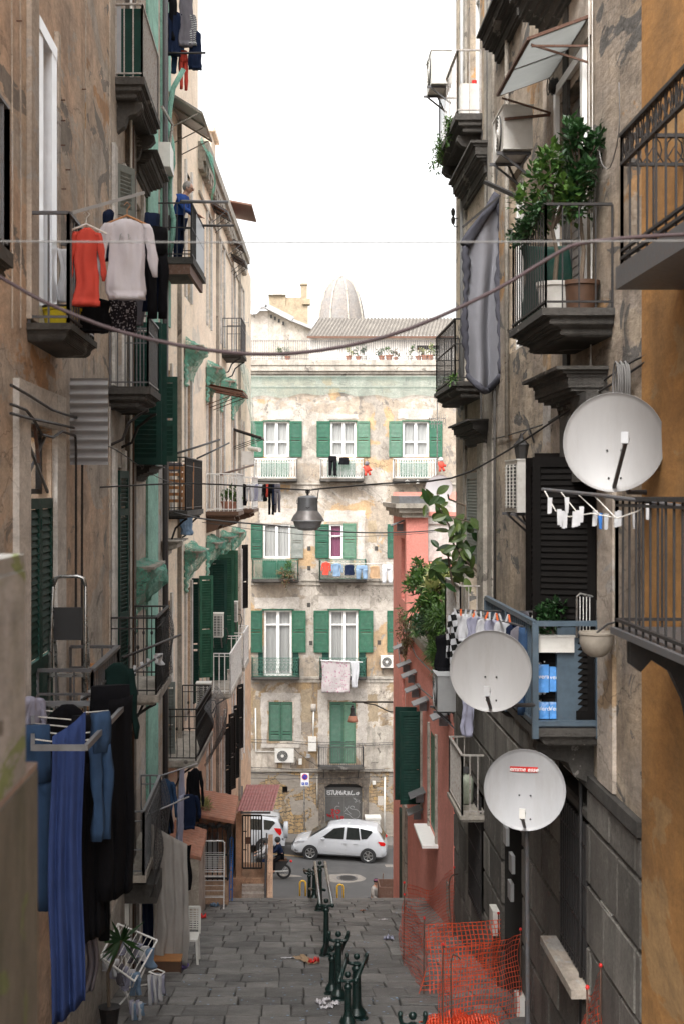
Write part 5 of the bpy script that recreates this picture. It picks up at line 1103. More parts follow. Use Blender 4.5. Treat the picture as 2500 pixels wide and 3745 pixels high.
# small lead hoods stepping along the wall
for (x, y) in ((1436, 2362), (1462, 2427), (1480, 2464), (1493, 2517), (1520, 2564), (1590, 2613), (1500, 2962), (1508, 2900), (1440, 1912)):
    xx = x-0; Yh = 5208*2.75/(xx-VX) if xx > 1438 else 36; a = min(Yh, 39.5); zc_ = ZP(y, a)
    mb = MB(); mb.obox(PW.P(a, zc_, 0.16), PW.u*0.3, PW.n*0.17+V(0, 0, -0.07), V(0, 0, 0.012)); mb.obox(PW.P(a, zc_-0.12, 0.10), PW.u*0.05, PW.n*0.08, V(0, 0, 0.09)); mb.build('hood', M['bluegrey_metal'], Bp)
strip(Bp, PW, 35.6, 36.6, -12.5, -7.9, M['trim_light'], 'door_surround', 0.002, 0.06); strip(Bp, PW, 36.7, 37.5, -12.5, -8.3, M['shut_dark'], 'side_door', 0.003, 0.06)
strip(Bp, PW, 26.3, 26.8, -7.9, -7.3, M['trim_light'], 'wall_hatch', 0.002, 0.02)
for pts in ([(1460, 2350), (1470, 2420), (1500, 2480), (1560, 2530), (1620, 2578)], [(1484, 2300), (1530, 2400), (1600, 2470), (1650, 2540)]):
    MB().tube([PW.P(*PW.at(x, y), 0.06) for x, y in pts], 0.015, 5).build('wall_cable', M['cable_grey'], Bp)
# terrace railings: brown posts and pale bars
mb = MB()
for a in (28.0, 29.6, 31.2, 32.8): mb.bar(PW.P(a, ZT, -0.1), PW.P(a, ZT+1.15, -0.1), 0.05)
mb.bar(PW.P(28, ZT+1.1, -0.1), PW.P(32.8, ZT+1.1, -0.1), 0.06, 0.04); mb.bar(PW.P(28, ZT+0.12, -0.1), PW.P(32.8, ZT+0.12, -0.1), 0.06, 0.04); mb.build('terrace_railing', M['wood_dark'], Bp)
# ================================================================ builders for loose things
def leafmesh(mb, c, d, up, L_, W_):
    """one pointed leaf folded along its rib"""
    d = d.normalized(); s = d.cross(up)
    if s.length < 1e-3: s = V(1, 0, 0)
    s.normalize(); u = s.cross(d); i = len(mb.v)
    mb.v += [c, c+d*L_*0.45+s*W_+u*W_*0.25, c+d*L_, c+d*L_*0.45-s*W_+u*W_*0.25, c+d*L_*0.5]
    mb.f += [(i, i+4, i+1), (i+1, i+4, i+2), (i, i+3, i+4), (i+3, i+2, i+4)]
def bigleaf(mb, c, d, up, L_, W_):
    d = d.normalized(); s = d.cross(up).normalized(); u = s.cross(d); i = len(mb.v); pr = ((0, .04), (.12, .5), (.3, .9), (.5, 1), (.72, .82), (.9, .42), (1, .02))
    for t, w in pr: mb.v += [c+d*L_*t-u*L_*.12*t*t-s*W_*w+u*W_*.3*w, c+d*L_*t-u*L_*.12*t*t, c+d*L_*t-u*L_*.12*t*t+s*W_*w+u*W_*.3*w]
    for k in range(6): a = i+3*k; mb.f += [(a, a+1, a+4, a+3), (a+1, a+2, a+5, a+4)]
def foliage(mb, c, rad, n, L_=0.07, W_=0.022, clumps=7, seed=0, droop=0.0):
    r = random.Random(seed); c = Vector(c); cl = []
    for _ in range(clumps):
        p = V(r.gauss(0, 0.45), r.gauss(0, 0.45), r.gauss(0, 0.45))
        if p.length > 0.95: p = p.normalized()*0.95
        cl.append((V(p.x*rad[0], p.y*rad[1], p.z*rad[2]), r.uniform(0.25, 0.5)))
    for i in range(n):
        cc, cr = cl[i % clumps]; q = V(r.gauss(0, 1), r.gauss(0, 1), r.gauss(0, 1)).normalized()*r.random()**0.5
        p = c+cc+V(q.x*rad[0], q.y*rad[1], q.z*rad[2])*cr
        d = (q+V(r.uniform(-.6, .6), r.uniform(-.6, .6), r.uniform(-.3, .8)-droop)); leafmesh(mb, p, d, V(r.uniform(-.5, .5), r.uniform(-.5, .5), 1), L_*r.uniform(.6, 1.3), W_*r.uniform(.6, 1.3))
    return [c+x[0] for x in cl]
def potplant(name, label, c, pot_r, pot_h, rad, n, leaf, pot_mat, L_=0.07, W_=0.022, seed=0, stem=0.0, group=None, square=False, cat='plant', droop=0.0):
    c = Vector(c); T = thing(name, label, cat, c, group); mb = MB()
    if square: mb.box(c-V(pot_r*2, pot_r, 0), c+V(pot_r*2, pot_r, pot_h)); mb.box(c-V(pot_r*2.1, pot_r*1.1, -pot_h), c+V(pot_r*2.1, pot_r*1.1, pot_h*1.12))
    else: mb.lathe(c, [(pot_r*0.72, 0), (pot_r*0.95, pot_h*0.82), (pot_r*1.08, pot_h*0.83), (pot_r*1.08, pot_h), (pot_r*0.9, pot_h), (pot_r*0.88, pot_h*0.9)], 16)
    mb.build('pot', pot_mat, T, smooth='auto'); f = MB(); cc = c+V(0, 0, pot_h+stem+rad[2]*0.75); cls = foliage(f, cc, rad, n, L_, W_, max(5, n//60), seed, droop); f.build('foliage', leaf, T)
    s = MB()
    for k in cls[:9]: s.tube([c+V(0, 0, pot_h*0.8), c+V(0, 0, pot_h+stem*0.8+0.02)+(k-cc)*0.15, k], [0.012+0.012*stem, 0.01+0.008*stem, 0.004], 5)
    s.build('stem', M['bark'], T); return T
def sheet(name, label, p0, p1, h, mat, cat='laundry', group=None, folds=6, amp=0.04, nrm=None, taper=0.0, skew=0.0, bottom=None, seed=0, thick=0.006, gather=0.0, parent=None):
    """cloth hanging from the line p0 to p1"""
    p0, p1 = Vector(p0), Vector(p1); u = (p1-p0); W = u.length; u.normalize(); n = Vector(nrm) if nrm else V(-u.y, u.x, 0).normalized(); mb = MB(); r = random.Random(seed); ph = r.random()*6
    def f(s, t):
        ht = h*(bottom(s) if bottom else 1.0); q = (s-0.5)*(1-taper*t-gather*(1-t)); k = 0.3+0.7*t
        return p0+u*(W*(0.5+q))+V(0, 0, -ht*t-0.015*math.sin(s*PI))+n*(amp*k*(math.sin(s*folds*2*PI+ph+1.6*mnoise.noise(V(s*2, t*2.2, ph)))*(.5+.9*abs(mnoise.noise(V(s*3+9, t*2, ph))))+1.3*mnoise.noise(V(s*folds*1.3, t*3.5, ph+5))+.5*mnoise.noise(V(s*folds*4, t*9, ph+5))))+u*(skew*t*h+0.02*math.sin(t*7+ph))
    mb.grid(f, max(12, folds*8), 22); o = mb.build(name, mat, parent, smooth=True, label=label if not parent else None, cat=cat if not parent else None, group=group)
    m = o.modifiers.new('thick', 'SOLIDIFY'); m.thickness = thick; return o
def garment(kind, name, label, p, w, h, mat, u=(1, 0, 0), group=None, seed=0, parent=None, hanger=None, cat=None):
    """p: top centre, u: direction of its width"""
    p, u = Vector(p), Vector(u).normalized(); t = V(-u.y, u.x, 0); z = V(0, 0, 1); r = random.Random(seed+3); mb = MB(); ph = r.random()*6
    S = lambda c, ww, tt, f=0.3: mb_secs.append((c, u*ww, t*tt, f, ph+len(mb_secs)*0.15))
    cat = cat or {'shirt': 'shirt', 'trousers': 'trousers', 'dress': 'dress', 'shorts': 'shorts', 'sock': 'sock', 'vest': 'vest'}[kind]
    if kind in ('shirt', 'dress', 'vest'):
        mb_secs = []; bw = w*0.34 if kind != 'vest' else w*0.46
        for k, (zz, ww, tt) in enumerate(((0.0, 0.30, .02), (0.03, 0.62, .032), (0.07, 0.92, .04), (0.12, .96, .042), (0.18, 0.98, .042), (0.24, .97, .04), (0.3, 0.97, .04), (0.38, .96, .04), (0.45, 0.97, .042), (0.52, .98, .043), (0.6, 1.0, .045), (0.68, 1.01, .047), (0.75, 1.03, .048), (0.82, 1.05, .05), (0.88, 1.07, .052), (0.93, 1.05, .045), (0.935, 1.2 if kind == 'dress' else 1.0, .07), (1.0, 1.32 if kind == 'dress' else 1.0, .075))):
            S(p-z*h*zz+u*0.01*math.sin(zz*9+ph), bw*ww, tt*1.0, 0.25+0.6*zz)
        mb.loft(mb_secs, 36)
        for s in (-1, 1) if kind != 'vest' else ():
            mb_secs = []; sh = p+u*s*bw*0.86-z*h*0.06
            for k in range(8):
                q = k/7; c = sh+u*s*(w*0.5-bw*0.86)*(q**0.6)-z*h*(0.62 if kind == 'dress' else 0.66)*q**1.25-t*0.03*q; ww = w*(0.115-0.045*q)+0.006*math.sin(k*2.1+ph)
                if k == 7: ww *= 0.72
                S(c, ww, 0.032-0.01*q, 0.8)
            mb.loft(mb_secs, 16)
    elif kind in ('trousers', 'shorts'):
        mb_secs = []
        for zz, ww in ((0, 0.88), (0.08, 0.95), (0.2, 1.0), (0.3, 1.0)): S(p-z*h*zz, w*0.5*ww, 0.05, 0.3)
        mb.loft(mb_secs, 18)
        for s in (-1, 1):
            mb_secs = []
            for k in range(8):
                q = k/7; S(p+u*s*w*(0.25+0.05*q)-z*h*(0.25+0.75*q*r.uniform(.97, 1))+t*0.02*math.sin(q*5+ph+s), w*(0.25-0.07*q*(kind == 'trousers')), 0.045, 0.5)
            mb.loft(mb_secs, 14)
    else:
        mb_secs = []
        for zz, ww, dx in ((0, 1, 0), (0.3, 0.9, 0), (0.6, 0.85, 0), (0.75, 1.0, 0.15), (0.9, 1.0, 0.5), (1, 0.5, 0.8)): S(p-z*h*zz+u*dx*w*0.5, w*0.5*ww, 0.018, 0.4)
        mb.loft(mb_secs, 10)
    for i, v in enumerate(mb.v):
        mb.v[i] = v+t*(0.03*mnoise.noise(V(v.x*14, v.y*14, v.z*5)+V(seed, 0, 0)))+u*(0.012*mnoise.noise(v*9+V(0, seed, 0)))
    if hanger:
        T = thing(name, label, cat, p, group); mb.build('cloth', mat, T, smooth=True); hb = MB()
        hb.tube([p+u*-0.19-z*0.05, p+z*0.035, p+u*0.19-z*0.05], 0.011, 6); hb.tube([p+z*0.03, p+z*0.09, p+z*0.13+u*0.03, p+z*0.16, p+z*0.13-u*0.03], 0.004, 5); hb.build('hanger', hanger, T); return T
    return mb.build(name, mat, parent, smooth=True, label=None if parent else label, cat=None if parent else cat, group=group)
def ac_unit(label, c, u, n, w=0.8, h=0.55, d=0.28, group=None, style='grille', mat=None, stand=True):
    """c: bottom centre of the back; u: width direction; n: front direction"""
    c, u, n = Vector(c), Vector(u).normalized(), Vector(n).normalized(); z = V(0, 0, 1); T = thing('air_conditioner', label, 'air conditioner', c, group); mat = mat or M['plastic_white']
    mb = MB(); mb.obox(c+n*d/2+z*h/2, u*w/2, n*d/2, z*h/2); mb.obox(c+n*d/2+z*(h+0.006), u*(w/2+0.01), n*(d/2+0.01), z*0.008); mb.build('casing', mat, T)
    g = MB(); f = c+n*(d+0.002)
    if style == 'grille':
        g.lathe(f-u*w*0.1+z*h/2, [(h*0.42, 0), (h*0.42, 0.012), (0, 0.012)], 22, n, caps=False); g.build('fan_opening', M['dark_vent'], T); g = MB()
        for k in range(5): rr = h*0.42*(k+1)/5; g.tube([f-u*w*0.1+z*h/2+n*0.02+(u*math.cos(a_*PI/10)+z*math.sin(a_*PI/10))*rr for a_ in range(20)], 0.004, 4, closed=True)
        g.lathe(f-u*w*0.1+z*h/2+n*0.014, [(h*0.12, 0), (h*0.10, 0.014), (0, 0.014)], 14, n, caps=False); g.build('fan_grille', mat, T)
    else:
        g.obox(f+z*h*0.5, u*w*0.4, n*0.003, z*h*0.42); g.build('coil', M['dark_vent'], T); g = MB()
        for k in range(12): g.obox(f+n*0.012+z*h*(0.12+0.76*k/11), u*w*0.42, n*0.006, z*0.006)
        for k in (-1, 0, 1): g.obox(f+n*0.014+z*h*0.5+u*w*0.28*k, u*0.008, n*0.008, z*h*0.42)
        g.build('louvres', mat, T)
    s = MB()
    if stand:
        for k in (-0.35, 0.35): s.bar(c+u*w*k-z*0.02, c+u*w*k+n*(d+0.06)-z*0.02, 0.035); s.bar(c+u*w*k-z*0.3, c+u*w*k+n*(d)-z*0.03, 0.025)
        s.bar(c-u*w*.35-z*0.04+n*.03, c+u*w*.35-z*0.04+n*.03, .03); s.build('wall_bracket', M['iron_grey'], T)
    s = MB(); e = c+u*(w/2)+n*d*0.4+z*h*0.35; s.tube([e, e+u*0.08, e+u*0.12-z*0.15, e+u*0.06-z*0.4-n*0.1], 0.014, 6); s.build('hose', M['cable'], T); return T
def sat_dish(label, c, ax, r, mat, armlen=0.42, mount=None, sticker=False, group=None, down=0.55, armside=0.0):
    c, ax = Vector(c), Vector(ax).normalized(); rt = ax.cross(V(0, 0, 1)).normalized(); up = rt.cross(ax); T = thing('satellite_dish', label, 'satellite dish', c-V(0, 0, r), group)
    mb = MB(); dep = r*0.16; prof = [(r*k/12, dep*(k/12)**2) for k in range(1, 13)]
    fr_ = [(0.001, 0)]+prof+[(r*1.005, dep+0.006), (r*1.012, dep), (r*1.0, dep-0.016)]+[(a, b-0.012) for a, b in reversed(prof)]
    mb.lathe(c-ax*dep, fr_, 64, ax, caps=False); mb.build('reflector', mat, T, smooth=True)
    base = c-up*r*0.93+ax*0.0; lnb = c+ax*armlen-up*r*down+rt*armside
    a = MB(); a.bar(base-ax*0.03, lnb-up*0.04, 0.03, 0.022); a.build('feed_arm', M['iron_grey'] if not sticker else M['plastic_grey'], T)
    l = MB(); l.lathe(lnb+ax*0.03, [(0.03, 0.0), (0.032, -0.05), (0.022, -0.09), (0.022, -0.14)], 14, ax); l.obox(lnb+up*0.005+ax*0.03, rt*0.028, up*0.045, ax*0.02); l.build('feed_horn', M['plastic_white'] if sticker else M['dish_white'], T, smooth='auto')
    s = MB()
    for (x, y) in ((-0.14, -0.15), (0.14, -0.15), (-0.14, -0.72), (0.1, -0.72)): s.ball(c-ax*dep*0.85+rt*r*x+up*r*y+ax*dep*(x*x+y*y), 0.009, 8, 5)
    s.build('bolts', M['iron_dark'], T)
    if mount:
        m = MB(); pts = [c-ax*(dep+0.05)-up*r*0.3]+[Vector(q) for q in mount]; m.tube(pts, 0.022, 8); m.obox(c-ax*(dep+0.035)-up*r*0.25, rt*0.07, up*0.09, ax*0.03); m.build('mount', M['iron_grey'], T)
    return T, up, rt, dep
def skinned(name, nodes, edges, mat, parent, sub=1):
    """nodes: {key: (position, radius)} grown into one smooth body"""
    root = parent
    while root.parent: root = root.parent
    base = BASE[root.name]; keys = list(nodes); me = bpy.data.meshes.new(name); me.from_pydata([tuple(Vector(nodes[k][0])-base) for k in keys], [(keys.index(a), keys.index(b)) for a, b in edges], [])
    me.materials.append(mat); o = bpy.data.objects.new(name, me); COL.objects.link(o); o.parent = parent
    m = o.modifiers.new('skin', 'SKIN'); m.use_smooth_shade = True; sv = me.skin_vertices[0].data if me.skin_vertices else None
    if sv is None:
        bm = bmesh.new(); bm.from_mesh(me); bm.verts.layers.skin.verify(); bm.to_mesh(me); bm.free(); sv = me.skin_vertices[0].data
    for i, k in enumerate(keys):
        rr = nodes[k][1]; sv[i].radius = (rr, rr) if isinstance(rr, (int, float)) else rr
    sv[0].use_root = True
    s = o.modifiers.new('sub', 'SUBSURF'); s.levels = sub; s.render_levels = sub; return o
def person(label, o, face, J, top_mat, leg_mat, hair_mat, hat=None, group=None, glasses=False, shoes=None):
    """o: point under the pelvis on the ground; face: unit direction faced; J: joints as (side, forward, up) in metres"""
    o = Vector(o); f = Vector(face).normalized(); s = V(f.y, -f.x, 0); P = lambda q: o+s*q[0]+f*q[1]+V(0, 0, q[2])
    T = thing('person', label, 'person', o, group); J = {k: P(v) for k, v in J.items()}
    body = {'pel': (J['pelvis'], 0.12), 'sp': ((J['pelvis']+J['neck'])/2, 0.115), 'ch': (J['neck']*0.85+J['pelvis']*0.15, 0.125), 'nk': (J['neck']+(J['head']-J['neck'])*0.25, 0.055), 'hd': (J['head']-(J['head']-J['neck'])*0.15, 0.075), 'ht': (J['head']+(J['head']-J['neck'])*0.25, 0.085)}
    ed = [('pel', 'sp'), ('sp', 'ch'), ('ch', 'nk'), ('nk', 'hd'), ('hd', 'ht')]
    for k in 'lr':
        body['sh'+k] = (J['sh'+k], 0.06); body['el'+k] = (J['el'+k], 0.042); body['wr'+k] = (J['wr'+k], 0.028); h = (J['wr'+k]-J['el'+k]).normalized(); body['pa'+k] = (J['wr'+k]+h*0.07, (0.035, 0.018))
        body['hi'+k] = (J['hi'+k], 0.085); body['kn'+k] = (J['kn'+k], 0.055); body['an'+k] = (J['an'+k], 0.038); body['to'+k] = (J['an'+k]+f*0.15-V(0, 0, 0.05), 0.032)
        ed += [('ch', 'sh'+k), ('sh'+k, 'el'+k), ('el'+k, 'wr'+k), ('wr'+k, 'pa'+k), ('pel', 'hi'+k), ('hi'+k, 'kn'+k), ('kn'+k, 'an'+k), ('an'+k, 'to'+k)]
        side = h.cross(V(0, 0, 1)); side = side.normalized() if side.length > 0.1 else s
        for q in range(4): body['f%d%s' % (q, k)] = (J['wr'+k]+h*(0.135+0.012*(1-abs(q-1.3)))+side*(q-1.5)*0.019-V(0, 0, 0.012), 0.009); ed.append(('pa'+k, 'f%d%s' % (q, k)))
        body['th'+k] = (J['wr'+k]+h*0.08+side*0.05, 0.010); ed.append(('pa'+k, 'th'+k))
    b = skinned('body', body, ed, M['skin'], T, 1)
    hd = J['head']; ff = V(f.x, f.y, -0.25 if glasses else 0.0).normalized(); u2 = V(0, 0, 1); fc = MB(); fc.ball(hd+V(0, 0, 0.02), 0.098, 14, 10, (0.85 if abs(f.x) < .7 else 1, 1 if abs(f.x) < .7 else 0.85, 1.15)); fc.obox(hd+ff*0.10, s*0.012, ff*0.018, u2*0.022); fc.ball(hd+s*0.088, 0.025, 8, 5, (.5, .7, 1.2)); fc.ball(hd-s*0.088, 0.025, 8, 5, (.5, .7, 1.2)); fc.build('head', M['skin'], T, smooth=True)
    e = MB()
    for q in (-1, 1): e.ball(hd+ff*0.088+s*0.033*q+u2*0.025, 0.010, 8, 5)
    e.obox(hd+ff*0.093-u2*0.045, s*0.022, ff*0.004, u2*0.004); e.build('eyes_and_mouth', M['black'], T)
    if glasses:
        g = MB()
        for q in (-1, 1): g.tube([hd+ff*0.108+s*(0.035*q+0.024*math.cos(a*PI/5))+u2*(0.02+0.018*math.sin(a*PI/5)) for a in range(10)], 0.003, 4, closed=True); g.bar(hd+ff*0.106+s*0.06*q+u2*0.025, hd+s*0.09*q+u2*0.02, 0.004)
        g.build('glasses', M['black'], T)
    h = MB()
    if hat == 'helmet': h.ball(hd+u2*0.05-f*0.015, 0.135, 16, 10, (1, 1, 0.95))
    elif hat == 'beanie': h.ball(hd+u2*0.07-f*0.01, 0.112, 14, 8, (1, 1, 0.85))
    else: h.ball(hd+u2*0.045-f*0.018, 0.104, 16, 10, (0.92, 0.96, 1.05))
    h.build('helmet' if hat == 'helmet' else 'knitted_hat' if hat else 'hair', hair_mat, T, smooth=True)
    if hat == 'beanie':
        g = MB(); g.lathe(hd+u2*0.09, [(0.112, 0), (0.111, 0.02)], 16, caps=False); g.lathe(hd+u2*0.125, [(0.098, 0), (0.092, 0.015)], 16, caps=False); g.build('hat_stripe', M['curtain_pink'], T)
    jk = {'a': (J['pelvis']+V(0, 0, 0.02), 0.155), 'b': ((J['pelvis']+J['neck'])/2, 0.15), 'c': (J['neck']*0.85+J['pelvis']*0.15, 0.15), 'd': (J['neck']+V(0, 0, 0.03), 0.075)}; je = [('a', 'b'), ('b', 'c'), ('c', 'd')]
    for k in 'lr': jk['s'+k] = (J['sh'+k], 0.085); jk['e'+k] = (J['el'+k], 0.06); jk['w'+k] = (J['wr'+k], 0.042); je += [('c', 's'+k), ('s'+k, 'e'+k), ('e'+k, 'w'+k)]
    skinned('jacket', jk, je, top_mat, T, 1)
    tr = {'a': (J['pelvis'], 0.15)}; te = []
    for k in 'lr': tr['h'+k] = (J['hi'+k], 0.105); tr['k'+k] = (J['kn'+k], 0.075); tr['n'+k] = (J['an'+k]+V(0, 0, 0.03), 0.055); te += [('a', 'h'+k), ('h'+k, 'k'+k), ('k'+k, 'n'+k)]
    skinned('trousers', tr, te, leg_mat, T, 1)
    sm = MB()
    for k in 'lr': sm.ball(J['an'+k]+f*0.07-V(0, 0, 0.055), 0.055, 10, 6, (0.8+1.2*abs(f.x), 0.8+1.2*abs(f.y), 0.75))
    sm.build('shoes', M['black'], T, smooth=True); return T
# ================================================================ foreground parapet and cables
Fp = thing('stone_parapet', 'mossy stone parapet and pillar, blurred at the left edge right by the camera', 'parapet', (-0.95, 3.6, -1.5))
M['moss_stone'] = plaster('mossy_foreground_stone', (0.26, 0.25, 0.248), (0.19, 0.183, 0.175), (0.07, 0.075, 0.04), 0.7, [((0.12, 0.15, 0.05), 0.6, 2.2, 0.8), ((0.08, 0.07, 0.06), 0.63, 3, 0.5)], scale=2, streak_scale=7, cracks=0)
mb = MB(); mb.box((-1.6, 3.2, -1.2), (XP(94, 3.95), 3.95, ZP(2085, 3.95))); mb.box((-1.6, 3.15, ZP(2085, 3.95)+0.001), (XP(90, 3.98), 3.98, ZP(2025, 3.98))); mb.build('pillar', M['moss_stone'], Fp)
mb = MB(); mb.box((-2.2, 3.0, -3), (XP(138, 4.1), 4.1, ZP(2815, 4.1))); mb.build('low_wall', plaster('shade_darkened_mossy_stone', (.10, .088, .072), (.066, .059, .045), (.03, .035, .015), .8, [((.08, .10, .03), .58, 2.5, .8)], scale=2, streak_scale=6, cracks=0, ys=1), Fp)  # mossy stone, colour also lowered to stand in for shade from unbuilt surroundings
mb = MB(); mb.box((-2.2, 3.0, ZP(2815, 4.1)+0.001), (XP(132, 4.1), 4.12, ZP(2792, 4.1))); mb.build('coping', simple('worn_terracotta_coping', (0.14, 0.10, 0.085), 0.9, dirt=(0.2, 0.18, 0.14), dirt_amt=0.6), Fp)
def wire(name, label, pts, r, mat, cat='cable', n=6, sm=3):
    P_ = [PX(x, y, Y) for x, y, Y in pts]; out = []
    for i in range(len(P_)-1):
        a, b, c, d = P_[max(i-1, 0)], P_[i], P_[i+1], P_[min(i+2, len(P_)-1)]
        for k in range(sm):
            t = k/sm; out.append(0.5*((2*b)+(c-a)*t+(2*a-5*b+4*c-d)*t*t+(3*b-a-3*c+d)*t**3))
    out.append(P_[-1]); return MB().tube(out, r, n).build(name, mat, label=label, cat=cat, smooth=True)
wire('cable', 'thick blurred dark cable sagging right across the alley in front of everything', [(-900, 480, 6), (0, 1012, 6), (200, 1120, 6), (450, 1215, 6), (750, 1278, 6), (1000, 1295, 6), (1250, 1268, 6), (1500, 1200, 6), (1800, 1065, 6), (2020, 935, 6), (2120, 890, 6), (2330, 866, 6), (2600, 850, 6), (3100, 800, 6)], 0.009, M['cable_red'])
wire('cable', 'hair thin pale wire stretched level across the alley at the height of the sweaters', [(-1000, 872, 5), (0, 882, 5), (1200, 886, 5), (2500, 880, 5), (3300, 872, 5)], 0.0028, M['cable_grey'])
wire('cable', 'black cable carrying the street lamp from the left wall to the right wall', [(366, 1782, 18.25), (700, 1768, 20), (1000, 1785, 21), (1125, 1792, 21.3), (1165, 1788, 21.3), (1400, 1768, 20), (1650, 1748, 18), (1850, 1650, 16), (2080, 1500, 14.2), (2290, 1370, 12.6), (2500, 1225, 11)], 0.012, M['cable'])
wire('cable', 'pair of black cables crossing below the street lamp to the terrace', [(640, 1875, 25), (760, 1900, 26), (1000, 1922, 28), (1250, 1945, 30), (1450, 1948, 32), (1620, 1938, 34)], 0.016, M['cable'])
wire('cable', 'thin black cable crossing just under the pair below the street lamp', [(740, 1910, 26), (1000, 1945, 28), (1250, 1962, 30), (1480, 1955, 32), (1620, 1942, 34)], 0.006, M['cable'])
wire('cable', 'twisted cable running from the right wall hooks up to the wall lantern', [(1672, 1605, 25.5), (1780, 1608, 21.6), (1900, 1578, 18.5), (2010, 1540, 16.4), (2120, 1455, 14.7), (2280, 1340, 12.8), (2400, 1280, 11.7)], 0.010, M['cable'])
wire('cable', 'slack wire from the left wall hook down to the folding chair balcony', [(362, 1620, 18.1), (430, 1648, 19.5), (520, 1710, 22), (600, 1755, 26), (700, 1775, 27)], 0.008, M['cable'])
wire('rope', 'white rope hanging straight down beside the tree balcony on the right', [(2152, -120, 14.1), (2153, 500, 14.1), (2160, 900, 14.1), (2158, 1300, 14.1), (2148, 1455, 14.1)], 0.006, M['rope'], 'rope')
wire('rope', 'second white rope hanging just right of the first beside the tree balcony', [(2164, -120, 14.1), (2165, 600, 14.1), (2163, 1000, 14.1), (2160, 1300, 14.1), (2172, 1445, 14.1)], 0.005, M['rope'], 'rope')
wire('cable', 'grey cable drooping from the top of the brown wall to the orange house', [(2166, 830, 13.8), (2185, 560, 13.6), (2200, 600, 13.4), (2230, 610, 12.9), (2262, 480, 12.4), (2262, 300, 12.4)], 0.005, M['cable_grey'])
mb = MB()
for k in range(6): c = RW.P(12.45, ZP(1410, 12.45), 0.08+0.02*k); mb.tube([c+V(0.0, (0.09+0.01*(k % 3))*math.cos(a*PI/8), (0.19+0.02*(k % 2))*math.sin(a*PI/8)) for a in range(16)], 0.010, 5, closed=True)
mb.build('cable_coil', M['cable_grey'], label='coil of grey cable hung on the brown wall above the large dish', cat='cable coil', smooth=True)
M['lampmetal'] = simple('dull_lamp_metal', (.24, .22, .21), .4, .3); M['bowl'] = simple('cloudy_glass', (.42, .43, .45), .2)
# street lamp on the wire
T = thing('street_lamp', 'grey metal street lamp with a glass bowl hanging from the wire mid alley', 'street lamp', PX(1125, 1940, 21.3)); c = PX(1125, 1870, 21.3); s_ = 21.3/5208
MB().lathe(c, [(38*s_, 0), (37*s_, 20*s_), (36*s_, 50*s_), (28*s_, 56*s_), (10*s_, 58*s_)], 24).build('housing', M['bluegrey_metal'], T, smooth='auto')
MB().lathe(c, [(60*s_, -32*s_), (58*s_, -28*s_), (52*s_, -16*s_), (42*s_, -4*s_), (38*s_, 2*s_)], 28, caps=False).build('reflector', M['lampmetal'], T, smooth=True)
MB().lathe(c, [(60*s_, -32*s_), (61*s_, -35*s_), (52*s_, -38*s_), (47*s_, -55*s_), (34*s_, -67*s_), (12*s_, -71*s_), (0.001, -71*s_)], 28, caps=False).build('glass_bowl', M['bowl'], T, smooth=True)
mb = MB(); mb.tube([c+V(0, 0, 56*s_), c+V(0, 0, 80*s_)], 0.02, 6); mb.tube([c+V(0.03*math.cos(a*PI/4), 0, 72*s_+0.03*math.sin(a*PI/4)) for a in range(8)], 0.008, 5, closed=True); mb.build('hook', M['iron_dark'], T)
mb = MB(); mb.tube([PX(1165, 1790, 21.3), PX(1160, 1830, 21.3), PX(1150, 1880, 21.3), PX(1175, 1900, 21.3)], 0.007, 5); mb.tube([c+V(-38*s_, 0, 42*s_), c+V(-41*s_, -0.02, 30*s_), c+V(0, -0.17, 12*s_), c+V(39*s_, -0.02, 36*s_)], 0.006, 5); mb.build('lead', M['cable'], T)
# lamp on a bracket from the pink corner
T = thing('street_lamp', 'small bell shaped lamp on a scrolled arm from the pink corner', 'street lamp', PX(1288, 2643, 45)); s_ = 45/5208; c = PX(1288, 2640, 45)
MB().lathe(c, [(20*s_, 0), (19*s_, 6*s_), (16*s_, 18*s_), (13*s_, 22*s_)], 18).build('shade', M['terracotta'], T, smooth=True); MB().lathe(c, [(13*s_, 21*s_), (8*s_, 35*s_), (9*s_, 50*s_), (5*s_, 54*s_), (5*s_, 60*s_)], 14).build('housing', M['iron_dark'], T, smooth='auto')
mb = MB(); mb.tube([PX(1288, 2568, 45), PX(1460, 2568, 41)], 0.03, 6); mb.tube([PX(1330, 2572, 44), PX(1370, 2578, 43), PX(1405, 2595, 42), PX(1425, 2604, 41.5), PX(1455, 2604, 41)], 0.02, 6); mb.tube([PX(1450, 2555, 41), PX(1450, 2610, 41)], 0.025, 6); mb.build('arm', M['iron_dark'], T)
# ================================================================ satellite dishes
T, up, rt, dep = sat_dish('largest grey satellite dish, high on the right in front of the orange corner', PX(2243, 1617, 11.6), (-0.32, -1, 0.1), 0.405, M['dish'], 0.5, [(2.85, 11.9, ZP(1800, 11.6)), (3.05, 12.0, ZP(1800, 11.6))], down=0.1, armside=-0.13)
T, up, rt, dep = sat_dish('plain grey satellite dish in front of the blue grey balcony with water packs', PX(1792, 2455, 13.6), (-0.22, -1, 0.06), 0.385, M['dish'], 0.4, [PX(1870, 2580, 13.75), PX(1962, 2578, 13.87)], down=0.42)
T, up, rt, dep = sat_dish('lowest satellite dish, white with a red sticker, above the steps', PX(1917, 2890, 13.9), (-0.22, -1, 0.06), 0.392, M['dish_white'], 0.4, [PX(1925, 3045, 14.0), PX(1928, 3760, 14.0)], sticker=True, down=0.42)
c = PX(1917, 2890, 13.9); ax = V(-0.22, -1, 0.06).normalized()
mb = MB(); sc_ = c+up*0.196-ax*(dep*0.70)+rt*0.01; nn = (ax-up*0.16).normalized(); mb.obox(sc_-nn*0.0+nn*0.008, rt*0.135, (up+ax*0.12).normalized()*0.026, nn*0.001); mb.build('sticker', M['red'], T)
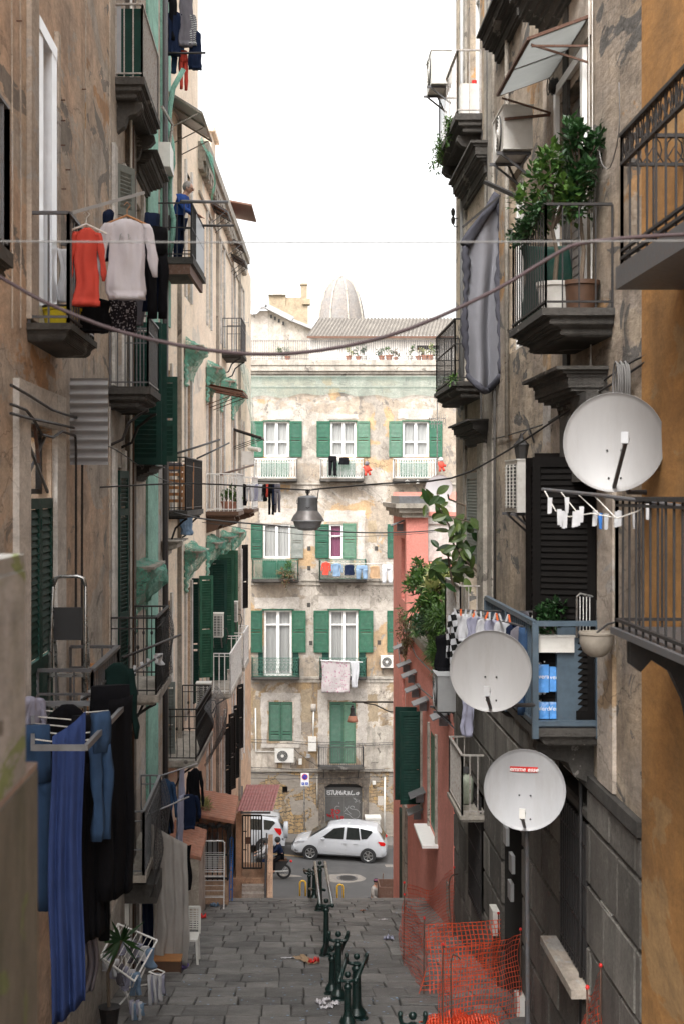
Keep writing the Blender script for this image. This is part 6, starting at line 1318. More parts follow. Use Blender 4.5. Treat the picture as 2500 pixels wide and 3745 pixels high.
def text(parent, body, loc, right, upv, size, mat, name='lettering', shear=0.0, bold=0.0):
    cu = bpy.data.curves.new(name, 'FONT'); cu.body = body; cu.size = size; cu.align_x = 'CENTER'; cu.align_y = 'CENTER'; cu.shear = shear; cu.offset = bold; cu.extrude = 0.0006; cu.resolution_u = 3
    tmp = bpy.data.objects.new(name, cu); me = bpy.data.meshes.new_from_object(tmp); bpy.data.objects.remove(tmp); o = bpy.data.objects.new(name, me); COL.objects.link(o); me.materials.clear(); me.materials.append(mat); right = Vector(right).normalized(); upv = Vector(upv).normalized(); nn = right.cross(upv)
    root = parent
    while root.parent: root = root.parent
    m = Matrix((right, upv, nn)).transposed().to_4x4(); m.translation = Vector(loc)-BASE[root.name]; o.matrix_local = m; o.parent = parent; o.matrix_parent_inverse.identity(); o.matrix_basis = m; return o
text(T, 'emme esse', sc_+nn*0.011, -rt if rt.x < 0 else rt, up+ax*0.12, 0.062, M['win_white'], shear=0.25, bold=0.0012)
T, up, rt, dep = sat_dish('far white satellite dish on the white wall behind the rubber plant', PX(1603, 1786, 37.5), (-0.3, -1, 0.15), 0.36, M['dish_white'], 0.3, [(4.0, 37.9, -0.5), (4.0, 38.0, -0.9)])
sat_dish('small pale satellite dish on the roof of the white gabled house', PX(928, 1125, 79), (-0.2, -1, 0.2), 0.38, M['dish_white'], 0.3, [(XP(930, 79), 79.2, ZP(1160, 79))])
# television aerials
def aerial(label, px, py0, py1, Y, w, loc_arm):
    T = thing('television_aerial', label, 'aerial', PX(px, py1, Y)); MB().tube([PX(px, py0, Y), PX(px, py1, Y)], 0.02, 6).build('mast', M['steel'], T); mb = MB()
    for (y, n) in loc_arm:
        mb.bar(PX(px-w, y, Y), PX(px+w, y, Y), 0.02)
        for k in range(n): x = px-w+2*w*k/(n-1); mb.bar(PX(x, y-16, Y), PX(x, y+16, Y), 0.012)
    mb.build('antenna', M['steel'], T)
aerial('tall aerial mast in front of the far block by the right wall', 1597, 1400, 1700, 44, 30, [(1530, 9), (1550, 7)])
aerial('small aerial on the balcony high on the cream house', 880, 1165, 1240, 46, 30, [(1180, 5)])
# ================================================================ air conditioners
up3 = V(0, 0, 1)
ac_unit('white air conditioner high on the brown wall below the panel awning', RW.P(16.85, ZP(585, 17.0), 0.22), (0, 1, 0), (-1, 0, 0), 0.82, 0.5, 0.34)
ac_unit('white air conditioner at the top corner of the brown house against the sky', RW.P(24.3, ZP(330, 24.3), 0.30), (0, 1, 0), (-1, 0, 0), 0.85, 0.56, 0.34)
ac_unit('air conditioner on the brown wall beside the black shutters', RW.P(17.2, ZP(1872, 17.4), 0.05), (0, 1, 0), (-1, 0, 0), 0.9, 0.62, 0.30, style='louvre')
ac_unit('white air conditioner under the closed green shutters of the far block', PX(1040, 2785, 67.98), (1, 0, 0), (0, -1, 0), 0.9, 0.62, 0.3)
ac_unit('white air conditioner on the far block, cut off by the pink wall', PX(1417, 2440, 67.98), (1, 0, 0), (0, -1, 0), 0.7, 0.55, 0.3)
ac_unit('nearer of two louvred air conditioners among the green shutters on the left', PX(797, 2325, 36.0), (1, 0, 0), (0, -1, 0), 0.30, 0.58, 0.45, style='louvre')
ac_unit('farther of two louvred air conditioners among the green shutters on the left', PX(852, 2270, 41.0), (1, 0, 0), (0, -1, 0), 0.30, 0.56, 0.45, style='louvre')
ac_unit('louvred air conditioner on the netted balcony of the cream house', PX(748, 2592, 31.5), (1, 0, 0), (0, -1, 0), 0.32, 0.6, 0.4, style='louvre')
ac_unit('old air conditioner on the pink wall end beside the second dish', PX(1655, 2590, 23.9), (0, 1, 0), (-1, 0, 0), 0.8, 0.58, 0.3, mat=M['plastic_grey'])
T = ac_unit('meter box with a white cover set in the stone wall behind the lowest dish', RW.P(15.15, ZP(2830, 15.1), -0.2), (0, 1, 0), (-1, 0, 0), 0.8, 0.4, 0.24, stand=False)
T['category'] = 'meter box'
T = thing('water_heater', 'white boiler box with a drum on top, fixed to the cream house by the street', 'boiler', PX(907, 1700, 44)); MB().box(PX(888, 1700, 44.3), PX(928, 1650, 43.8)).build('casing', M['plastic_white'], T); MB().tube([PX(912, 1640, 44), PX(950, 1645, 43.5)], 0.07, 10).build('drum', M['plastic_white'], T)
# ================================================================ laundry, left
M['c_red'] = cloth_mat('coral_red_knit', (0.62, 0.085, 0.06), 0.08); M['c_white'] = cloth_mat('off_white_jersey', (0.60, 0.57, 0.60), 0.05)
M['c_black'] = cloth_mat('black_cloth', (0.0045, 0.0045, 0.006), 0.3, trans=0.05); M['c_navy'] = cloth_mat('navy_cloth', (0.008, 0.014, 0.036), 0.3, trans=0.05)
M['c_blue'] = cloth_mat('blue_sheet', (0.045, 0.075, 0.21), 0.25, trans=0.3); M['c_green'] = cloth_mat('dark_green_cloth', (0.006, 0.018, 0.016), 0.4, trans=0.05)
M['c_denim'] = cloth_mat('denim', (0.03, 0.06, 0.12), 0.35, trans=0.05); M['c_denim_pale'] = cloth_mat('pale_denim', (0.22, 0.32, 0.45), 0.25)
M['c_dots'] = cloth_mat('black_dotted_cloth', (0.015, 0.013, 0.018), 0.3, 'dots', (0.3, 0.28, 0.3), 55, trans=0.05); M['c_grey'] = cloth_mat('grey_cloth', (0.16, 0.15, 0.17), 0.3)
M['c_beige'] = cloth_mat('grey_beige_blanket', (0.42, 0.39, 0.36), 0.15); M['c_lav'] = cloth_mat('pale_lavender_cloth', (0.36, 0.36, 0.46), 0.15)
M['c_floral'] = cloth_mat('pink_floral_sheet', (0.55, 0.50, 0.50), 0.05, 'dots', (0.45, 0.22, 0.30), 13); M['c_bright'] = cloth_mat('white_cloth', (0.58, 0.58, 0.60), 0.06)
M['c_tan'] = cloth_mat('tan_cloth', (0.42, 0.28, 0.17), 0.15); M['c_check'] = cloth_mat('black_white_check', (0.015, 0.015, 0.015), 0.1, 'check', (0.5, 0.5, 0.52), 14)
M['c_stripe'] = cloth_mat('striped_cloth', (0.03, 0.03, 0.04), 0.1, 'stripe', (0.5, 0.5, 0.5), 9); M['c_fleece'] = cloth_mat('grey_fleece', (0.07, 0.07, 0.085), 0.5, trans=0.05); M['c_bedgrey'] = cloth_mat('pale_grey_bedding', (0.20, 0.20, 0.22), 0.12, trans=0.05)
M['c_tan_sh'] = M['c_tan']; M['peg'] = simple('grey_plastic_peg', (0.45, 0.45, 0.46), 0.5); M['peg_orange'] = simple('orange_plastic_peg', (0.7, 0.13, 0.03), 0.5)
Y0 = 13.55
def pole(label, p, q, r, mat, name='drying_pole', pegs=0): return MB().tube([p, (Vector(p)+Vector(q))/2-V(0, 0, 0.005), q], r, 8).build(name, mat, label=label, cat='drying pole', smooth=True)
MB().bar(PX(262, 778, 13.3), PX(526, 704, 14.0), 0.03, 0.03).build('drying_bar', M['plastic_grey'], label='grey square bar sticking out from the tub balcony, carrying the sweaters', cat='drying bar')
garment('dress', 'dress', 'coral red knitted dress with a frilled hem on a hanger by the tub balcony', PX(316, 832, 13.45), 0.32, 0.74, M['c_red'], (1, 0.25, 0), hanger=M['plastic_white'], seed=1)
T = garment('shirt', 'sweatshirt', 'white long sleeved sweatshirt on a wooden hanger next to the red dress', PX(465, 800, 13.6), 0.53, 0.77, M['c_white'], (1, 0.15, 0), hanger=M['wood'], seed=2, cat='sweatshirt')
def scribble(T, c, u, pts, s, r, mat): MB().tube([c+u*(x*s)+V(0, 0, z*s) for x, z in pts], r, 5).build('print', mat, T)
uu = V(1, 0.15, 0).normalized(); scribble(T, PX(455, 868, 13.545), uu, [(-0.9, -0.9), (-0.7, 0.6), (-0.5, 0.7), (-0.8, -0.2), (-0.4, 0.2), (-0.2, -0.2), (-0.1, 0.2), (0.0, -0.2), (0.2, 0.2), (0.3, -0.3), (0.5, 0.1), (0.7, -0.1), (0.8, 0.5), (0.6, 0.7), (0.75, -0.2), (1.1, 0.0)], 0.055, 0.0035, M['plastic_grey'])
garment('trousers', 'trousers', 'black trousers hanging at the outer end of the grey bar', PX(575, 830, 14.1), 0.24, 0.92, M['c_black'], (0.8, 0.6, 0), seed=5)
garment('trousers', 'trousers', 'navy trousers hanging between the white sweatshirt and the black ones', PX(556, 780, 14.3), 0.20, 1.0, M['c_navy'], (0.7, 0.7, 0), seed=6)
garment('vest', 'skirt', 'black skirt with small pale dots below the white sweatshirt', PX(452, 1060, 14.2), 0.3, 0.42, M['c_dots'], (1, 0.1, 0), seed=7, cat='skirt')
garment('vest', 'cloth', 'small grey striped garment beside the dotted skirt', PX(505, 1080, 14.4), 0.14, 0.3, M['c_grey'], (1, 0.1, 0), seed=8, cat='garment')
garment('vest', 'top', 'navy top half hidden behind the left shoulder of the white sweatshirt', PX(398, 765, 14.0), 0.12, 0.5, M['c_navy'], (1, 0.3, 0), seed=9, cat='top')
garment('vest', 'jacket', 'dark jacket hanging below the red dress', PX(345, 1090, 14.0), 0.34, 0.34, M['c_black'], (1, 0.4, 0), seed=10, cat='jacket')
sheet('towel', 'white towel draped inside the tub balcony', PX(215, 905, 14.6), PX(262, 905, 14.6), 0.55, M['c_bright'], cat='towel', folds=2, amp=0.02)
T = thing('plastic_tub', 'round yellow plastic tub standing on the near left balcony', 'tub', PX(188, 1180, 13.9)); c = V(-2.2, 13.9, 1.56)
MB().lathe(c, [(0.15, 0.002), (0.185, 0.2), (0.2, 0.21), (0.2, 0.235), (0.185, 0.235), (0.16, 0.05)], 26).build('bowl', M['yellow_tub'], T, smooth='auto'); MB().tube([c+V(0.2*math.cos(a*PI/8), 0.2*math.sin(a*PI/8), 0.24) for a in range(16)], 0.012, 6, closed=True).build('rim', M['black'], T)
# near rack with big dark laundry
T = thing('drying_rack', 'grey folding clothes rack fixed outside the ladder balcony, hung with dark laundry', 'drying rack', (-1.85, 11.8, -1.95)); mb = MB()
q = [V(-1.92, 10.75, -1.93), V(-1.52, 10.75, -1.93), V(-1.46, 13.0, -1.93), V(-2.32, 13.0, -1.93)]
for a, b in ((0, 1), (1, 2), (2, 3), (3, 0)): mb.bar(q[a], q[b], 0.032, 0.045)
mb.build('frame', M['bluegrey_metal'], T); mb = MB()
for k in range(1, 6): t = k/6; mb.tube([q[0].lerp(q[3], t), (q[0].lerp(q[3], t)+q[1].lerp(q[2], t))/2-V(0, 0, 0.03), q[1].lerp(q[2], t)], 0.006, 5)
mb.build('lines', M['rope'], T)
sheet('bed_sheet', 'long blue sheet hanging on the near rack by the left edge', (-1.83, 11.0, -1.9), (-1.585, 11.1, -1.72), 2.25, M['c_blue'], cat='sheet', folds=3, amp=0.045, seed=4, nrm=(0.1, -1, 0))
garment('trousers', 'trousers', 'faded blue jeans at the very left of the near rack, behind the blue sheet', (-2.02, 11.3, -1.85), 0.30, 1.5, M['c_denim'], (1, 0.2, 0), seed=11)
garment('trousers', 'trousers', 'long black trousers in the middle of the near rack', (-1.62, 11.8, -1.85), 0.36, 1.55, M['c_black'], (1, 0.25, 0), seed=12)
garment('trousers', 'jeans', 'dark blue jeans folded over the outer bar of the near rack', (-1.50, 11.5, -1.78), 0.22, 1.05, M['c_denim'], (0.6, 1, 0), seed=13, cat='jeans')
garment('trousers', 'trousers', 'black trousers hanging behind the jeans on the near rack', (-1.60, 12.9, -1.75), 0.40, 1.7, M['c_black'], (1, 0.4, 0), seed=14)
garment('shirt', 'jacket', 'dark green jacket on the pole above the near rack', (-1.75, 14.6, -1.75), 0.42, 1.1, M['c_green'], (1, 0.5, 0), seed=15, cat='jacket')
sheet('cloth', 'wide black cloth hanging right of the blue sheet on the near rack', PX(292, 2745, 11.7), PX(392, 2700, 11.9), 1.6, M['c_black'], folds=3, amp=.05, seed=31, nrm=(0, -1, 0)); sheet('coat', 'long black coat hanging outermost of the dark laundry, left', PX(400, 2560, 12.5), PX(486, 2540, 12.8), 1.75, M['c_black'], cat='coat', folds=2, amp=.06, seed=33, nrm=(0, -1, 0)); sheet('cloth', 'dark purple grey cloth hanging lowest below the black cloth', PX(300, 3300, 12.2), PX(360, 3300, 12.2), .75, M['c_grey'], folds=2, amp=.04, seed=35, taper=.4, nrm=(0, -1, 0))
garment('vest', 'top', 'black top hanging behind the blue sheet', (-1.9, 12.4, -1.85), 0.4, 1.4, M['c_black'], (1, 0.2, 0), seed=16, cat='top')
garment('shirt', 'shirt', 'pale shirt pegged at the inner end of the near rack', (-2.2, 12.2, -1.75), 0.36, 0.5, M['c_lav'], (0.4, 1, 0), seed=17)
garment('trousers', 'trousers', 'black trousers hanging lowest, behind the black sweater', (-1.75, 12.9, -2.2), 0.3, 1.9, M['c_black'], (1, 0.2, 0), seed=18)
pole('dark pole reaching out from the railing above the ladder balcony', PX(450, 2405, 15.6), PX(660, 2322, 18), 0.016, M['iron_dark']); pole('dark pole with knotted rags just below the upper one', PX(300, 2560, 13.6), PX(590, 2398, 17), 0.014, M['iron_dark'])
garment('sock', 'rag', 'red and white rag knotted at the end of the lower dark pole', PX(582, 2390, 17), 0.10, 0.14, M['c_bright'], seed=20, cat='rag')
pegm = MB()
for k in range(12): a = PX(300+k*24, 2545-k*13, 13.8+k*0.26); pegm = MB(); dd = V(rnd.uniform(-.03, .03), 0, -0.075); pegm.bar(a+V(0, 0, .02), a+dd, 0.012, 0.02); pegm.bar(a+V(0.012, 0, .02), a+dd+V(0.02, 0, 0), 0.01, 0.018); pegm.build('clothes_peg', M['peg'], label='grey clothes peg clipped to the poles above the near rack', cat='clothes peg', group='pegs on the dark poles')
# stepladder and chair on the balcony
T = thing('stepladder', 'aluminium stepladder standing on the near left balcony', 'stepladder', (-2.1, 14.2, -2.74)); mb = MB(); zt_ = ZP(2108, 14.0)
for x in (-2.3, -1.98): mb.tube([V(x-0.03*(1 if x < -2.1 else -1), 13.75, -2.74), V(x, 14.0, zt_-0.1), V(x+(0.03 if x < -2.1 else -0.03), 14.02, zt_-0.02)], 0.018, 8)
mb.tube([V(-2.3, 14.0, zt_-0.1), V(-2.28, 14.0, zt_-0.02), V(-2.22, 14.0, zt_), V(-2.06, 14.0, zt_), V(-2.0, 14.0, zt_-0.02), V(-1.98, 14.0, zt_-0.1)], 0.018, 8); mb.build('frame', M['steel'], T, smooth=True)
for z in (-2.4, -2.1, -1.8): MB().box((-2.3, 13.84, z), (-1.98, 13.95, z+0.03)).build('step', M['steel'], T)
MB().box((-2.28, 13.92, zt_-0.62), (-2.0, 13.95, zt_-0.30)).build('platform', M['black'], T); mb = MB()
for x in (-2.3, -1.98): mb.bar((x, 14.5, -2.74), (x, 14.08, zt_-0.5), 0.03)
mb.build('rear_legs', M['steel'], T)
T = thing('chair', 'orange brown wooden chair behind the stepladder', 'chair', (-1.98, 15.2, -2.74)); MB().box((-2.15, 15.0, -2.3), (-1.85, 15.3, -2.26)).build('seat', M['wood'], T); mb = MB()
for x in (-2.13, -1.87): mb.bar((x, 15.28, -2.74), (x, 15.32, -1.85), 0.035); mb.bar((x, 15.02, -2.74), (x, 15.02, -2.3), 0.035)
mb.build('frame', M['wood'], T); MB().box((-2.15, 15.29, -2.0), (-1.85, 15.33, -1.84)).build('backrest', M['wood'], T)
# laundry bunch at the top
def bunch(items, y, x0, ztop, group=None):
    for k, (kind, nm, lab, dx, dz, w, h, mt, sd) in enumerate(items): garment(kind, nm, lab, V(x0+dx, y+0.12*k, ztop+dz), w, h, M[mt], (1, 0.3+0.1*k, 0), seed=sd)
pole('dark bar carrying the bunch of laundry against the sky, top left', (-2.35, 27.0, ZP(192, 27)), PX(752, 192, 27.2), 0.022, M['iron_dark'])
for lab, px, py, w, h, mt, sd, kd, nm in (('dark trousers at the inner side of the laundry bunch against the sky', 615, -60, .34, 1.1, 'c_black', 31, 'trousers', 'trousers'), ('black shirt in the middle of the laundry bunch against the sky', 640, 40, .40, .85, 'c_navy', 32, 'shirt', 'shirt'), ('grey hooded top in the laundry bunch against the sky', 682, -40, .30, 1.1, 'c_grey', 33, 'vest', 'top'), ('striped top in the laundry bunch against the sky', 702, 50, .22, .6, 'c_stripe', 34, 'vest', 'top'),
        ('navy shirt at the outer side of the laundry bunch against the sky', 715, 110, .28, .75, 'c_navy', 35, 'vest', 'shirt'), ('red garment dangling lowest of the laundry bunch against the sky', 672, 185, .17, .75, 'c_red', 36, 'trousers', 'trousers'), ('dark jeans below the bar, top left against the sky', 650, 150, .26, .62, 'c_denim', 37, 'trousers', 'jeans')):
    garment(kd, nm, lab, PX(px, py, 27.1+0.05*(sd-30)), w, h, M[mt], (1, 0.35, 0), seed=sd)
sheet('cloth', 'white cloth at the top edge among the dark laundry', PX(655, -40, 27.6), PX(668, -40, 27.6), 0.85, M['c_bright'], folds=1, amp=0.03)
# folding chairs, cloths on the chair balcony
T = thing('folding_chair', 'slatted orange brown folding chair leaning on the balcony with the long poles', 'chair', (-2.2, 28, -0.36)); mb = MB()
for x in (-2.38, -2.02): mb.bar((x, 27.75, -0.34), (x, 28.1, 0.55), 0.045)
mb.build('frame', M['wood'], T)
for k in range(6): MB().box((-2.38, 27.85+0.05*k, -0.2+0.13*k), (-2.02, 27.87+0.05*k, -0.14+0.13*k)).build('slat', M['wood'], T)
T = thing('folding_chair', 'second folding chair, partly hidden behind the front one', 'chair', (-1.95, 28.8, -0.36)); mb = MB()
for x in (-2.15, -1.9): mb.bar((x, 28.6, -0.34), (x, 28.8, 0.6), 0.045)
for k in range(5): mb.box((-2.15, 28.7, -0.1+0.13*k), (-1.9, 28.72, -0.05+0.13*k))
mb.build('frame', M['wood'], T)
sheet('cushion_cloth', 'pebble patterned cloth over the chair balcony rail', PX(612, 1690, 28.4), PX(665, 1690, 28.4), 0.17, M['c_grey'], cat='cloth', folds=2, amp=0.02)
sheet('cloth', 'blue denim cloth caught below the chair balcony', PX(650, 1872, 27.6), PX(700, 1880, 28.5), 0.42, M['c_denim_pale'], folds=3, amp=0.05, taper=0.3, skew=0.35)
pole('nearer of the two dark poles reaching up from the chair balcony', PX(632, 1662, 27.5), PX(803, 1608, 30), 0.022, M['iron_dark']); pole('farther of the two dark poles reaching up from the chair balcony', PX(722, 1676, 30.5), PX(838, 1620, 33), 0.02, M['iron_dark'])
pole('grey pole lying on the rail beside the leaning man', PX(662, 735, 26.3), PX(832, 738, 27.2), 0.03, M['iron_grey']); pole('dark pole sticking out beyond the leaning man balcony', PX(735, 824, 28.4), PX(854, 824, 29), 0.025, M['iron_dark'])
# line of clothes by the street
pole('wooden pole reaching out above the red pot balcony', PX(808, 1735, 38), PX(928, 1700, 41), 0.03, M['wood_dark'])
wire('washing_line', 'washing line running out beside the street lamp, hung with whites and darks', [(870, 1764, 41), (960, 1766, 41), (1024, 1768, 41)], 0.008, M['rope'], 'washing line')
for k, (x, w, h, mt, kd, lab) in enumerate(((876, .14, .45, 'c_red', 'trousers', 'small red garment at the wall end of the street washing line'), (893, .2, .62, 'c_black', 'vest', 'black garment next to the red one on the street washing line'), (909, .16, .5, 'c_bright', 'trousers', 'first white pair of leggings on the street washing line'), (925, .18, .5, 'c_bright', 'vest', 'white vest on the street washing line'), (940, .16, .48, 'c_lav', 'vest', 'bluish white vest on the street washing line'), (955, .17, .5, 'c_bright', 'vest', 'last white top before the dark clothes on the street washing line'),
        (969, .16, .5, 'c_black', 'shirt', 'dark shirt after the whites on the street washing line'), (981, .12, .38, 'c_red', 'shorts', 'dark red shorts among the dark clothes on the street washing line'), (992, .18, .88, 'c_black', 'trousers', 'longest black trousers on the street washing line'), (1004, .14, .6, 'c_navy', 'vest', 'navy top on the street washing line'), (1015, .18, .82, 'c_grey', 'trousers', 'dark grey trousers at the outer end of the street washing line'))):
    garment(kd, {'vest': 'top', 'shirt': 'shirt', 'trousers': 'trousers', 'shorts': 'shorts'}[kd], lab, PX(x, 1770, 41-0.03*k), w, h, M[mt], (1, 0.15, 0), seed=40+k)
# facade laundry
def fcl(k, x, y, w, h, mt, kd, nm, lab, Y=67.25): garment(kd, nm, lab, PX(x, y, Y), w, h, M[mt], (1, 0, 0), seed=60+k, cat=None)
fcl(0, 1216, 1667, .40, .95, 'c_black', 'trousers', 'trousers', 'black trousers over the white lattice balcony in the middle')
fcl(1, 1258, 1672, .5, .35, 'c_black', 'vest', 'top', 'black top beside the trousers on the middle white lattice balcony')
fcl(2, 1192, 2055, .42, .62, 'c_red', 'shirt', 'shirt', 'red shirt at the left of the line across the green balcony')
fcl(3, 1230, 2060, .5, .62, 'c_denim_pale', 'shirt', 'shirt', 'pale denim shirt next to the red one across the green balcony')
fcl(4, 1275, 2065, .5, .5, 'c_navy', 'vest', 'top', 'navy top in the middle of the line across the green balcony')
fcl(5, 1322, 2068, .55, .66, 'c_denim_pale', 'trousers', 'jeans', 'pale blue jeans right of the navy top across the green balcony')
fcl(6, 1370, 2068, .50, .62, 'c_tan', 'vest', 'top', 'tan top near the end of the line across the green balcony')
fcl(7, 1415, 2064, .5, .9, 'c_bright', 'trousers', 'trousers', 'white trousers at the end of the line by the pink corner')
wire('washing_line', 'washing line stretched along the green balcony of the far block', [(1175, 2055, 67.25), (1300, 2062, 67.25), (1440, 2058, 67.25)], 0.01, M['rope'], 'washing line')
sheet('bed_sheet', 'white sheet with small pink flowers over the ornate green balcony', PX(1177, 2417, 67.2), PX(1278, 2417, 67.2), 1.5, M['c_floral'], cat='sheet', folds=3, amp=0.05)
sheet('towel', 'plain white sheet to the right of the flowered one', PX(1280, 2418, 67.1), PX(1313, 2418, 67.1), 1.25, M['c_bright'], cat='sheet', folds=2, amp=0.04, taper=0.4)
pole('white rail holding out the flowered sheet', PX(1172, 2415, 67.15), PX(1325, 2422, 67.15), 0.02, M['white_iron'])
# lower left: sheets over the lower balconies
pole('teal bar running out from the lower balcony to the netted one', PX(530, 2985, 21), PX(690, 2915, 24), 0.014, M['bluegrey_metal']); pole('second teal bar above, from the lower balcony', PX(575, 2842, 23), PX(722, 2793, 26), 0.014, M['bluegrey_metal'])
sheet('blanket', 'large crumpled grey beige sheet hanging to the ground behind the rack', PX(556, 3015, 21.6), PX(688, 3090, 21.9), 1.98, M['c_beige'], cat='blanket', folds=4, amp=0.07, seed=5, bottom=lambda s: 1.05-0.1*s)
sheet('cloth', 'pale lavender cloth hanging twisted from the teal bar', PX(640, 2930, 24), PX(672, 2900, 24.4), 1.2, M['c_lav'], folds=2, amp=0.06, taper=0.5, seed=6); sheet('cloth', 'thin white cloth high on the second teal bar', PX(655, 2812, 24.6), PX(676, 2805, 25), 1.0, M['c_lav'], folds=2, amp=0.04, taper=0.3, seed=8)
garment('shirt', 'shirt', 'black shirt hanging left of the lavender cloth', PX(595, 2950, 23.6), .32, .62, M['c_black'], (1, .3, 0), seed=71); garment('shirt', 'shirt', 'dark navy shirt hanging right of the lavender cloth', PX(690, 2905, 24.8), .40, .6, M['c_navy'], (1, .3, 0), seed=72)
garment('shirt', 'shirt', 'black shirt at the far end of the second teal bar', PX(712, 2810, 25.4), .30, .95, M['c_black'], (1, .3, 0), seed=73); garment('shirt', 'shirt', 'faded denim shirt between the black shirt and the lavender cloth', PX(608, 2850, 23.8), .34, .9, M['c_denim'], (1, .3, 0), seed=74)
sheet('cloth', 'navy cloth with a red patch standing left of the grey beige sheet', PX(520, 3180, 21.6), PX(572, 3190, 22), 1.45, M['c_navy'], folds=2, amp=0.03, seed=9)
sheet('cloth', 'black cloth behind the right edge of the grey beige sheet', PX(668, 3090, 25), PX(700, 3090, 25), 0.8, M['c_black'], folds=1, amp=0.03, seed=12)
# shade nets bulging in front of balconies
def bulge(label, x0, Y1, Y2, z0, z1, amp, mat):
    mb = MB()
    def f(u, v): y = Y1+(Y2-Y1)*u; return V(x0(y)+amp*math.sin(v*PI)**0.8*(1-0.5*abs(u-.5))+0.012*math.sin(u*60)+0.02*math.sin(v*9+u*5), y, z1+(z0-z1)*v+0.03*math.sin(u*9))
    mb.grid(f, 60, 20); mb.build('shade_net', mat, label=label, cat='net')
bulge('dark net bulging in front of the balcony below the cream house', lambda y: -1.62+(y-27.5)*0.032, 27.6, 30.9, -5.35, -4.2, 0.28, M['grey_net'])
bulge('dark net tied along the front of the balcony beside the mint strip', lambda y: -1.725, 19.3, 21.2, -2.7, -1.75, 0.03, M['grey_net'])
bulge('dark diamond net on the lowest left balcony', lambda y: -1.99, 20.6, 23.2, -5.9, -4.62, 0.10, M['grey_net'])
# green debris nets wrapped round the window hoods
def hood_net(label, fr, a0, a1, zt_, d, seed):
    mb = MB(); r = random.Random(seed); w = a1-a0
    def f(u, v):
        th = v*1.0; a = a0+w*u; k = math.sin(u*PI)**0.35
        pr = [(0.02, 0.22), (0.28, 0.18), (1.0, 0.03), (1.0, -0.18), (0.45, -0.6), (0.1, -0.78), (0.02, -0.95)]
        t = v*(len(pr)-1); i = min(int(t), len(pr)-2); q = t-i; dd = (pr[i][0]*(1-q)+pr[i+1][0]*q)*d; zz = (pr[i][1]*(1-q)+pr[i+1][1]*q)*0.72
        p = fr.P(a, zt_+zz, dd*k+0.015); nz = 0.07*mnoise.noise(p*3.3+V(seed, 0, 0))+0.03*mnoise.noise(p*11+V(0, seed, 0)); return p+fr.n*abs(nz)+V(0, 0, nz)
    mb.grid(f, 22, 24); T = thing('debris_net', label, 'debris net', fr.P((a0+a1)/2, zt_-0.6, 0), 'green nets wrapped round window hoods'); mb.build('net', M['green_net'], T)
    mb = MB(); pts = [fr.P(a0+w*0.05+0.02*math.sin(k*3), zt_-0.05*k-0.25, 0.05+0.03*math.sin(k*2)) for k in range(14)]; mb.tube(pts, [0.03+0.02*abs(math.sin(k*1.3)) for k in range(14)], 6); mb.build('twisted_edge', M['mint'], T, smooth=True)
hood_net('green net bundle around the hood beside the mint strip, nearest of the lower row', LW, 21.8, 24.0, -1.25, 0.42, 3)
order = ['nearest', 'second', 'third', 'farthest']
for (a0, a1, z, ci, fl) in NETS: hood_net('%s green net bundle of the %s row on the cream house' % (order[ci-1], 'upper' if z > 0 else 'lower'), LC, a0, a1, z, 0.4, ci*7+int(z))
mb = MB()
def bf(u, v): a = LC.P(7.0+1.3*u, 0, 0); return V(a.x+0.08+0.35*math.sin(v*2.2)*(1-u*0.3)+0.06*mnoise.noise(V(u*4, v*4, 1)), a.y, 8.5+0.2*math.sin(u*5)-1.5*v*(1-0.5*u))
mb.grid(bf, 24, 20); mb.build('debris_net', M['green_net'], label='green net hanging from the roof edge of the cream house', cat='debris net')
mb = MB()
def bf2(u, v): a = LC.P(21+6*u, 0, 0); return V(a.x+0.1+0.35*v+0.08*mnoise.noise(V(u*6, v*5, 9)), a.y, 4.6-3.4*v*(0.6+0.4*u)+0.15*mnoise.noise(V(u*8, 2, 2)))
mb.grid(bf2, 30, 24); mb.build('debris_net', M['green_net_pale'], label='long green net hanging at the far corner of the cream house', cat='debris net')
MB().tube([V(-1.95, 26.9, 8)]+[V(-2.2+0.05*math.sin(k*1.7), 26.9+0.03*k, 8-0.35*k) for k in range(1, 11)], 0.05, 6).build('debris_net', M['mint'], label='thin twisted green net rope beside the leaning man', cat='debris net', smooth=True)
# ================================================================ laundry, right
mb = MB()
def duv(u, v):
    x = XP(1702+(1822-1702)*u, 20.6); top = ZP(900-185*u, 20.6); bot = ZP(1370+60*math.sin(u*PI), 20.6)
    return V(x+0.05*(v-0.5)*(1-u)+0.02*math.sin(v*8), 20.6+0.10*math.sin(u*9+v*2)*(0.3+v)-0.0, top+(bot-top)*v)
mb.grid(duv, 40, 50); T = thing('blanket', 'long pale grey fleece edged blanket hanging off the brown wall', 'blanket', PX(1760, 1400, 20.6)); o = mb.build('cover', M['c_bedgrey'], T, smooth=True); o.modifiers.new('t', 'SOLIDIFY').thickness = 0.02
for (u0, s) in ((0.0, 1), (1.0, 1)):
    mb = MB(); n_ = 34; pts = [duv(u0, k/n_)+V(0.015*math.sin(k*1.9), -0.03, 0) for k in range(n_+1)]; mb.tube(pts, [0.045+0.014*math.sin(k*.35+u0*2)+0.006*mnoise.noise(V(k*.8, u0, 0)) for k in range(n_+1)], 9); mb.build('fleece_edge', M['c_fleece'], T, smooth=True)
mb = MB(); pts = [duv(k/16, 0.0)+V(0, -0.04, 0.01) for k in range(17)]; mb.tube(pts, [0.075+0.012*math.sin(k*.5) for k in range(17)], 9); mb.build('fleece_edge', M['c_fleece'], T, smooth=True)
mb = MB(); pts = [duv(k/16, 1.0)+V(0, -0.02, 0.0) for k in range(17)]; mb.tube(pts, 0.05, 9); mb.build('fleece_edge', M['c_fleece'], T, smooth=True)
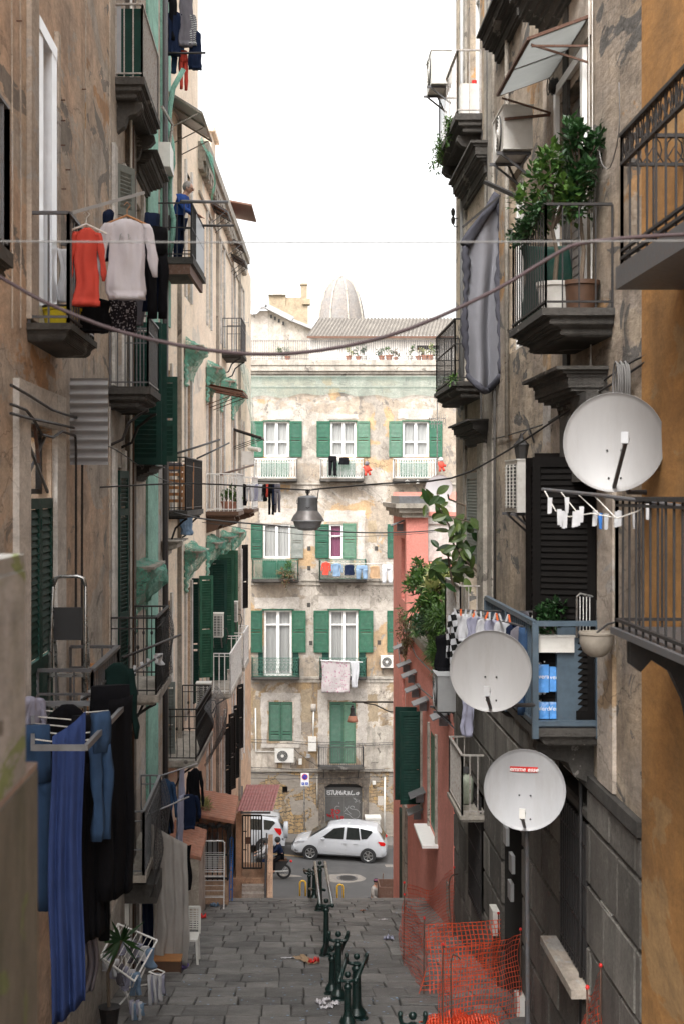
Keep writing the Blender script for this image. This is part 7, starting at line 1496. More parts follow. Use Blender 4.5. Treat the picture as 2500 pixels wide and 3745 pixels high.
MB().bar(PX(1772, 665, 16), PX(1990, 765, 14.2), 0.045, 0.04).build('drying_bar', M['iron_dark'], label='dark steel bar sticking out above the tree balcony', cat='drying bar')
MB().bar(PX(1690, 830, 20.4), PX(1845, 700, 20.4), 0.03).build('drying_bar', M['iron_dark'], label='bar from which the grey blanket hangs', cat='drying bar')
# laundry on the blue grey balcony
airer = thing('clothes_airer', 'metal airer bars crowded with laundry outside the blue grey balcony', 'airer', PX(1800, 2300, 16)); mb = MB()
for (p, q) in (((1668, 2232, 17.5), (1945, 2238, 15.2)), ((1765, 2252, 16.2), (1950, 2302, 14.2)), ((1822, 2240, 16.4), (1960, 2296, 14.2)), ((1945, 2238, 15.2), (1990, 2296, 14.0)), ((1700, 2232, 17.2), (1765, 2252, 16.2))): mb.tube([PX(*p), PX(*q)], 0.012, 6)
mb.build('bars', M['iron_grey'], airer)
lst = [(1668, 2235, 17.3, .24, .8, 'c_check', 'shirt', 'black and white checked shirt at the outer end of the airer'), (1632, 2320, 17.6, .3, .45, 'c_black', 'vest', 'black garment hanging outside the checked shirt on the airer'), (1700, 2246, 16.9, .22, .32, 'c_bright', 'vest', 'white vest right of the checked shirt on the airer'), (1735, 2255, 16.6, .20, .3, 'c_lav', 'vest', 'greyish white vest third along the airer'), (1768, 2262, 16.2, .20, .32, 'c_bright', 'vest', 'white vest in the middle of the airer'), (1800, 2266, 15.9, .2, .3, 'c_lav', 'vest', 'pale top above the middle of the second dish'),
    (1838, 2270, 15.5, .20, .32, 'c_bright', 'vest', 'white top fifth along the airer above the second dish'), (1872, 2285, 15.0, .2, .55, 'c_navy', 'vest', 'navy top right of the whites on the airer'), (1905, 2290, 14.7, .22, .75, 'c_grey', 'vest', 'grey top next to the blue grey post'), (1930, 2296, 14.4, .22, .9, 'c_denim', 'trousers', 'dark jeans beside the blue grey post')]
for k, (x, y, Y, w, h, mt, kd, lab) in enumerate(lst): garment(kd, {'shirt': 'shirt', 'vest': 'top', 'trousers': 'jeans'}[kd], lab, PX(x, y, Y), w, h, M[mt], (1, -0.35, 0), seed=90+k)
sheet('towel', 'grey towel over the back bar of the airer', PX(1865, 2234, 15.6), PX(1935, 2238, 15.2), .3, M['c_grey'], cat='towel', folds=2, amp=.02); sheet('cloth', 'long pale cloth whose end shows below the second dish', PX(1690, 2520, 16.8), PX(1730, 2520, 16.6), .55, M['c_lav'], folds=2, amp=.03)
for k in range(14): a = PX(1668+k*15, 2250+k*2.0, 17.0-k*0.15); pm = MB(); dd = V(rnd.uniform(-.03, .03), 0, 0.08); pm.bar(a, a+dd, 0.016, 0.02); og = k % 3 == 1; pm.build('clothes_peg', M['peg_orange'] if og else M['peg'], label='orange clothes peg on the crowded airer' if og else 'grey clothes peg on the crowded airer', cat='clothes peg', group='orange pegs on the airer' if og else 'grey pegs on the airer')
# pole with an empty peg line in front of the large dish
T = thing('washing_line', 'grey pole with a slack white line of empty pegs below the largest dish', 'washing line', PX(2200, 1850, 10.6)); MB().tube([PX(1982, 1790, 11.2), PX(2200, 1812, 10.6), PX(2520, 1856, 9.6)], 0.014, 8).build('pole', M['iron_grey'], T)
lp = [PX(1990, 1795, 11.1), PX(2030, 1868, 11.0), PX(2080, 1890, 10.9), PX(2160, 1878, 10.7), PX(2260, 1895, 10.4), PX(2330, 1870, 10.2), PX(2370, 1845, 10.1)]; MB().tube(lp, 0.005, 5).build('line', M['rope'], T); mb = MB()
for (a, b) in (((2050, 1800, 10.95), (2110, 1875, 10.8)), ((2110, 1806, 10.9), (2190, 1880, 10.6)), ((2170, 1812, 10.7), (2250, 1893, 10.4))): mb.tube([PX(*a), PX(*b)], 0.004, 5)
mb.build('side_line', M['rope'], T)
for k, (x, y) in enumerate(((2006, 1830), (2040, 1872), (2052, 1878), (2062, 1884), (2098, 1880), (2110, 1876), (2122, 1862), (2172, 1876), (2190, 1886), (2212, 1888), (2252, 1880), (2262, 1876), (2316, 1885), (2366, 1852), (2068, 1828))):
    p = PX(x, y, 10.7); bl = k == 8; pm = MB(); pm.bar(p+V(0, 0, .02), p-V(rnd.uniform(-.01, .01), 0, .10), .018, .02); pm.bar(p+V(.014, 0, .02), p-V(-.008, 0, .095), .01, .02); pm.build('clothes_peg', M['blue_plastic'] if bl else M['peg'], label='single blue clothes peg on the line below the largest dish' if bl else 'pale clothes peg on the line below the largest dish', cat='clothes peg', group=None if bl else 'pale pegs on the empty line')
# ================================================================ plants and things on the right balconies
W_ = M['plastic_white']
def tree_pot(label, c, pot_mat, h, rad, n, seed, leaf, pot_r=0.17):
    c = Vector(c); T = thing('potted_tree', label, 'tree', c); MB().lathe(c, [(pot_r*.75, 0), (pot_r, .26), (pot_r*1.1, .27), (pot_r*1.1, .31), (pot_r*.9, .31)], 20).build('pot', pot_mat, T, smooth='auto')
    f = MB(); cc = c+V(0, 0, h); cls = foliage(f, cc, rad, n, 0.085, 0.03, 14, seed); f.build('crown', leaf, T); s = MB(); s.tube([c+V(0, 0, .25), c+V(.03, 0, .6), c+V(-.02, .03, h-rad[2]*.7)], [.025, .022, .018], 7)
    for k in cls: s.tube([c+V(-.02, .03, h-rad[2]*.8), (c+V(0, 0, h-rad[2]*.4)+k)/2, k], [.014, .01, .005], 5)
    s.build('trunk', M['bark'], T); return T
tree_pot('small tree with glossy leaves in a white pot on the iron balcony, right', (2.62, 14.0, 1.75), W_, 1.15, (0.34, .45, .40), 1000, 5, M['leaf'])
tree_pot('darker small tree in a brown pot beside the white pot, right balcony', (2.86, 13.9, 1.75), M['wood_dark'], 1.5, (0.16, .35, .52), 750, 6, M['leaf_dark'])
T = thing('climbing_plant', 'leafy creeper trailing along the rail of the tree balcony', 'plant', (2.4, 14, 2.6)); f = MB()
for k in range(30): foliage(f, (2.40+0.02*math.sin(k), 13.35+k*0.062, 2.66+0.04*math.sin(k*2)), (.09, .07, .10), 26, .06, .02, 3, 100+k)
f.build('foliage', M['leaf_dark'], T); MB().tube([(2.4, 13.3+.2*k, 2.66+.03*math.sin(k)) for k in range(10)], .008, 5).build('stem', M['bark'], T)
sheet('balcony_net', 'dark green fine net hanging loose behind the tree pots', (2.5, 15.1, 2.62), (3.0, 15.1, 2.62), .9, M['shut_dark'], cat='net', folds=2, amp=.02, nrm=(0, -1, 0))
def awning2():
    T = thing('awning', 'large rusty framed awning with white fabric panels on the brown wall', 'awning', (2.75, 15.3, 4.6)); A, B, C, D = V(2.43, 14.35, 4.56), V(3.03, 14.35, 4.78), V(2.42, 16.4, 4.56), V(3.03, 16.4, 4.78)
    mb = MB(); m_ = lambda p, q, t: p+(q-p)*t
    def f(u, v): p = m_(m_(A, B, u), m_(C, D, u), v); return p+V(0, 0, -.03*math.sin((v*2 % 1)*PI)*math.sin(u*PI))
    mb.grid(f, 10, 30); mb.build('fabric', M['c_awn'], T, smooth=True); fm = MB()
    for p, q in ((A, B), (C, D), (A, C), (B, D), (m_(A, C, .5), m_(B, D, .5))): fm.bar(p+V(0, 0, .015), q+V(0, 0, .015), .035, .03)
    for y in (14.4, 16.35): fm.bar((3.04, y, 4.35), (2.46, y, 4.53), .02); 
    fm.bar((2.46, 14.35, 4.5), (3.04, 14.35, 4.5), .025, .02); fm.bar((2.5, 16.4, 4.3), (3.04, 16.4, 4.35), .03); fm.build('frame', M['rust'], T)
M['c_awn'] = cloth_mat('dirty_white_awning', (0.30, 0.31, 0.30), .12, trans=0.45); awning2()
T = thing('wall_lamp', 'round caged bulkhead lamp beside the roller shutter', 'lamp', RW.P(15.95, 4.45)); MB().lathe(RW.P(16.0, ZP(315, 16.0), 0), [(.09, 0), (.09, .05), (.07, .10), (.03, .12)], 14, (-1, 0, 0)).build('globe', M['iron_dark'], T); mb = MB()
for k in range(3): mb.tube([RW.P(16+.095*math.cos(a*PI/8), ZP(315, 16)+.095*math.sin(a*PI/8), .03+.045*k) for a in range(16)], .006, 4, closed=True)
mb.build('cage', M['iron_dark'], T)
for k, (px, py, Y, lab) in enumerate(((2065, 1500, 15.3, 'black wall lantern half hidden behind the largest dish'), (1905, 1650, 17.6, 'black boxy lantern above the air conditioner on the brown wall'))):
    c = PX(px, py, Y); T = thing('lantern', lab, 'lantern', c); MB().lathe(c, [(.05, -.2), (.09, .05), (.1, .08), (.03, .16), (.015, .22)], 6).build('glass_body', M['iron_dark'], T); MB().tube([c+V(0, 0, .2), c+V(.1, 0, .28), V(3.05, Y, c.z+.1)], .012, 5).build('arm', M['iron_dark'], T)
for k, (px, py) in enumerate(((1655, 775), (1655, 805))):
    p = PX(px, py, 25.5); T = thing('insulator', ('upper' if k == 0 else 'lower')+' cable insulator hook at the sky edge of the brown house', 'insulator', p); MB().lathe(p, [(.03, -.06), (.04, .02), (.02, .07)], 10).build('bell', M['iron_dark'], T); MB().tube([p-V(0, 0, .06), p+V(.03, 0, -.12), p+V(.12, 0, -.1), V(3.05, 25.5, p.z-.03)], .012, 5).build('hook', M['iron_dark'], T)
T = thing('jerrycan', 'white plastic canister with a red cap on the high balcony, right', 'canister', (2.8, 22.6, 5.96)); MB().box((2.72, 22.45, 5.96), (2.98, 22.7, 6.45)).build('body', W_, T); MB().lathe((2.95, 22.5, 6.45), [(.04, 0), (.04, .06)], 10).build('cap', M['red'], T)
for k, (c, rad, n) in enumerate((((2.62, 23.2, 6.0), (.10, .5, .3), 260), ((2.6, 24.6, 5.85), (.10, .6, .4), 320), ((2.6, 22.5, 1.8), (.1, .3, .1), 120), ((2.7, 24.9, 1.8), (.12, .2, .14), 120))):
    T = thing('weeds', ('weeds sprouting from the high balcony edge, near end', 'weeds trailing below the high balcony against the sky', 'weeds on the near edge of the blanket balcony', 'weeds on the far corner of the blanket balcony')[k], 'weeds', c); f = MB(); foliage(f, c, rad, n, .09, .015, 6, 200+k, .3); f.build('foliage', M['leaf'], T)
# blue grey balcony: planter, pot, rack, water packs
potplant('planter', 'long white planter with a dark leafy bush on the blue grey balcony rail', (2.62, 14.05, ZP(2385, 14.0)), .095, .15, (.25, .2, .18), 800, M['leaf_dark'], M['plastic_white'], .05, .02, 21, .02, square=True)
T = thing('hanging_bowl', 'beige round hanging bowl pot at the blue grey balcony corner', 'plant pot', (2.85, 13.1, ZP(2400, 13.1))); c = V(XP(2180, 13.1), 13.1, ZP(2402, 13.1)); MB().lathe(c, [(.06, 0), (.125, .05), (.155, .13), (.155, .2), (.165, .21), (.165, .23), (.14, .23), (.13, .15)], 26).build('bowl', simple('beige_pot', (0.33, 0.29, 0.24), .7), T, smooth='auto'); MB().tube([c+V(.0, 0, .22), c+V(.1, 0, .3), (3.02, 13.1, c.z+.32)], .01, 5).build('hook', M['iron_dark'], T)
T = thing('folded_rack', 'grey folded clothes rack standing behind the dark bush', 'drying rack', (2.85, 14.1, -1.7)); mb = MB(); x0, x1, zb_, zt_ = XP(2108, 13.95), XP(2182, 13.95), ZP(2330, 14), ZP(2170, 14)
mb.tube([(x0, 13.95, zb_), (x0, 13.95, zt_-.03), (x0+.03, 13.95, zt_), (x1-.03, 13.95, zt_-.03), (x1, 13.95, zt_-.06), (x1, 13.95, zb_)], .012, 6); mb.build('frame', M['steel'], T); mb = MB()
for k in range(5): mb.bar((x0+.03+k*.032, 13.95, zb_), (x0+.03+k*.032, 13.95, zt_-.03), .006)
mb.build('bars', M['white_iron'], T)
M['water'] = simple('blue_white_water_packs', (0.10, 0.30, 0.68), .25, var=.3, scale=5, dirt=(.75, .8, .88), dirt_amt=1.0)
for k, (x0, x1, y0, y1) in enumerate(((1960, 2000, 2400, 2540), (2000, 2042, 2410, 2535), (1962, 2000, 2545, 2628), (2000, 2042, 2545, 2628))):
    T = thing('water_pack', ('upper left', 'upper right', 'lower left', 'lower right')[k]+' shrink wrapped pack of water bottles behind the blue grey post', 'water pack', PX((x0+x1)/2, y1, 14.15), 'packs of water bottles'); zb_, zt_ = ZP(y1, 14.15), ZP(y0, 14.15); xa, xb = XP(x0, 14.15), XP(x1, 14.15)
    for q in range(2):
        cx_ = xa+(xb-xa)*(q+.5)/2; r_ = (xb-xa)/4; MB().lathe((cx_, 14.15, zb_), [(r_*.95, 0), (r_, .02), (r_*.92, (zt_-zb_)*.35), (r_, (zt_-zb_)*.4), (r_, (zt_-zb_)*.75), (r_*.4, (zt_-zb_)*.93), (r_*.35, (zt_-zb_))], 12).build('bottle', M['lamp_clear'], T, smooth='auto')
    mb = MB(); mb.obox(((xa+xb)/2, 14.07, (zb_+zt_)/2-.02), ((xb-xa)/2-.004, 0, 0), (0, .02, 0), (0, 0, (zt_-zb_)*.36)); mb.build('wrapping', M['water'], T)
    text(T, 'vera' if k < 2 else 'Vero', ((xa+xb)/2, 14.044, (zb_+zt_)/2), (1, 0, 0), (0, 0, 1), .06, M['win_white'])
T = thing('spray_bottle', 'white bottle with a brass cap standing on the airer end', 'bottle', PX(1958, 2290, 14.6)); c = PX(1958, 2290, 14.6); MB().lathe(c, [(.07, 0), (.065, .05), (.025, .14), (.018, .18)], 12).build('body', W_, T, smooth='auto'); MB().lathe(c+V(0, 0, .18), [(.02, 0), (.02, .02)], 8).build('cap', M['wood'], T)
# gas bottle on the grey balcony
T = thing('gas_bottle', 'pale green gas bottle standing in the grey railed balcony by the stone wall', 'gas bottle', (2.85, 22.6, -4.93)); MB().lathe((2.82, 22.6, -4.93), [(.1, 0), (.13, .05), (.13, .35), (.1, .42), (.04, .46), (.04, .5)], 16).build('body', simple('pale_green_enamel', (.35, .38, .3), .5), T, smooth='auto'); MB().lathe((2.82, 22.6, -4.45), [(.07, 0), (.07, .08)], 12, caps=False).build('collar', M['iron_grey'], T)
# ================================================================ roof terrace garden
tz = -4.1
def bush(name, label, c, rad, n, leaf, L_=.09, W2=.03, seed=0, stems=6, droop=0, clumps=14):
    c = Vector(c); T = thing(name, label, 'plant', c-V(0, 0, rad[2])); f = MB(); cl = foliage(f, c, rad, n, L_, W2, clumps, seed, droop); f.build('foliage', leaf, T); s = MB()
    for k in cl[:stems]: s.tube([c-V(0, 0, rad[2]), (c+k)/2, k], [.02, .014, .006], 5)
    s.build('stem', M['bark'], T); return T
bush('silver_bush', 'silvery fine leaved bush at the back of the roof terrace', (3.5, 32.5, -2.05), (.42, .8, .42), 2200, M['leaf_silver'], .11, .012, 1)
bush('ivy', 'ivy covering the pier at the far end of the roof terrace', (3.35, 34.8, -3.0), (.22, .4, .95), 1500, M['leaf'], .07, .035, 2)
bush('variegated_plant', 'yellow and cream variegated plant in the middle of the terrace', (3.12, 29.4, -1.85), (.30, .4, .30), 190, M['leaf_var'], .24, .07, 3, clumps=8)
bush('palm_bush', 'dense grassy palm bush hanging over the terrace railing', (2.98, 28.0, -2.85), (.28, .8, .60), 2800, M['leaf'], .22, .014, 4, droop=.5)
bush('leafy_bush', 'dark leafy bush behind the brown terrace railing', (3.05, 30.5, -2.8), (.28, 1.3, .5), 2400, M['leaf_dark'], .08, .03, 5)
bush('trailing_plant', 'reddish plant trailing over the far corner of the parapet', (2.85, 34.2, -3.3), (.2, .9, .6), 1300, M['leaf_dry'], .08, .015, 6, droop=.6)
bush('trailing_plant', 'green plant trailing down the pink wall by the second dish', (2.9, 27, -3.75), (.14, .7, .4), 700, M['leaf'], .09, .014, 7, droop=.8)
bush('hedge', 'mixed green hedge filling the middle of the terrace', (3.15, 29.6, -2.3), (.42, 1.7, .5), 3000, M['leaf'], .09, .032, 8)
bush('hedge', 'dark climbing greenery under the pink gutter', (4.1, 34, -2.6), (.6, .8, .5), 1600, M['leaf_dark'], .08, .03, 9)
bush('tall_grass', 'spiky green leaves beside the pale bars of the terrace', (3.65, 26.6, -3.0), (.4, .3, .35), 500, M['leaf'], .25, .016, 10)
bush('shrub', 'bright green shrub rising at the far end of the terrace', (3.0, 31.8, -1.95), (.34, 1.1, .38), 1800, M['leaf'], .10, .035, 15)
# split leaved plant over the pink wall
T = thing('split_leaf_plant', 'large split leaved plant leaning over the pink wall', 'plant', (2.9, 33, -3.4)); f = MB()
for k in range(16):
    c = V(2.88+rnd.uniform(-.15, .2), 32.6+rnd.uniform(-.8, .9), -2.55+rnd.uniform(-.55, .4)); d = V(rnd.uniform(-1, .1), rnd.uniform(-.6, .2), rnd.uniform(-.8, .3)).normalized(); s = d.cross(V(0, 0, 1)).normalized()
    for j in range(-4, 5): leafmesh(f, c+d*.03*abs(j), (d+s*j*.22), V(0, 0, 1), .34-.03*abs(j), .028)
f.build('foliage', M['leaf'], T); MB().tube([(3.1, 32.8, -4), (3.0, 32.6, -3.2), (2.95, 32.4, -2.9)], .02, 5).build('stem', M['bark'], T)
# rubber plant
T = thing('rubber_plant', 'tall rubber plant with big glossy leaves and bare branches by the brown wall', 'plant', (2.95, 22.6, -2.4)); f = MB(); s = MB()
Yr = 22.3; br = [[(1745, 2330), (1765, 2120), (1768, 2000), (1750, 1920), (1700, 1905), (1665, 1895)], [(1765, 2110), (1700, 2050), (1660, 2000), (1640, 1920), (1610, 1870), (1592, 1830), (1600, 1800)], [(1750, 1920), (1770, 1850), (1775, 1830)], [(1700, 1900), (1700, 1850), (1640, 1825), (1636, 1808)], [(1680, 2250), (1650, 2120), (1635, 2020)]]
for b in br:
    pp = [PX(x, y, Yr+.1*math.sin(i)) for i, (x, y) in enumerate(b)]; s.tube(pp, [.022*(1-.12*i) for i in range(len(pp))], 6)
s.build('branches', M['bark'], T)
for (x, y) in ((1590, 1812), (1602, 1820), (1560, 1848), (1582, 1842), (1612, 1862), (1598, 1880), (1585, 1885), (1618, 1858), (1634, 1886), (1672, 1920), (1655, 1905), (1665, 1912), (1725, 1895), (1738, 1920), (1640, 1985), (1680, 1960), (1672, 1995), (1700, 1965), (1725, 2035), (1700, 2030), (1660, 2015), (1690, 2060), (1655, 2050), (1620, 2030), (1640, 2090), (1670, 2100), (1700, 2120), (1612, 2070), (1630, 2130), (1680, 2075), (1710, 2085), (1590, 2060), (1648, 1950), (1715, 1950), (1665, 1935), (1690, 2005), (1650, 2070), (1605, 2010)):
    for q in range(2): c = PX(x+rnd.uniform(-9, 9), y+rnd.uniform(-9, 9), Yr+rnd.uniform(-.3, .3)); bigleaf(f, c, V(rnd.uniform(-1, .8), rnd.uniform(-.5, .3), rnd.uniform(-.9, .7)), V(rnd.uniform(-.4, .4), -1.0, .5), rnd.uniform(.15, .29), rnd.uniform(.04, .075))
f.build('foliage', M['leaf_big'], T)
# pots of the plant balcony on the cream house and the far roof terrace
def smallpot(lab, c, r_, rad, n, seed, pm='terracotta', leaf='leaf', group=None): potplant('potted_plant', lab, c, r_, r_*1.5, rad, n, M[leaf], M[pm], .09, .03, seed, .02, group)
p = LC.P(9.8, -.45, .5); smallpot('bushy plant in a terracotta pot, nearest on the white railed balcony', p, .14, (.16, .2, .18), 150, 1); p = LC.P(10.5, -.45, .6); smallpot('tall plant in the second terracotta pot on the white railed balcony', p, .13, (.12, .2, .28), 150, 2); p = LC.P(11.2, -.45, .7); smallpot('small round plant at the outer corner of the white railed balcony', p, .10, (.14, .15, .14), 120, 3)
zt_ = fz(1318)+.02
for k, (x, rr, lf, wh) in enumerate(((1025, .16, 'leaf', 0), (1052, .14, 'leaf_silver', 0), (1275, .15, 'leaf_var', 0), (1310, .13, 'leaf_dark', 0), (1330, .16, 'leaf_silver', 0), (1395, .15, 'leaf_dark', 0), (1422, .17, 'leaf', 0), (1447, .10, 'leaf_dry', 0), (1498, .15, 'leaf', 0), (1530, .14, 'leaf_dry', 0), (1552, .16, 'leaf_var', 0), (1572, .17, 'leaf_var', 0), (1586, .13, 'leaf', 0))):
    smallpot('%s potted plant from the left along the far roof terrace' % ('first second third fourth fifth sixth seventh eighth ninth tenth eleventh twelfth thirteenth'.split()[k]), V(fx(x), 68.15, zt_), rr, (.2+rr*.4, .15, .22+.05*(k % 3)), 120, 300+k, 'terracotta' if k % 4 else 'plastic_white', lf, 'potted plants along the far roof terrace')
T = thing('trailing_plant', 'dry plant trailing from the left green balcony of the far block', 'plant', PX(1040, 2140, 67.3)); f = MB(); foliage(f, PX(1050, 2110, 67.3), (.45, .15, .5), 260, .14, .03, 9, 401, .8); f.build('foliage', M['leaf_dry'], T); f = MB(); foliage(f, PX(1062, 2080, 67.35), (.25, .12, .55), 160, .12, .03, 6, 402); f.build('green_shoots', M['leaf'], T)
T = thing('weeds', 'grassy weeds growing on the orange tiles of the barred lean-to', 'weeds', PX(742, 2945, 30.5)); f = MB(); foliage(f, PX(740, 2945, 30.6), (.16, .3, .08), 240, .16, .012, 6, 403); f.build('foliage', M['leaf_var'], T)
for k, px in enumerate((1342, 1612)):
    c = PX(px, 1715 if k == 0 else 1700, 67.2); T = thing('stuffed_toy', ('red stuffed figure climbing beside the middle white balcony', 'red stuffed figure beside the right white balcony')[k], 'decoration', c); mb = MB(); mb.ball(c, .15, 12, 8, (1, .7, 1.2)); mb.tube([c+V(-.2, 0, .12), c, c+V(.22, 0, -.05)], .06, 7); mb.tube([c+V(-.05, 0, -.1), c+V(-.08, 0, -.32)], .06, 7); mb.tube([c+V(.06, 0, -.1), c+V(.14, 0, -.3)], .06, 7); mb.build('body', M['c_red'], T, smooth=True); mb = MB(); mb.ball(c+V(-.02, -.02, .26), .11, 10, 7); mb.build('head', M['c_bright'] if k else M['c_grey'], T, smooth=True)
for k, px in enumerate((1488, 1526)):
    c = PX(px, 1762, 67.3); T_ = MB()
    pts = [c+V((.11 if a % 2 == 0 else .05)*math.sin(a*PI/5), 0, (.11 if a % 2 == 0 else .05)*math.cos(a*PI/5)) for a in range(10)]; T_.tube(pts, .014, 5, closed=True); T_.build('star_light', M['plastic_white'], label=('left', 'right')[k]+' wire star hanging below the right white balcony', cat='decoration')
# ================================================================ man on the balcony
wood_up = LC.P(0.1, 4.34, 0)
person('grey haired man in a blue shirt and glasses leaning on the balcony rail, looking down', (-2.12, 27.55, 4.33), (1, -0.25, 0), dict(pelvis=(0, -.02, .92), neck=(0, .14, 1.38), head=(0, .22, 1.53), shl=(.17, .12, 1.34), shr=(-.17, .12, 1.34), ell=(.2, .2, 1.1), elr=(-.2, .2, 1.1), wrl=(.12, .40, 1.02), wrr=(-.12, .40, 1.02), hil=(.09, 0, .88), hir=(-.09, 0, .88), knl=(.1, .03, .48), knr=(-.1, .03, .48), anl=(.1, 0, .08), anr=(-.1, 0, .08)),
       cloth_mat('blue_shirt', (.04, .09, .32), .15), M['c_navy'], M['hair_grey'], glasses=True)
# ================================================================ street: cars, motorbike, worker
def car(label, o, yaw, roll, L_, W_, prof_belt, prof_roof, zb, wheels, wr, glass_sides, paint, spare=False, name='parked_car', splits=(), extras=None):
    """front at x = 0 pointing -x; belt and roof: (x, z) lists; built in local space, then turned"""
    rot = Matrix.Rotation(yaw, 3, 'Z') @ Matrix.Rotation(roll, 3, 'Y'); o = Vector(o); tr = lambda p: o+rot@V(p[0], p[1], p[2]); T = thing(name, label, 'car', o)
    itp = lambda pr, x: next((a[1]+(b[1]-a[1])*(x-a[0])/(b[0]-a[0]) for a, b in zip(pr, pr[1:]) if a[0] <= x <= b[0]), pr[-1][1] if x > pr[-1][0] else pr[0][1])
    hw = lambda x: W_/2*(1-0.16*max(0, 1-x/0.75)**2-0.10*max(0, (x-L_+.6)/.6)**2)
    mb = MB(); n = 48; rings = []
    for i in range(n+1):
        x = L_*i/n; w = hw(x); zt_ = itp(prof_belt, x); e = min(x, L_-x); lo = zb+(.10*max(0, 1-e/.25) if e < .25 else 0); sq = 1-.14*max(0, 1-e/.12)**2
        pts = [(-w*.80*sq, lo), (-w*.96*sq, lo+.10), (-w*sq, lo+.28), (-w*.985*sq, zt_*.80), (-w*.94*sq, zt_-.03), (-w*.80*sq, zt_+.015), (-w*.4, zt_+.04), (w*.4, zt_+.04), (w*.80*sq, zt_+.015), (w*.94*sq, zt_-.03), (w*.985*sq, zt_*.80), (w*sq, lo+.28), (w*.96*sq, lo+.10), (w*.80*sq, lo)]
        rings.append(len(mb.v)); mb.v += [tr((x+.0, y, z)) for y, z in pts]
    m_ = 14
    for A, B in zip(rings, rings[1:]):
        for k in range(m_): mb.f.append((A+k, A+(k+1) % m_, B+(k+1) % m_, B+k))
    mb.f.append(tuple(rings[0]+k for k in range(m_))); mb.f.append(tuple(rings[-1]+k for k in reversed(range(m_)))); b = mb.build('body', paint, T, smooth='auto', normals=True)
    # cabin
    x0, x1 = prof_roof[0][0], prof_roof[-1][0]; mb = MB(); rings = []; cw = lambda x, z: (lambda bz, rz2: hw(x)*(.93-.19*max(0, min(1, (z-bz)/.55))))(itp(prof_belt, x), 0)
    for i in range(31):
        x = x0+(x1-x0)*i/30; zr = itp(prof_roof, x); zb2 = itp(prof_belt, x)-.02; zr = max(zr, zb2+.02); pts = []
        for t in (0, .5, .88): z = zb2+(zr-zb2)*t; pts.append((-cw(x, z), z))
        pts += [(-cw(x, zr)*.9, zr), (-cw(x, zr)*.4, zr+.025)]; pts += [(-y, z) for y, z in reversed(pts)]; rings.append(len(mb.v)); mb.v += [tr((x, y, z)) for y, z in pts]
    for A, B in zip(rings, rings[1:]):
        for k in range(9): mb.f.append((A+k, A+k+1, B+k+1, B+k))
    mb.f.append(tuple(rings[0]+k for k in range(10))); mb.f.append(tuple(rings[-1]+k for k in reversed(range(10)))); mb.build('roof', paint, T, smooth='auto', normals=True)
    for gl in glass_sides:
        for s in (-1, 1): g = MB(); g.prism([tr((x, s*(cw(x, z)+.004), z)) for x, z in gl], rot@V(0, s*.006, 0)); g.build('side_window', M['glass_dark'], T)
    for (xa, za, xb, zb3, nm) in ((x0+.02, itp(prof_belt, x0)+.06, itp_x(prof_roof), 0, 'windscreen'),):
        xw = xb; za2 = itp(prof_roof, x0+.06); g = MB(); zz0, zz1 = itp(prof_roof, x0+.10)+.05, itp(prof_roof, xw)-.0; g.quad(tr((x0+.08, -cw(x0+.1, zz0)*.88, zz0)), tr((x0+.08, cw(x0+.1, zz0)*.88, zz0)), tr((xw-.05, cw(xw, zz1)*.86, zz1+.05)), tr((xw-.05, -cw(xw, zz1)*.86, zz1+.05))); g.build(nm, M['glass_dark'], T)
    xr = prof_roof[-2][0]; xe = prof_roof[-1][0]; g = MB(); zr0, zr1 = prof_roof[-2][1], prof_roof[-1][1]; o2 = .02
    g.quad(tr((xr+(xe-xr)*.1+o2, -cw(xr, zr0)*.86, zr0-.08)), tr((xr+(xe-xr)*.1+o2, cw(xr, zr0)*.86, zr0-.08)), tr((xe+o2, cw(xe, zr1)*.9, zr1+.02)), tr((xe+o2, -cw(xe, zr1)*.9, zr1+.02))); g.build('rear_window', M['glass_dark'], T)
    for wx in wheels:
        for s in (-1, 1):
            a = MB(); c = tr((wx, s*(hw(wx)-.008), wr)); ax = (rot@V(0, s, 0)).normalized(); a.lathe(c, [(wr*1.13, 0), (wr*1.13, .012), (0.01, .012)], 28, ax, caps=False); a.build('arch_shade_disc', M['black'], T)  # body is uncut; black disc paints the shaded hollow round the wheel
            wn = MB(); wn.lathe(c-ax*.13, [(wr*.68, .16), (wr*.95, .165), (wr, .13), (wr, 0), (wr*.6, 0)], 28, ax, caps=False); wo_ = wn.build('wheel', M['black'], T, smooth='auto'); rm = MB(); rm.lathe(c-ax*.13, [(wr*.68, .155), (wr*.66, .16), (wr*.62, .15)], 28, ax, caps=False); rm.lathe(c-ax*.13, [(wr*.16, .13), (wr*.14, .165), (.001, .165)], 12, ax, caps=False)
            r1 = (rot@V(1, 0, 0)); u1 = rot@V(0, 0, 1)
            for q in range(6): th = 2*PI*q/6+.2; dd = r1*math.cos(th)+u1*math.sin(th); sd = ax.cross(dd); rm.obox(c-ax*.13+ax*.148+dd*wr*.38, dd*wr*.28, sd*wr*.095, ax*.008)
            rm.build('rim', M['steel'], wo_)
    def lamp(nm, poly, mat, y_):
        for s in (-1, 1): g = MB(); g.prism([tr((x, s*(hw(x)*y_(x)), z)) for x, z in poly], rot@V(0, s*.012, 0)); g.build(nm, mat, T)
    extras(T, tr, hw, lamp, rot); return T
def itp_x(prof): return prof[1][0]
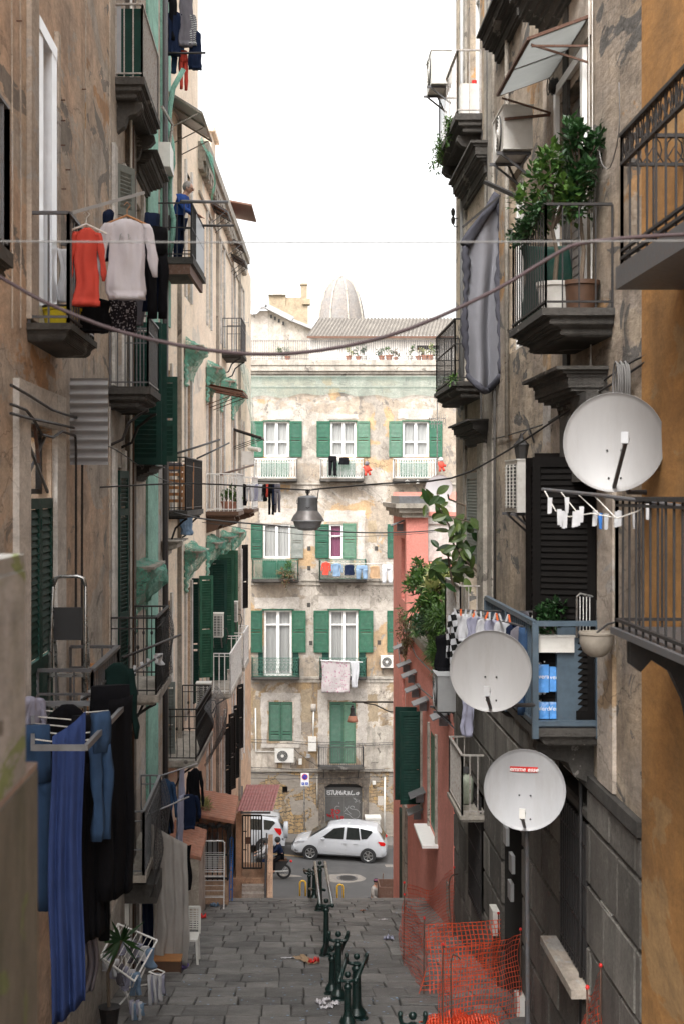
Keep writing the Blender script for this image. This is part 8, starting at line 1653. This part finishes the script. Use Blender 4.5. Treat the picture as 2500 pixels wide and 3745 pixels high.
def ex1(T, tr, hw, lamp, rot):
    lamp('headlight', [(.10, .68), (.30, .80), (.62, .84), (.55, .73), (.25, .60)], M['lamp_clear'], lambda x: .955); lamp('tail_lamp', [(3.86, .98), (4.12, .96), (4.20, .88), (4.16, .78), (3.98, .80)], M['tail_red'], lambda x: .985)
    lamp('fog_lamp', [(.16, .46), (.40, .52), (.30, .36), (.16, .34)], M['dark_vent'], lambda x: .965)
    for s in (-1, 1):
        for x in (2.28, 2.78): g = MB(); g.bar(tr((x, s*(hw(x)+.012), .83)), tr((x+.19, s*(hw(x)+.012), .83)), .03, .025); g.build('door_handle', M['car_white'], T)
        g = MB(); g.ball(tr((1.42, s*(hw(1.4)+.09), .99)), .10, 12, 8, (1.1, .7, .7)); g.build('wing_mirror', M['car_white'], T, smooth=True)
        g = MB()
        for xs in ([(1.25, .95), (1.2, .55), (1.32, .35)], [(2.42, .94), (2.44, .32)], [(3.45, .96), (3.42, .6), (3.28, .32)], [(1.3, .60), (1.5, .42), (2.4, .38), (3.2, .40)]): g.tube([tr((x, s*(hw(x)*.997), z)) for x, z in xs], .006, 4)
        g.build('door_seam', M['plastic_grey'], T)
belt1 = [(0, .42), (.06, .62), (.25, .74), (.6, .86), (1.0, .93), (1.4, .97), (2.4, .98), (3.4, 1.00), (3.9, 1.03), (4.1, .95), (4.23, .60)]
roof1 = [(.72, .90), (1.62, 1.46), (2.2, 1.585), (2.9, 1.60), (3.5, 1.55), (3.78, 1.50), (4.12, .98)]
gl1 = [[(1.30, .985), (1.42, 1.06), (1.88, 1.42), (2.34, 1.50), (2.30, .99)], [(2.42, .99), (2.45, 1.50), (2.98, 1.49), (3.06, 1.0)], [(3.12, 1.02), (3.04, 1.48), (3.56, 1.40), (3.60, 1.34), (3.36, 1.06)]]
yw = R(-7); cw0 = roadpt(1072, 3128)
car('white five door hatchback parked on the street in front of the graffiti door', V(XP(1072, 64.4), 64.75, rz_(.3)-.0), yw, R(1.7), 4.23, 1.75, belt1, roof1, .2, (.86, 3.44), .315, gl1, M['car_white'], extras=ex1)
def ex2(T, tr, hw, lamp, rot):
    lamp('tail_lamp', [(3.9, 1.22), (4.22, 1.20), (4.26, 1.0), (4.18, .88), (4.0, 1.05)], M['tail_red'], lambda x: .98); lamp('headlight', [(.1, .8), (.5, .95), (.45, .8), (.15, .7)], M['lamp_clear'], lambda x: .95)
    g = MB(); ax = (rot@V(1, 0, 0)); g.lathe(tr((4.30, .05, .95)), [(.36, 0), (.38, .05), (.38, .16), (.34, .2), (.01, .22)], 28, ax); g.build('spare_wheel_cover', M['car_white'], T, smooth='auto')
    g = MB(); g.obox(tr((4.32, 0, .52)), rot@V(.09, 0, 0), rot@V(0, .84, 0), rot@V(0, 0, .1)); g.build('rear_bumper', M['car_white'], T); g = MB()
    for s in (-1, 1): g.bar(tr((1.9, s*.62, 1.74)), tr((4.0, s*.6, 1.68)), .03)
    g.build('roof_rails', M['steel'], T)
belt2 = [(0, .6), (.08, .85), (.6, .98), (1.3, 1.05), (4.1, 1.1), (4.3, .95), (4.36, .7)]; roof2 = [(1.0, 1.02), (1.8, 1.62), (2.6, 1.7), (3.6, 1.68), (4.05, 1.6), (4.28, 1.05)]
gl2 = [[(1.45, 1.1), (2.0, 1.5), (2.55, 1.56), (2.5, 1.1)], [(2.62, 1.1), (2.68, 1.56), (3.3, 1.55), (3.35, 1.1)], [(3.45, 1.12), (3.42, 1.54), (3.85, 1.5), (3.95, 1.42), (3.7, 1.12)]]
car('white off road car with a covered spare wheel behind the black gate', V(XP(1040, 65.2)-4.35, 65.55, rz_(-4)+.0), R(-3), R(1.7), 4.36, 1.8, belt2, roof2, .32, (.85, 3.5), .36, gl2, M['car_white'], extras=ex2)
# motorbike with two riders
ob = V(XP(985, 60.5), 60.5, rz_(-1)); T = thing('motorbike', 'dark scooter like motorbike ridden past the gate by two people', 'motorbike', ob)
for wx, lab in ((-.75, 'wheel'), (.62, 'wheel')): mb = MB(); mb.tube([ob+V(wx+.27*math.cos(a*PI/12), 0, .3+.27*math.sin(a*PI/12)) for a in range(24)], .05, 7, closed=True); w_ = mb.build('wheel', M['black'], T, smooth=True); mb = MB(); [mb.bar(ob+V(wx, 0, .3), ob+V(wx+.25*math.cos(a*PI/3), 0, .3+.25*math.sin(a*PI/3)), .02) for a in range(6)]; mb.build('spokes', M['steel'], w_)
mb = MB(); mb.prism([ob+V(-.45, -.13, .35), ob+V(.5, -.13, .35), ob+V(.85, -.13, .78), ob+V(.2, -.13, .72), ob+V(-.2, -.13, .8), ob+V(-.5, -.13, .9), ob+V(-.6, -.13, .6)], (0, .26, 0)); mb.build('body', M['black'], T); MB().box(ob+V(-.25, -.14, .76), ob+V(.75, .14, .86)).build('seat', M['wood_dark'], T)
MB().tube([ob+V(-.75, 0, .3), ob+V(-.6, 0, .8), ob+V(-.52, 0, 1.0)], .03, 6).tube([ob+V(-.5, -.32, 1.02), ob+V(-.52, 0, 1.0), ob+V(-.5, .32, 1.02)], .02, 6).build('handlebar', M['steel'], T); MB().ball(ob+V(.92, 0, .72), .06, 8, 6).build('tail_lamp', M['tail_red'], T); MB().tube([ob+V(-.2, -.15, .3), ob+V(.8, -.17, .35)], .045, 8).build('exhaust', M['steel'], T)
ridj = lambda dx: dict(pelvis=(0, dx, .92), neck=(0, dx+.14, 1.40), head=(0, dx+.18, 1.55), shl=(.18, dx+.12, 1.34), shr=(-.18, dx+.12, 1.34), ell=(.24, dx+.3, 1.14), elr=(-.24, dx+.3, 1.14), wrl=(.26, dx+.54, 1.06), wrr=(-.26, dx+.54, 1.06), hil=(.12, dx+.02, .9), hir=(-.12, dx+.02, .9), knl=(.22, dx+.36, .72), knr=(-.22, dx+.36, .72), anl=(.2, dx+.3, .3), anr=(-.2, dx+.3, .3))
person('rider in a white jacket and dark helmet at the front of the motorbike', ob, (-1, 0, 0), ridj(-.02), M['c_bright'], M['c_navy'], M['black'], 'helmet'); person('pillion rider in a dark jacket and black helmet behind the gate bars', ob, (-1, 0, 0), {k: (v[0], v[1], v[2]+.04) for k, v in ridj(-.52).items()}, M['c_navy'], M['c_black'], M['black'], 'helmet')
# street worker and cart
M['beanie'] = simple('dark_knitted_hat', (.02, .015, .02), .9)
person('worker in a grey sweatshirt and striped knitted hat seen over the stair crest', (XP(1365, 54.6), 54.6, rz_(3.2)), (.8, -.5, 0), dict(pelvis=(0, 0, .92), neck=(0, .08, 1.42), head=(0, .12, 1.58), shl=(.19, .06, 1.36), shr=(-.19, .06, 1.36), ell=(.26, .12, 1.1), elr=(-.26, .12, 1.1), wrl=(.22, .34, 1.0), wrr=(-.22, .34, 1.0), hil=(.1, 0, .88), hir=(-.1, 0, .88), knl=(.1, .04, .48), knr=(-.1, -.02, .48), anl=(.1, 0, .08), anr=(-.1, -.05, .08)), M['c_beige'], M['c_navy'], M['beanie'], 'beanie')
T = thing('handcart', 'rusty metal handcart beside the worker, half behind the pink corner', 'cart', (4.0, 54, rz_(4))); xa, xb, za, zb_ = XP(1384, 53.5), XP(1384, 53.5)+1.5, ZP(3285, 53.5)-.3, ZP(3238, 53.5)
mb = MB(); mb.box((xa, 53.2, za), (xb, 53.24, zb_)); mb.box((xa, 54.3, za), (xb, 54.34, zb_)); mb.box((xa, 53.24, za), (xa+.04, 54.3, zb_)); mb.box((xb-.04, 53.24, za), (xb, 54.3, zb_)); mb.box((xa+.04, 53.24, za), (xb-.04, 54.3, za+.04)); mb.build('tray', M['rust'], T)
for x in (xa+.3, xb-.3): mb = MB(); mb.lathe((x, 53.15, rz_(4)+.25), [(.25, 0), (.25, .06)], 18, (0, -1, 0)); mb.build('wheel', M['black'], T)
mb = MB(); mb.bar((xa, 53.2, za), (xa+.3, 53.2, rz_(4)+.25), .04); mb.bar((xa+.05, 53.3, za), (xa+.15, 53.3, ZP(3190, 53.5)), .03); mb.build('frame', M['rust'], T)
# yellow hoops, road sign, electricity box
for k, (px, py, Y) in enumerate(((1107, 3222, 58), (1243, 3236, 57.4))):
    c = V(XP(px, Y), Y, rz_(XP(px, Y))); zt_ = ZP(py, Y); r_ = .115; MB().tube([c+V(-r_, 0, -.05), V(c.x-r_, Y, zt_-r_)]+[V(c.x-r_*math.cos(a*PI/8), Y, zt_-r_+r_*math.sin(a*PI/8)) for a in range(1, 8)]+[V(c.x+r_, Y, zt_-r_), c+V(r_, 0, -.05)], .035, 8).build('parking_hoop', M['yellow_paint'], label=('chipped yellow steel hoop on the road left of the railing posts', 'chipped yellow steel hoop on the road right of the railing posts')[k], cat='hoop barrier', smooth=True, group='yellow hoops across the road')
T = thing('road_sign', 'no parking sign with a disabled bay panel on a grey pole', 'road sign', V(XP(1113, 66.9), 66.9, rz_(.8)+.13)); s_ = 66.9/5208; MB().tube([PX(1112, 2868, 66.9), V(XP(1113, 66.9), 66.9, rz_(.8)+.1)], .03, 8).build('pole', M['steel'], T)
c = PX(1115, 2852, 66.85); MB().box(c-V(15*s_, .01, 24*s_), c+V(15*s_, .01, 24*s_)).build('panel', M['win_white'], T); cc = PX(1115, 2842, 66.83); M['sgn_b'] = simple('sign_blue', (.02, .07, .45), .5); M['sgn_r'] = simple('sign_red', (.55, .02, .02), .5)
MB().lathe(cc, [(.001, .0), (11*s_, 0), (11*s_, .008)], 24, (0, -1, 0), caps=False).lathe(cc, [(.001, .008), (11*s_, .008)], 24, (0, -1, 0), caps=False).build('red_ring', M['sgn_r'], T); MB().lathe(cc, [(8.5*s_, .008), (8.5*s_, .014), (.001, .014)], 24, (0, -1, 0), caps=False).build('blue_disc', M['sgn_b'], T); MB().bar(cc+V(-6*s_, -.018, 6*s_), cc+V(6*s_, -.018, -6*s_), .012, .05, up=(0, 1, 0)).build('red_bar', M['sgn_r'], T)
for x in (1108, 1122): MB().box(PX(x-4.5, 2871, 66.83), PX(x+4.5, 2862, 66.81)).build('small_panel', M['sgn_b'], T)
text(T, 'P', PX(1108, 2866.5, 66.80), (1, 0, 0), (0, 0, 1), .11, M['win_white']); mb = MB(); q = PX(1122, 2867, 66.80); mb.ball(q+V(0, 0, .035), .012, 6, 4); mb.bar(q+V(0, 0, .02), q+V(0, 0, -.02), .012); mb.bar(q+V(0, 0, -.01), q+V(.03, 0, -.03), .01); mb.build('wheelchair_symbol', M['win_white'], T)
T = thing('cable_cabinet', 'white street cabinet with a sloping lid behind the hatchback', 'cabinet', PX(1362, 3020, 67.3)); MB().box((XP(1337, 67.3), 67.2, -16.5), (XP(1388, 67.3), 67.8, ZP(2996, 67.3))).build('box', M['plastic_white'], T); MB().box((XP(1334, 67.3), 67.15, ZP(2996, 67.3)), (XP(1391, 67.3), 67.85, ZP(2989, 67.3))).build('lid', M['plastic_white'], T)
# ================================================================ posts and handrail on the steps
def post(label, X, Y, top, kind, k=.78):
    if X > .8: k = 1.0
    g = gz(Y); T = thing('railing_post', label, 'railing post', V(X, Y, g), 'dark green iron posts down the middle of the steps'); H = top-g; c = V(X, Y, g)
    MB().lathe(c, [(.15*k, 0), (.15*k, .03), (.12*k, .05), (.13*k, .09), (.10*k, .13), (.075*k, .16)], 20).build('base', M['bollard'], T, smooth='auto')
    mb = MB(); mb.lathe(c, [(.075*k, .16), (.062*k, .2), (.052*k, H-.22), (.066*k, H-.21), (.068*k, H-.18), (.05*k, H-.165), (.042*k, H-.15), (.056*k, H-.13), (.028*k, H-.11)], 16); mb.build('shaft', M['bollard'], T, smooth='auto'); MB().ball(c+V(0, 0, H-.042), .042, 14, 10).build('ball', M['bollard'], T, smooth=True)
    mb = MB(); w = .125 if kind == 'fork' else .10
    if kind == 'fork':
        for s in (-1, 1): mb.tube([c+V(0, 0, H-.12), c+V(s*.06, 0, H-.135), c+V(s*.11, 0, H-.12), c+V(s*w, 0, H-.07), c+V(s*w, 0, H-.02)], .022, 8); mb.ball(c+V(s*w, 0, H-.03), .034, 12, 8, (.8, 1.1, 1.1))
    else:
        mb.tube([c+V(-w, 0, H-.12), c+V(w, 0, H-.12)], .022, 8)
        for s in (-1, 1): mb.ball(c+V(s*w, 0, H-.12), .035, 10, 8)
    mb.build('arms', M['bollard'], T, smooth=True); return c+V(0, 0, H), w
def rail(label, p, wp, dp, q, wq, dq, s): 
    a = p+V(s*wp, 0, dp); b = q+V(s*wq, 0, dq); MB().tube([a, b], .028, 8).build('handrail', M['steel'] if 'polished' in label else M['bollard'], label=label, cat='handrail', smooth=True)
pa, wa = post('nearest forked post, only its top showing at the bottom edge', XP(1508, 14.2), 14.2, ZP(3701, 14.2), 'fork'); pb, wb = post('tall forked post with two curled arms, lower right of the row', XP(1303, 17.9), 17.9, ZP(3487, 17.9), 'fork')
pc, wc = post('short ball topped post just left of the tall forked one', XP(1270, 17.35), 17.35, ZP(3553, 17.35), 'bar'); pd, wd = post('forked post in the middle of the row beside the litter', XP(1237, 19.2), 19.2, ZP(3406, 19.2), 'fork')
pe, we = post('short post half hidden by the middle forked post', XP(1215, 19.6), 19.6, ZP(3457, 19.6), 'bar'); pf_, wf = post('slender ball topped post where the long rails end', XP(1193, 23.1), 23.1, ZP(3286, 23.1), 'bar'); pg, wg = post('tall post at the crest where the long polished rails begin', XP(1170, 29.1), 29.1, ZP(3149, 29.1), 'bar')
ph_, wh = post('post just beyond the crest, behind the tall crest post', XP(1148, 31.6), 31.25, ZP(3168, 31.25), 'bar'); pi_, wi = post('farthest post, lower down beyond the crest', XP(1131, 34.2), 34.2, ZP(3176, 34.2), 'fork')
for s, w_ in ((-1, 'left'), (1, 'right')):
    rail('polished %s handrail between the crest post and the slender post' % w_, pg, wg, -.03, pf_, wf, -.12, s); rail('%s green handrail from the middle forked post to the short one' % w_, pd, wd, -.04, pe, we, -.12, s)
    rail('%s green handrail from the tall forked post to the short one' % w_, pb, wb, -.04, pc, wc, -.12, s); rail('%s handrail beyond the crest going down to the street' % w_, ph_, wh, -.12, pi_, wi, -.05, s); rail('%s handrail between the two posts at the crest' % w_, ph_, wh, -.5, pg, wg, -.6, s)
# ================================================================ orange mesh fence
def fence(label, pts, h, seed, sag=.12, group='orange mesh fencing along the right wall', cell=.062):
    T = thing('mesh_fence', label, 'mesh fence', pts[0], group); P_ = [Vector(p) for p in pts]; Ls = [0]
    for a, b in zip(P_, P_[1:]): Ls.append(Ls[-1]+(b-a).length)
    n = int(Ls[-1]/cell); m = int(h/cell); vs = []; es = []
    def along(t):
        d = t*Ls[-1]
        for i in range(len(P_)-1):
            if d <= Ls[i+1]+1e-6: k = (d-Ls[i])/(Ls[i+1]-Ls[i]); return P_[i].lerp(P_[i+1], k), (P_[i+1]-P_[i]).normalized(), k
        return P_[-1], (P_[-1]-P_[-2]).normalized(), 1
    for j in range(m+1):
        for i in range(n+1):
            p, u, k = along(i/n); v = j/m; nn = V(-u.y, u.x, 0).normalized(); hh = h*(1-sag*math.sin(k*PI))+.1*mnoise.noise(V(i*.05, seed, 0)); q = p+V(0, 0, hh*v+.01)
            q += nn*(.16*mnoise.noise(V(i*.05, j*.08, seed))+.03*mnoise.noise(V(i*.3, j*.2, seed)))+u*(.10*mnoise.noise(V(i*.04, j*.09, seed+9)))+V(0, 0, .03*mnoise.noise(V(i*.12, j*.3, seed+4))); vs.append(q)
    mb = MB()
    for j in range(m+1):
        for i in range(n+1):
            a = vs[j*(n+1)+i]
            if i < n: b = vs[j*(n+1)+i+1]; mb.quad(a-V(0, 0, .005), b-V(0, 0, .005), b+V(0, 0, .005), a+V(0, 0, .005))
            if j < m:
                b = vs[(j+1)*(n+1)+i]; u = (vs[j*(n+1)+min(i+1, n)]-vs[j*(n+1)+max(i-1, 0)]).normalized()*.0065; mb.quad(a-u, a+u, b+u, b-u)
    mb.build('mesh', M['orange_net'], T)
    for i, p in enumerate(P_):
        s = MB(); s.tube([p, p+V(0.01, 0, h*1.04)], .010, 6); st = s.build('stake', M['rust'], T); s = MB(); s.lathe(p+V(.01, 0, h*1.04), [(.014, 0), (.02, .015), (.012, .035)], 8); s.build('cap', M['red'], st)
    return T
A_, B_, C_, D_ = gpt(1690, 3400), gpt(1475, 3515), gpt(1548, 3640), gpt(1850, 3575)
fence('orange mesh fence panel closest to the pink wall, facing the steps', [V(2.95, 25.3, gz(25.3)), B_], 1.18, 1); fence('orange mesh fence in the middle, bending round to the brown doorway', [B_, C_, V(2.98, 20.2, gz(20.2))], 1.0, 2, .05)
fence('orange mesh fence lowest in view, reaching the mast of the white dish', [V(XP(1615, 16.8), 16.8, gz(16.8)), V(2.95, 18.1, gz(18.1))], 1.05, 3, .05); fence('orange mesh scrap at the foot of the orange house', [V(2.6, 12.4, gz(12.4)), V(2.98, 13.6, gz(13.6))], 1.3, 4, .05)
T = thing('mesh_heap', 'crumpled heap of orange mesh at the bottom of the picture', 'mesh heap', gpt(1680, 3745)); mb = MB(); c0 = V(XP(1690, 16.9), 16.9, gz(16.9))
def hp_(i, j, q): a = i*.05; return c0+V((i-14)*.035+.05*mnoise.noise(V(a, j*.1, q)), (j-9)*.03+.25*mnoise.noise(V(a*2, j*.12, q+3)), .2*abs(mnoise.noise(V(i*.11, j*.16, q+5)))+.14*max(0, 1-((i-14)/14)**2-((j-9)/9)**2)+.02*q)
for q in range(3):
    for i in range(28):
        for j in range(18):
            a, b, c_ = hp_(i, j, q), hp_(i+1, j, q), hp_(i, j+1, q); mb.quad(a, b, b+V(0, -.006, .008), a+V(0, -.006, .008)); mb.quad(a, c_, c_+V(.009, 0, .004), a+V(.009, 0, .004))
mb.build('mesh', M['orange_net'], T)
wire('fence_hook', 'rusty hooked rod holding up the orange mesh', [(1648, 3400, 24), (1640, 3250, 24), (1650, 3205, 24), (1672, 3198, 25)], .012, M['rust'], 'rod'); wire('fence_hook', 'second hooked rod stuck in the lowest orange mesh', [(1650, 3745, 17), (1648, 3520, 17), (1665, 3496, 17), (1682, 3510, 17)], .009, M['rust'], 'rod')
# ================================================================ things on the ground, left
def rack(label, x0, Yr, w, h, mat):
    T = thing('drying_rack', label, 'drying rack', V(x0+w/2, Yr, gz(Yr))); g = gz(Yr); mb = MB(); mb.tube([(x0, Yr, g), (x0+.02, Yr, g+h-.04), (x0+.06, Yr, g+h), (x0+w-.06, Yr, g+h), (x0+w-.02, Yr, g+h-.04), (x0+w-.04, Yr, g)], .014, 7); mb.build('frame', mat, T); mb = MB()
    for k in range(13): z = g+h*(.62+.36*k/12) if k < 8 else g+h*(.2+.3*(k-8)/4); mb.bar((x0+.02, Yr-.01, z), (x0+w-.02, Yr-.01, z), .008)
    for z in (.58, .55, .18, .48): mb.bar((x0+.01, Yr, g+h*z), (x0+w-.02, Yr, g+h*z), .016)
    mb.build('bars', mat, T)
rack('folded white clothes rack leaning on the barred lean-to', XP(702, 29.4), 29.4, .70, 1.42, M['white_iron']); rack('narrow blue framed clothes rack right of the white one', XP(840, 31), 30.9, .10, 1.4, M['blue_plastic'])
T = thing('plastic_chair', 'white plastic lattice garden chair standing at the wall on the paving', 'chair', gpt(700, 3500)); Yc = 22.4; g = gz(Yc); xa, xb = XP(668, Yc), XP(724, Yc-.2)
mb = MB()
for k in range(9): mb.bar((xa-.2, Yc+.22-.001*k, g+.48+.035*k), (xb-.02, Yc+.22, g+.47+.035*k), .012)
for k in range(8): mb.bar((xa-.15+.06*k, Yc+.22, g+.46), (xa-.15+.06*k, Yc+.22, g+.80), .012)
mb.bar((xb, Yc+.22, g+.4), (xb, Yc+.24, g+.82), .035); mb.bar((xa-.22, Yc+.24, g+.81), (xb, Yc+.24, g+.81), .035); mb.build('backrest', M['plastic_white'], T); MB().box((xa-.22, Yc-.2, g+.40), (xb, Yc+.2, g+.43)).build('seat', M['plastic_white'], T)
for (x, y) in ((xb, Yc-.2), (xb, Yc+.2), (xa-.2, Yc-.2), (xa-.2, Yc+.2)): MB().bar((x, y, g), (x-.02, y, g+.42), .035).build('leg', M['plastic_white'], T)
T = thing('clothes_airer', 'small white folding airer heaped with baby clothes by the left wall', 'airer', V(XP(470, 18.6), 18.6, gz(18.6))); Yb = 18.6; g = gz(Yb); mb = MB(); q = [V(XP(368, 18.0), 18.0, ZP(3500, 18)), V(XP(432, 19.6), 19.6, ZP(3380, 19.6)), V(XP(575, 19.6), 19.6, ZP(3440, 19.6)), V(XP(492, 18.0), 18.0, ZP(3590, 18))]
for a in range(4): mb.tube([q[a], q[(a+1) % 4]], .014, 6)
for a in range(4): mb.tube([q[a], q[(a+2) % 4]*.35+q[a]*.65-V(0, 0, .5), V(q[(a+2) % 4].x, q[(a+2) % 4].y, g)], .012, 6)
mb.build('frame', M['white_iron'], T); mb = MB()
for k in range(1, 8): mb.tube([q[0].lerp(q[3], k/8), q[1].lerp(q[2], k/8)], .005, 5)
mb.build('lines', M['rope'], T); cols_ = ['c_bright', 'c_lav', 'c_bright', 'c_grey', 'c_lav', 'c_bright', 'c_denim_pale']; wn_ = 'first second third fourth fifth sixth seventh eighth ninth tenth eleventh twelfth thirteenth fourteenth'.split()
for k in range(14):
    p = q[0].lerp(q[3], (k % 7+.5)/7).lerp(q[1].lerp(q[2], (k % 7+.5)/7), .15+.6*(k // 7)); garment(('vest', 'sock', 'shorts', 'vest')[k % 4], ('vest', 'sock', 'shorts', 'vest')[k % 4], 'small pale baby garment pegged on the heaped airer by the left wall', p, rnd.uniform(.10, .17), rnd.uniform(.16, .30), M[cols_[k % 7]], (1, rnd.uniform(-.5, .8), 0), seed=500+k, group='baby clothes on the heaped airer')
T = thing('peg_hanger', 'white and teal hanger frame with socks below the heaped airer', 'sock hanger', PX(575, 3560, 17.9)); mb = MB(); a, b, c, d = PX(545, 3556, 18), PX(575, 3545, 18.3), PX(603, 3556, 18.3), PX(585, 3570, 18)
for p_, q_ in ((a, b), (b, c), (c, d), (d, a)): mb.tube([p_, q_], .008, 6)
mb.build('frame', M['white_iron'], T)
for k in range(9): p_ = PX(548+6.5*k, 3565+3*(k % 2), 18.05+.05*(k % 3)); garment('sock', 'sock', 'pale sock hanging from the white and teal hanger frame', p_, .07, rnd.uniform(.2, .42), M[('c_bright', 'c_lav', 'c_grey')[k % 3]], (.5, 1, 0), seed=600+k, group='socks on the hanger frame')
for k in range(6): p_ = PX(480+8*k, 3660+6*(k % 3), 17.8); garment('sock', 'sock', 'pale sock hanging low at the bottom edge beside the wall', p_, .08, rnd.uniform(.15, .3), M[('c_lav', 'c_bright', 'c_denim_pale')[k % 3]], (.5, 1, 0), seed=620+k, group='socks at the bottom edge')
T = thing('yucca', 'dark spiky potted plant in front of the heaped airer', 'plant', V(XP(430, 17.6), 17.6, gz(17.6))); f = MB(); c = PX(445, 3440, 17.5)
for k in range(26): leafmesh(f, c, V(rnd.uniform(-1, 1), rnd.uniform(-.6, .4), rnd.uniform(-.9, .9)), V(0, -1, .3), rnd.uniform(.2, .38), .022)
f.build('foliage', M['leaf_dark'], T); MB().tube([V(XP(400, 17.6), 17.6, gz(17.6)), PX(395, 3560, 17.6), c], .022, 6).build('stem', M['bark'], T); MB().lathe(V(XP(400, 17.6), 17.6, gz(17.6)), [(.10, 0), (.13, .2), (.14, .22)], 14).build('pot', M['iron_dark'], T)
T = thing('wooden_box', 'brown wooden box on the ground below the grey beige sheet', 'box', gpt(620, 3560)); c = gpt(620, 3555); MB().box(c-V(.22, .15, 0), c+V(.18, .15, .2)).build('body', M['wood_dark'], T); MB().box(c-V(.23, .16, -.2), c+V(.19, .16, .22)).build('lid', M['wood'], T)
MB().lathe(gpt(662, 3545), [(.09, 0.002), (.13, .06), (.12, .06), (.08, .01)], 16).build('dust_pan', simple('violet_plastic', (.10, .07, .22), .5), label='violet plastic bowl on the paving by the plastic chair', cat='bowl')
# ================================================================ litter
def litter(name, label, px, py, pts, mat, h=.02, cat='litter'):
    c = gpt(px, py)+V(0, 0, .012); mb = MB()
    def f(u, v): x = (u-.5)*pts[0]; y = (v-.5)*pts[1]; cs, sn = math.cos(pts[2]), math.sin(pts[2]); return c+V(x*cs-y*sn, x*sn+y*cs, (x*sn+y*cs)*-.173+h*abs(mnoise.noise(V(u*3+px, v*3, py)))*3+.004)
    mb.grid(f, 10, 10); o = mb.build(name, mat, label=label, cat=cat, smooth=True); o.modifiers.new('t', 'SOLIDIFY').thickness = .003; return o
M['card'] = simple('brown_cardboard', (.36, .24, .14), .9); M['paper'] = simple('crumpled_paper', (.55, .52, .54), .8, var=.2)
litter('cardboard', 'torn strip of brown cardboard on the paving left of the posts', 1118, 3518, (.18, .75, .35), M['card'], .03, 'cardboard'); litter('plastic_wrapper', 'crushed bright red wrapper lying on the cardboard strip', 1148, 3528, (.16, .12, .4), M['red'], .06, 'wrapper'); litter('paper', 'pale pink paper left of the cardboard strip', 1052, 3508, (.22, .12, .1), M['paper'], .01, 'paper')
litter('wrapper', 'white narrow wrapper on the paving right of the posts', 1397, 3368, (.22, .05, .6), M['paper'], .01, 'wrapper'); litter('wrapper', 'small orange and black wrapper near the crest', 1325, 3335, (.12, .05, .5), M['terracotta'], .02, 'wrapper'); litter('plastic_bag', 'lilac crumpled bag on the paving right of the middle posts', 1420, 3442, (.18, .1, .2), M['c_lav'], .05, 'bag')
litter('rag', 'light blue rag near the foot of the white clothes rack', 785, 3320, (.2, .12, .1), M['c_denim_pale'], .06, 'rag'); litter('rag', 'turquoise rag beside the white plastic chair', 718, 3343, (.2, .12, .4), M['c_denim_pale'], .05, 'rag'); litter('scrap', 'small red cone shaped scrap near the plastic chair', 743, 3363, (.12, .1, .2), M['red'], .06, 'scrap')
for k, (x, y) in enumerate(((1195, 3665), (1180, 3680), (1210, 3690), (1165, 3675), (1225, 3680), (1185, 3695))): litter('paper', 'crumpled paper scrap in the little heap by the post bases', x, y, (.11, .07, k*.7), M['paper'], .035, 'paper').__setitem__('group', 'paper scraps heaped by the posts')
mb = MB(); mb2 = MB()
def fleck(mb, px, py):
    c = gpt(px, py)+V(0, 0, .018); r_ = rnd.uniform(.010, .022); i = len(mb.v); mb.v += [c+V(r_*math.cos(a*PI/3), r_*math.sin(a*PI/3), -.173*r_*math.sin(a*PI/3)) for a in range(6)]; mb.f.append(tuple(range(i, i+6)))
for k in range(150):
    z = rnd.choice([(700, 3600, 90, 50), (1100, 3560, 120, 40), (1450, 3660, 160, 45), (1260, 3700, 200, 45), (1000, 3650, 200, 70), (1350, 3450, 120, 80)]); fleck(mb, rnd.gauss(z[0], z[2]), min(3760, max(3330, rnd.gauss(z[1], z[3]))))
mb.build('confetti', simple('pale_blue_confetti', (.25, .42, .62), .6), label='pale blue confetti scattered over the paving', cat='confetti', kind='stuff')
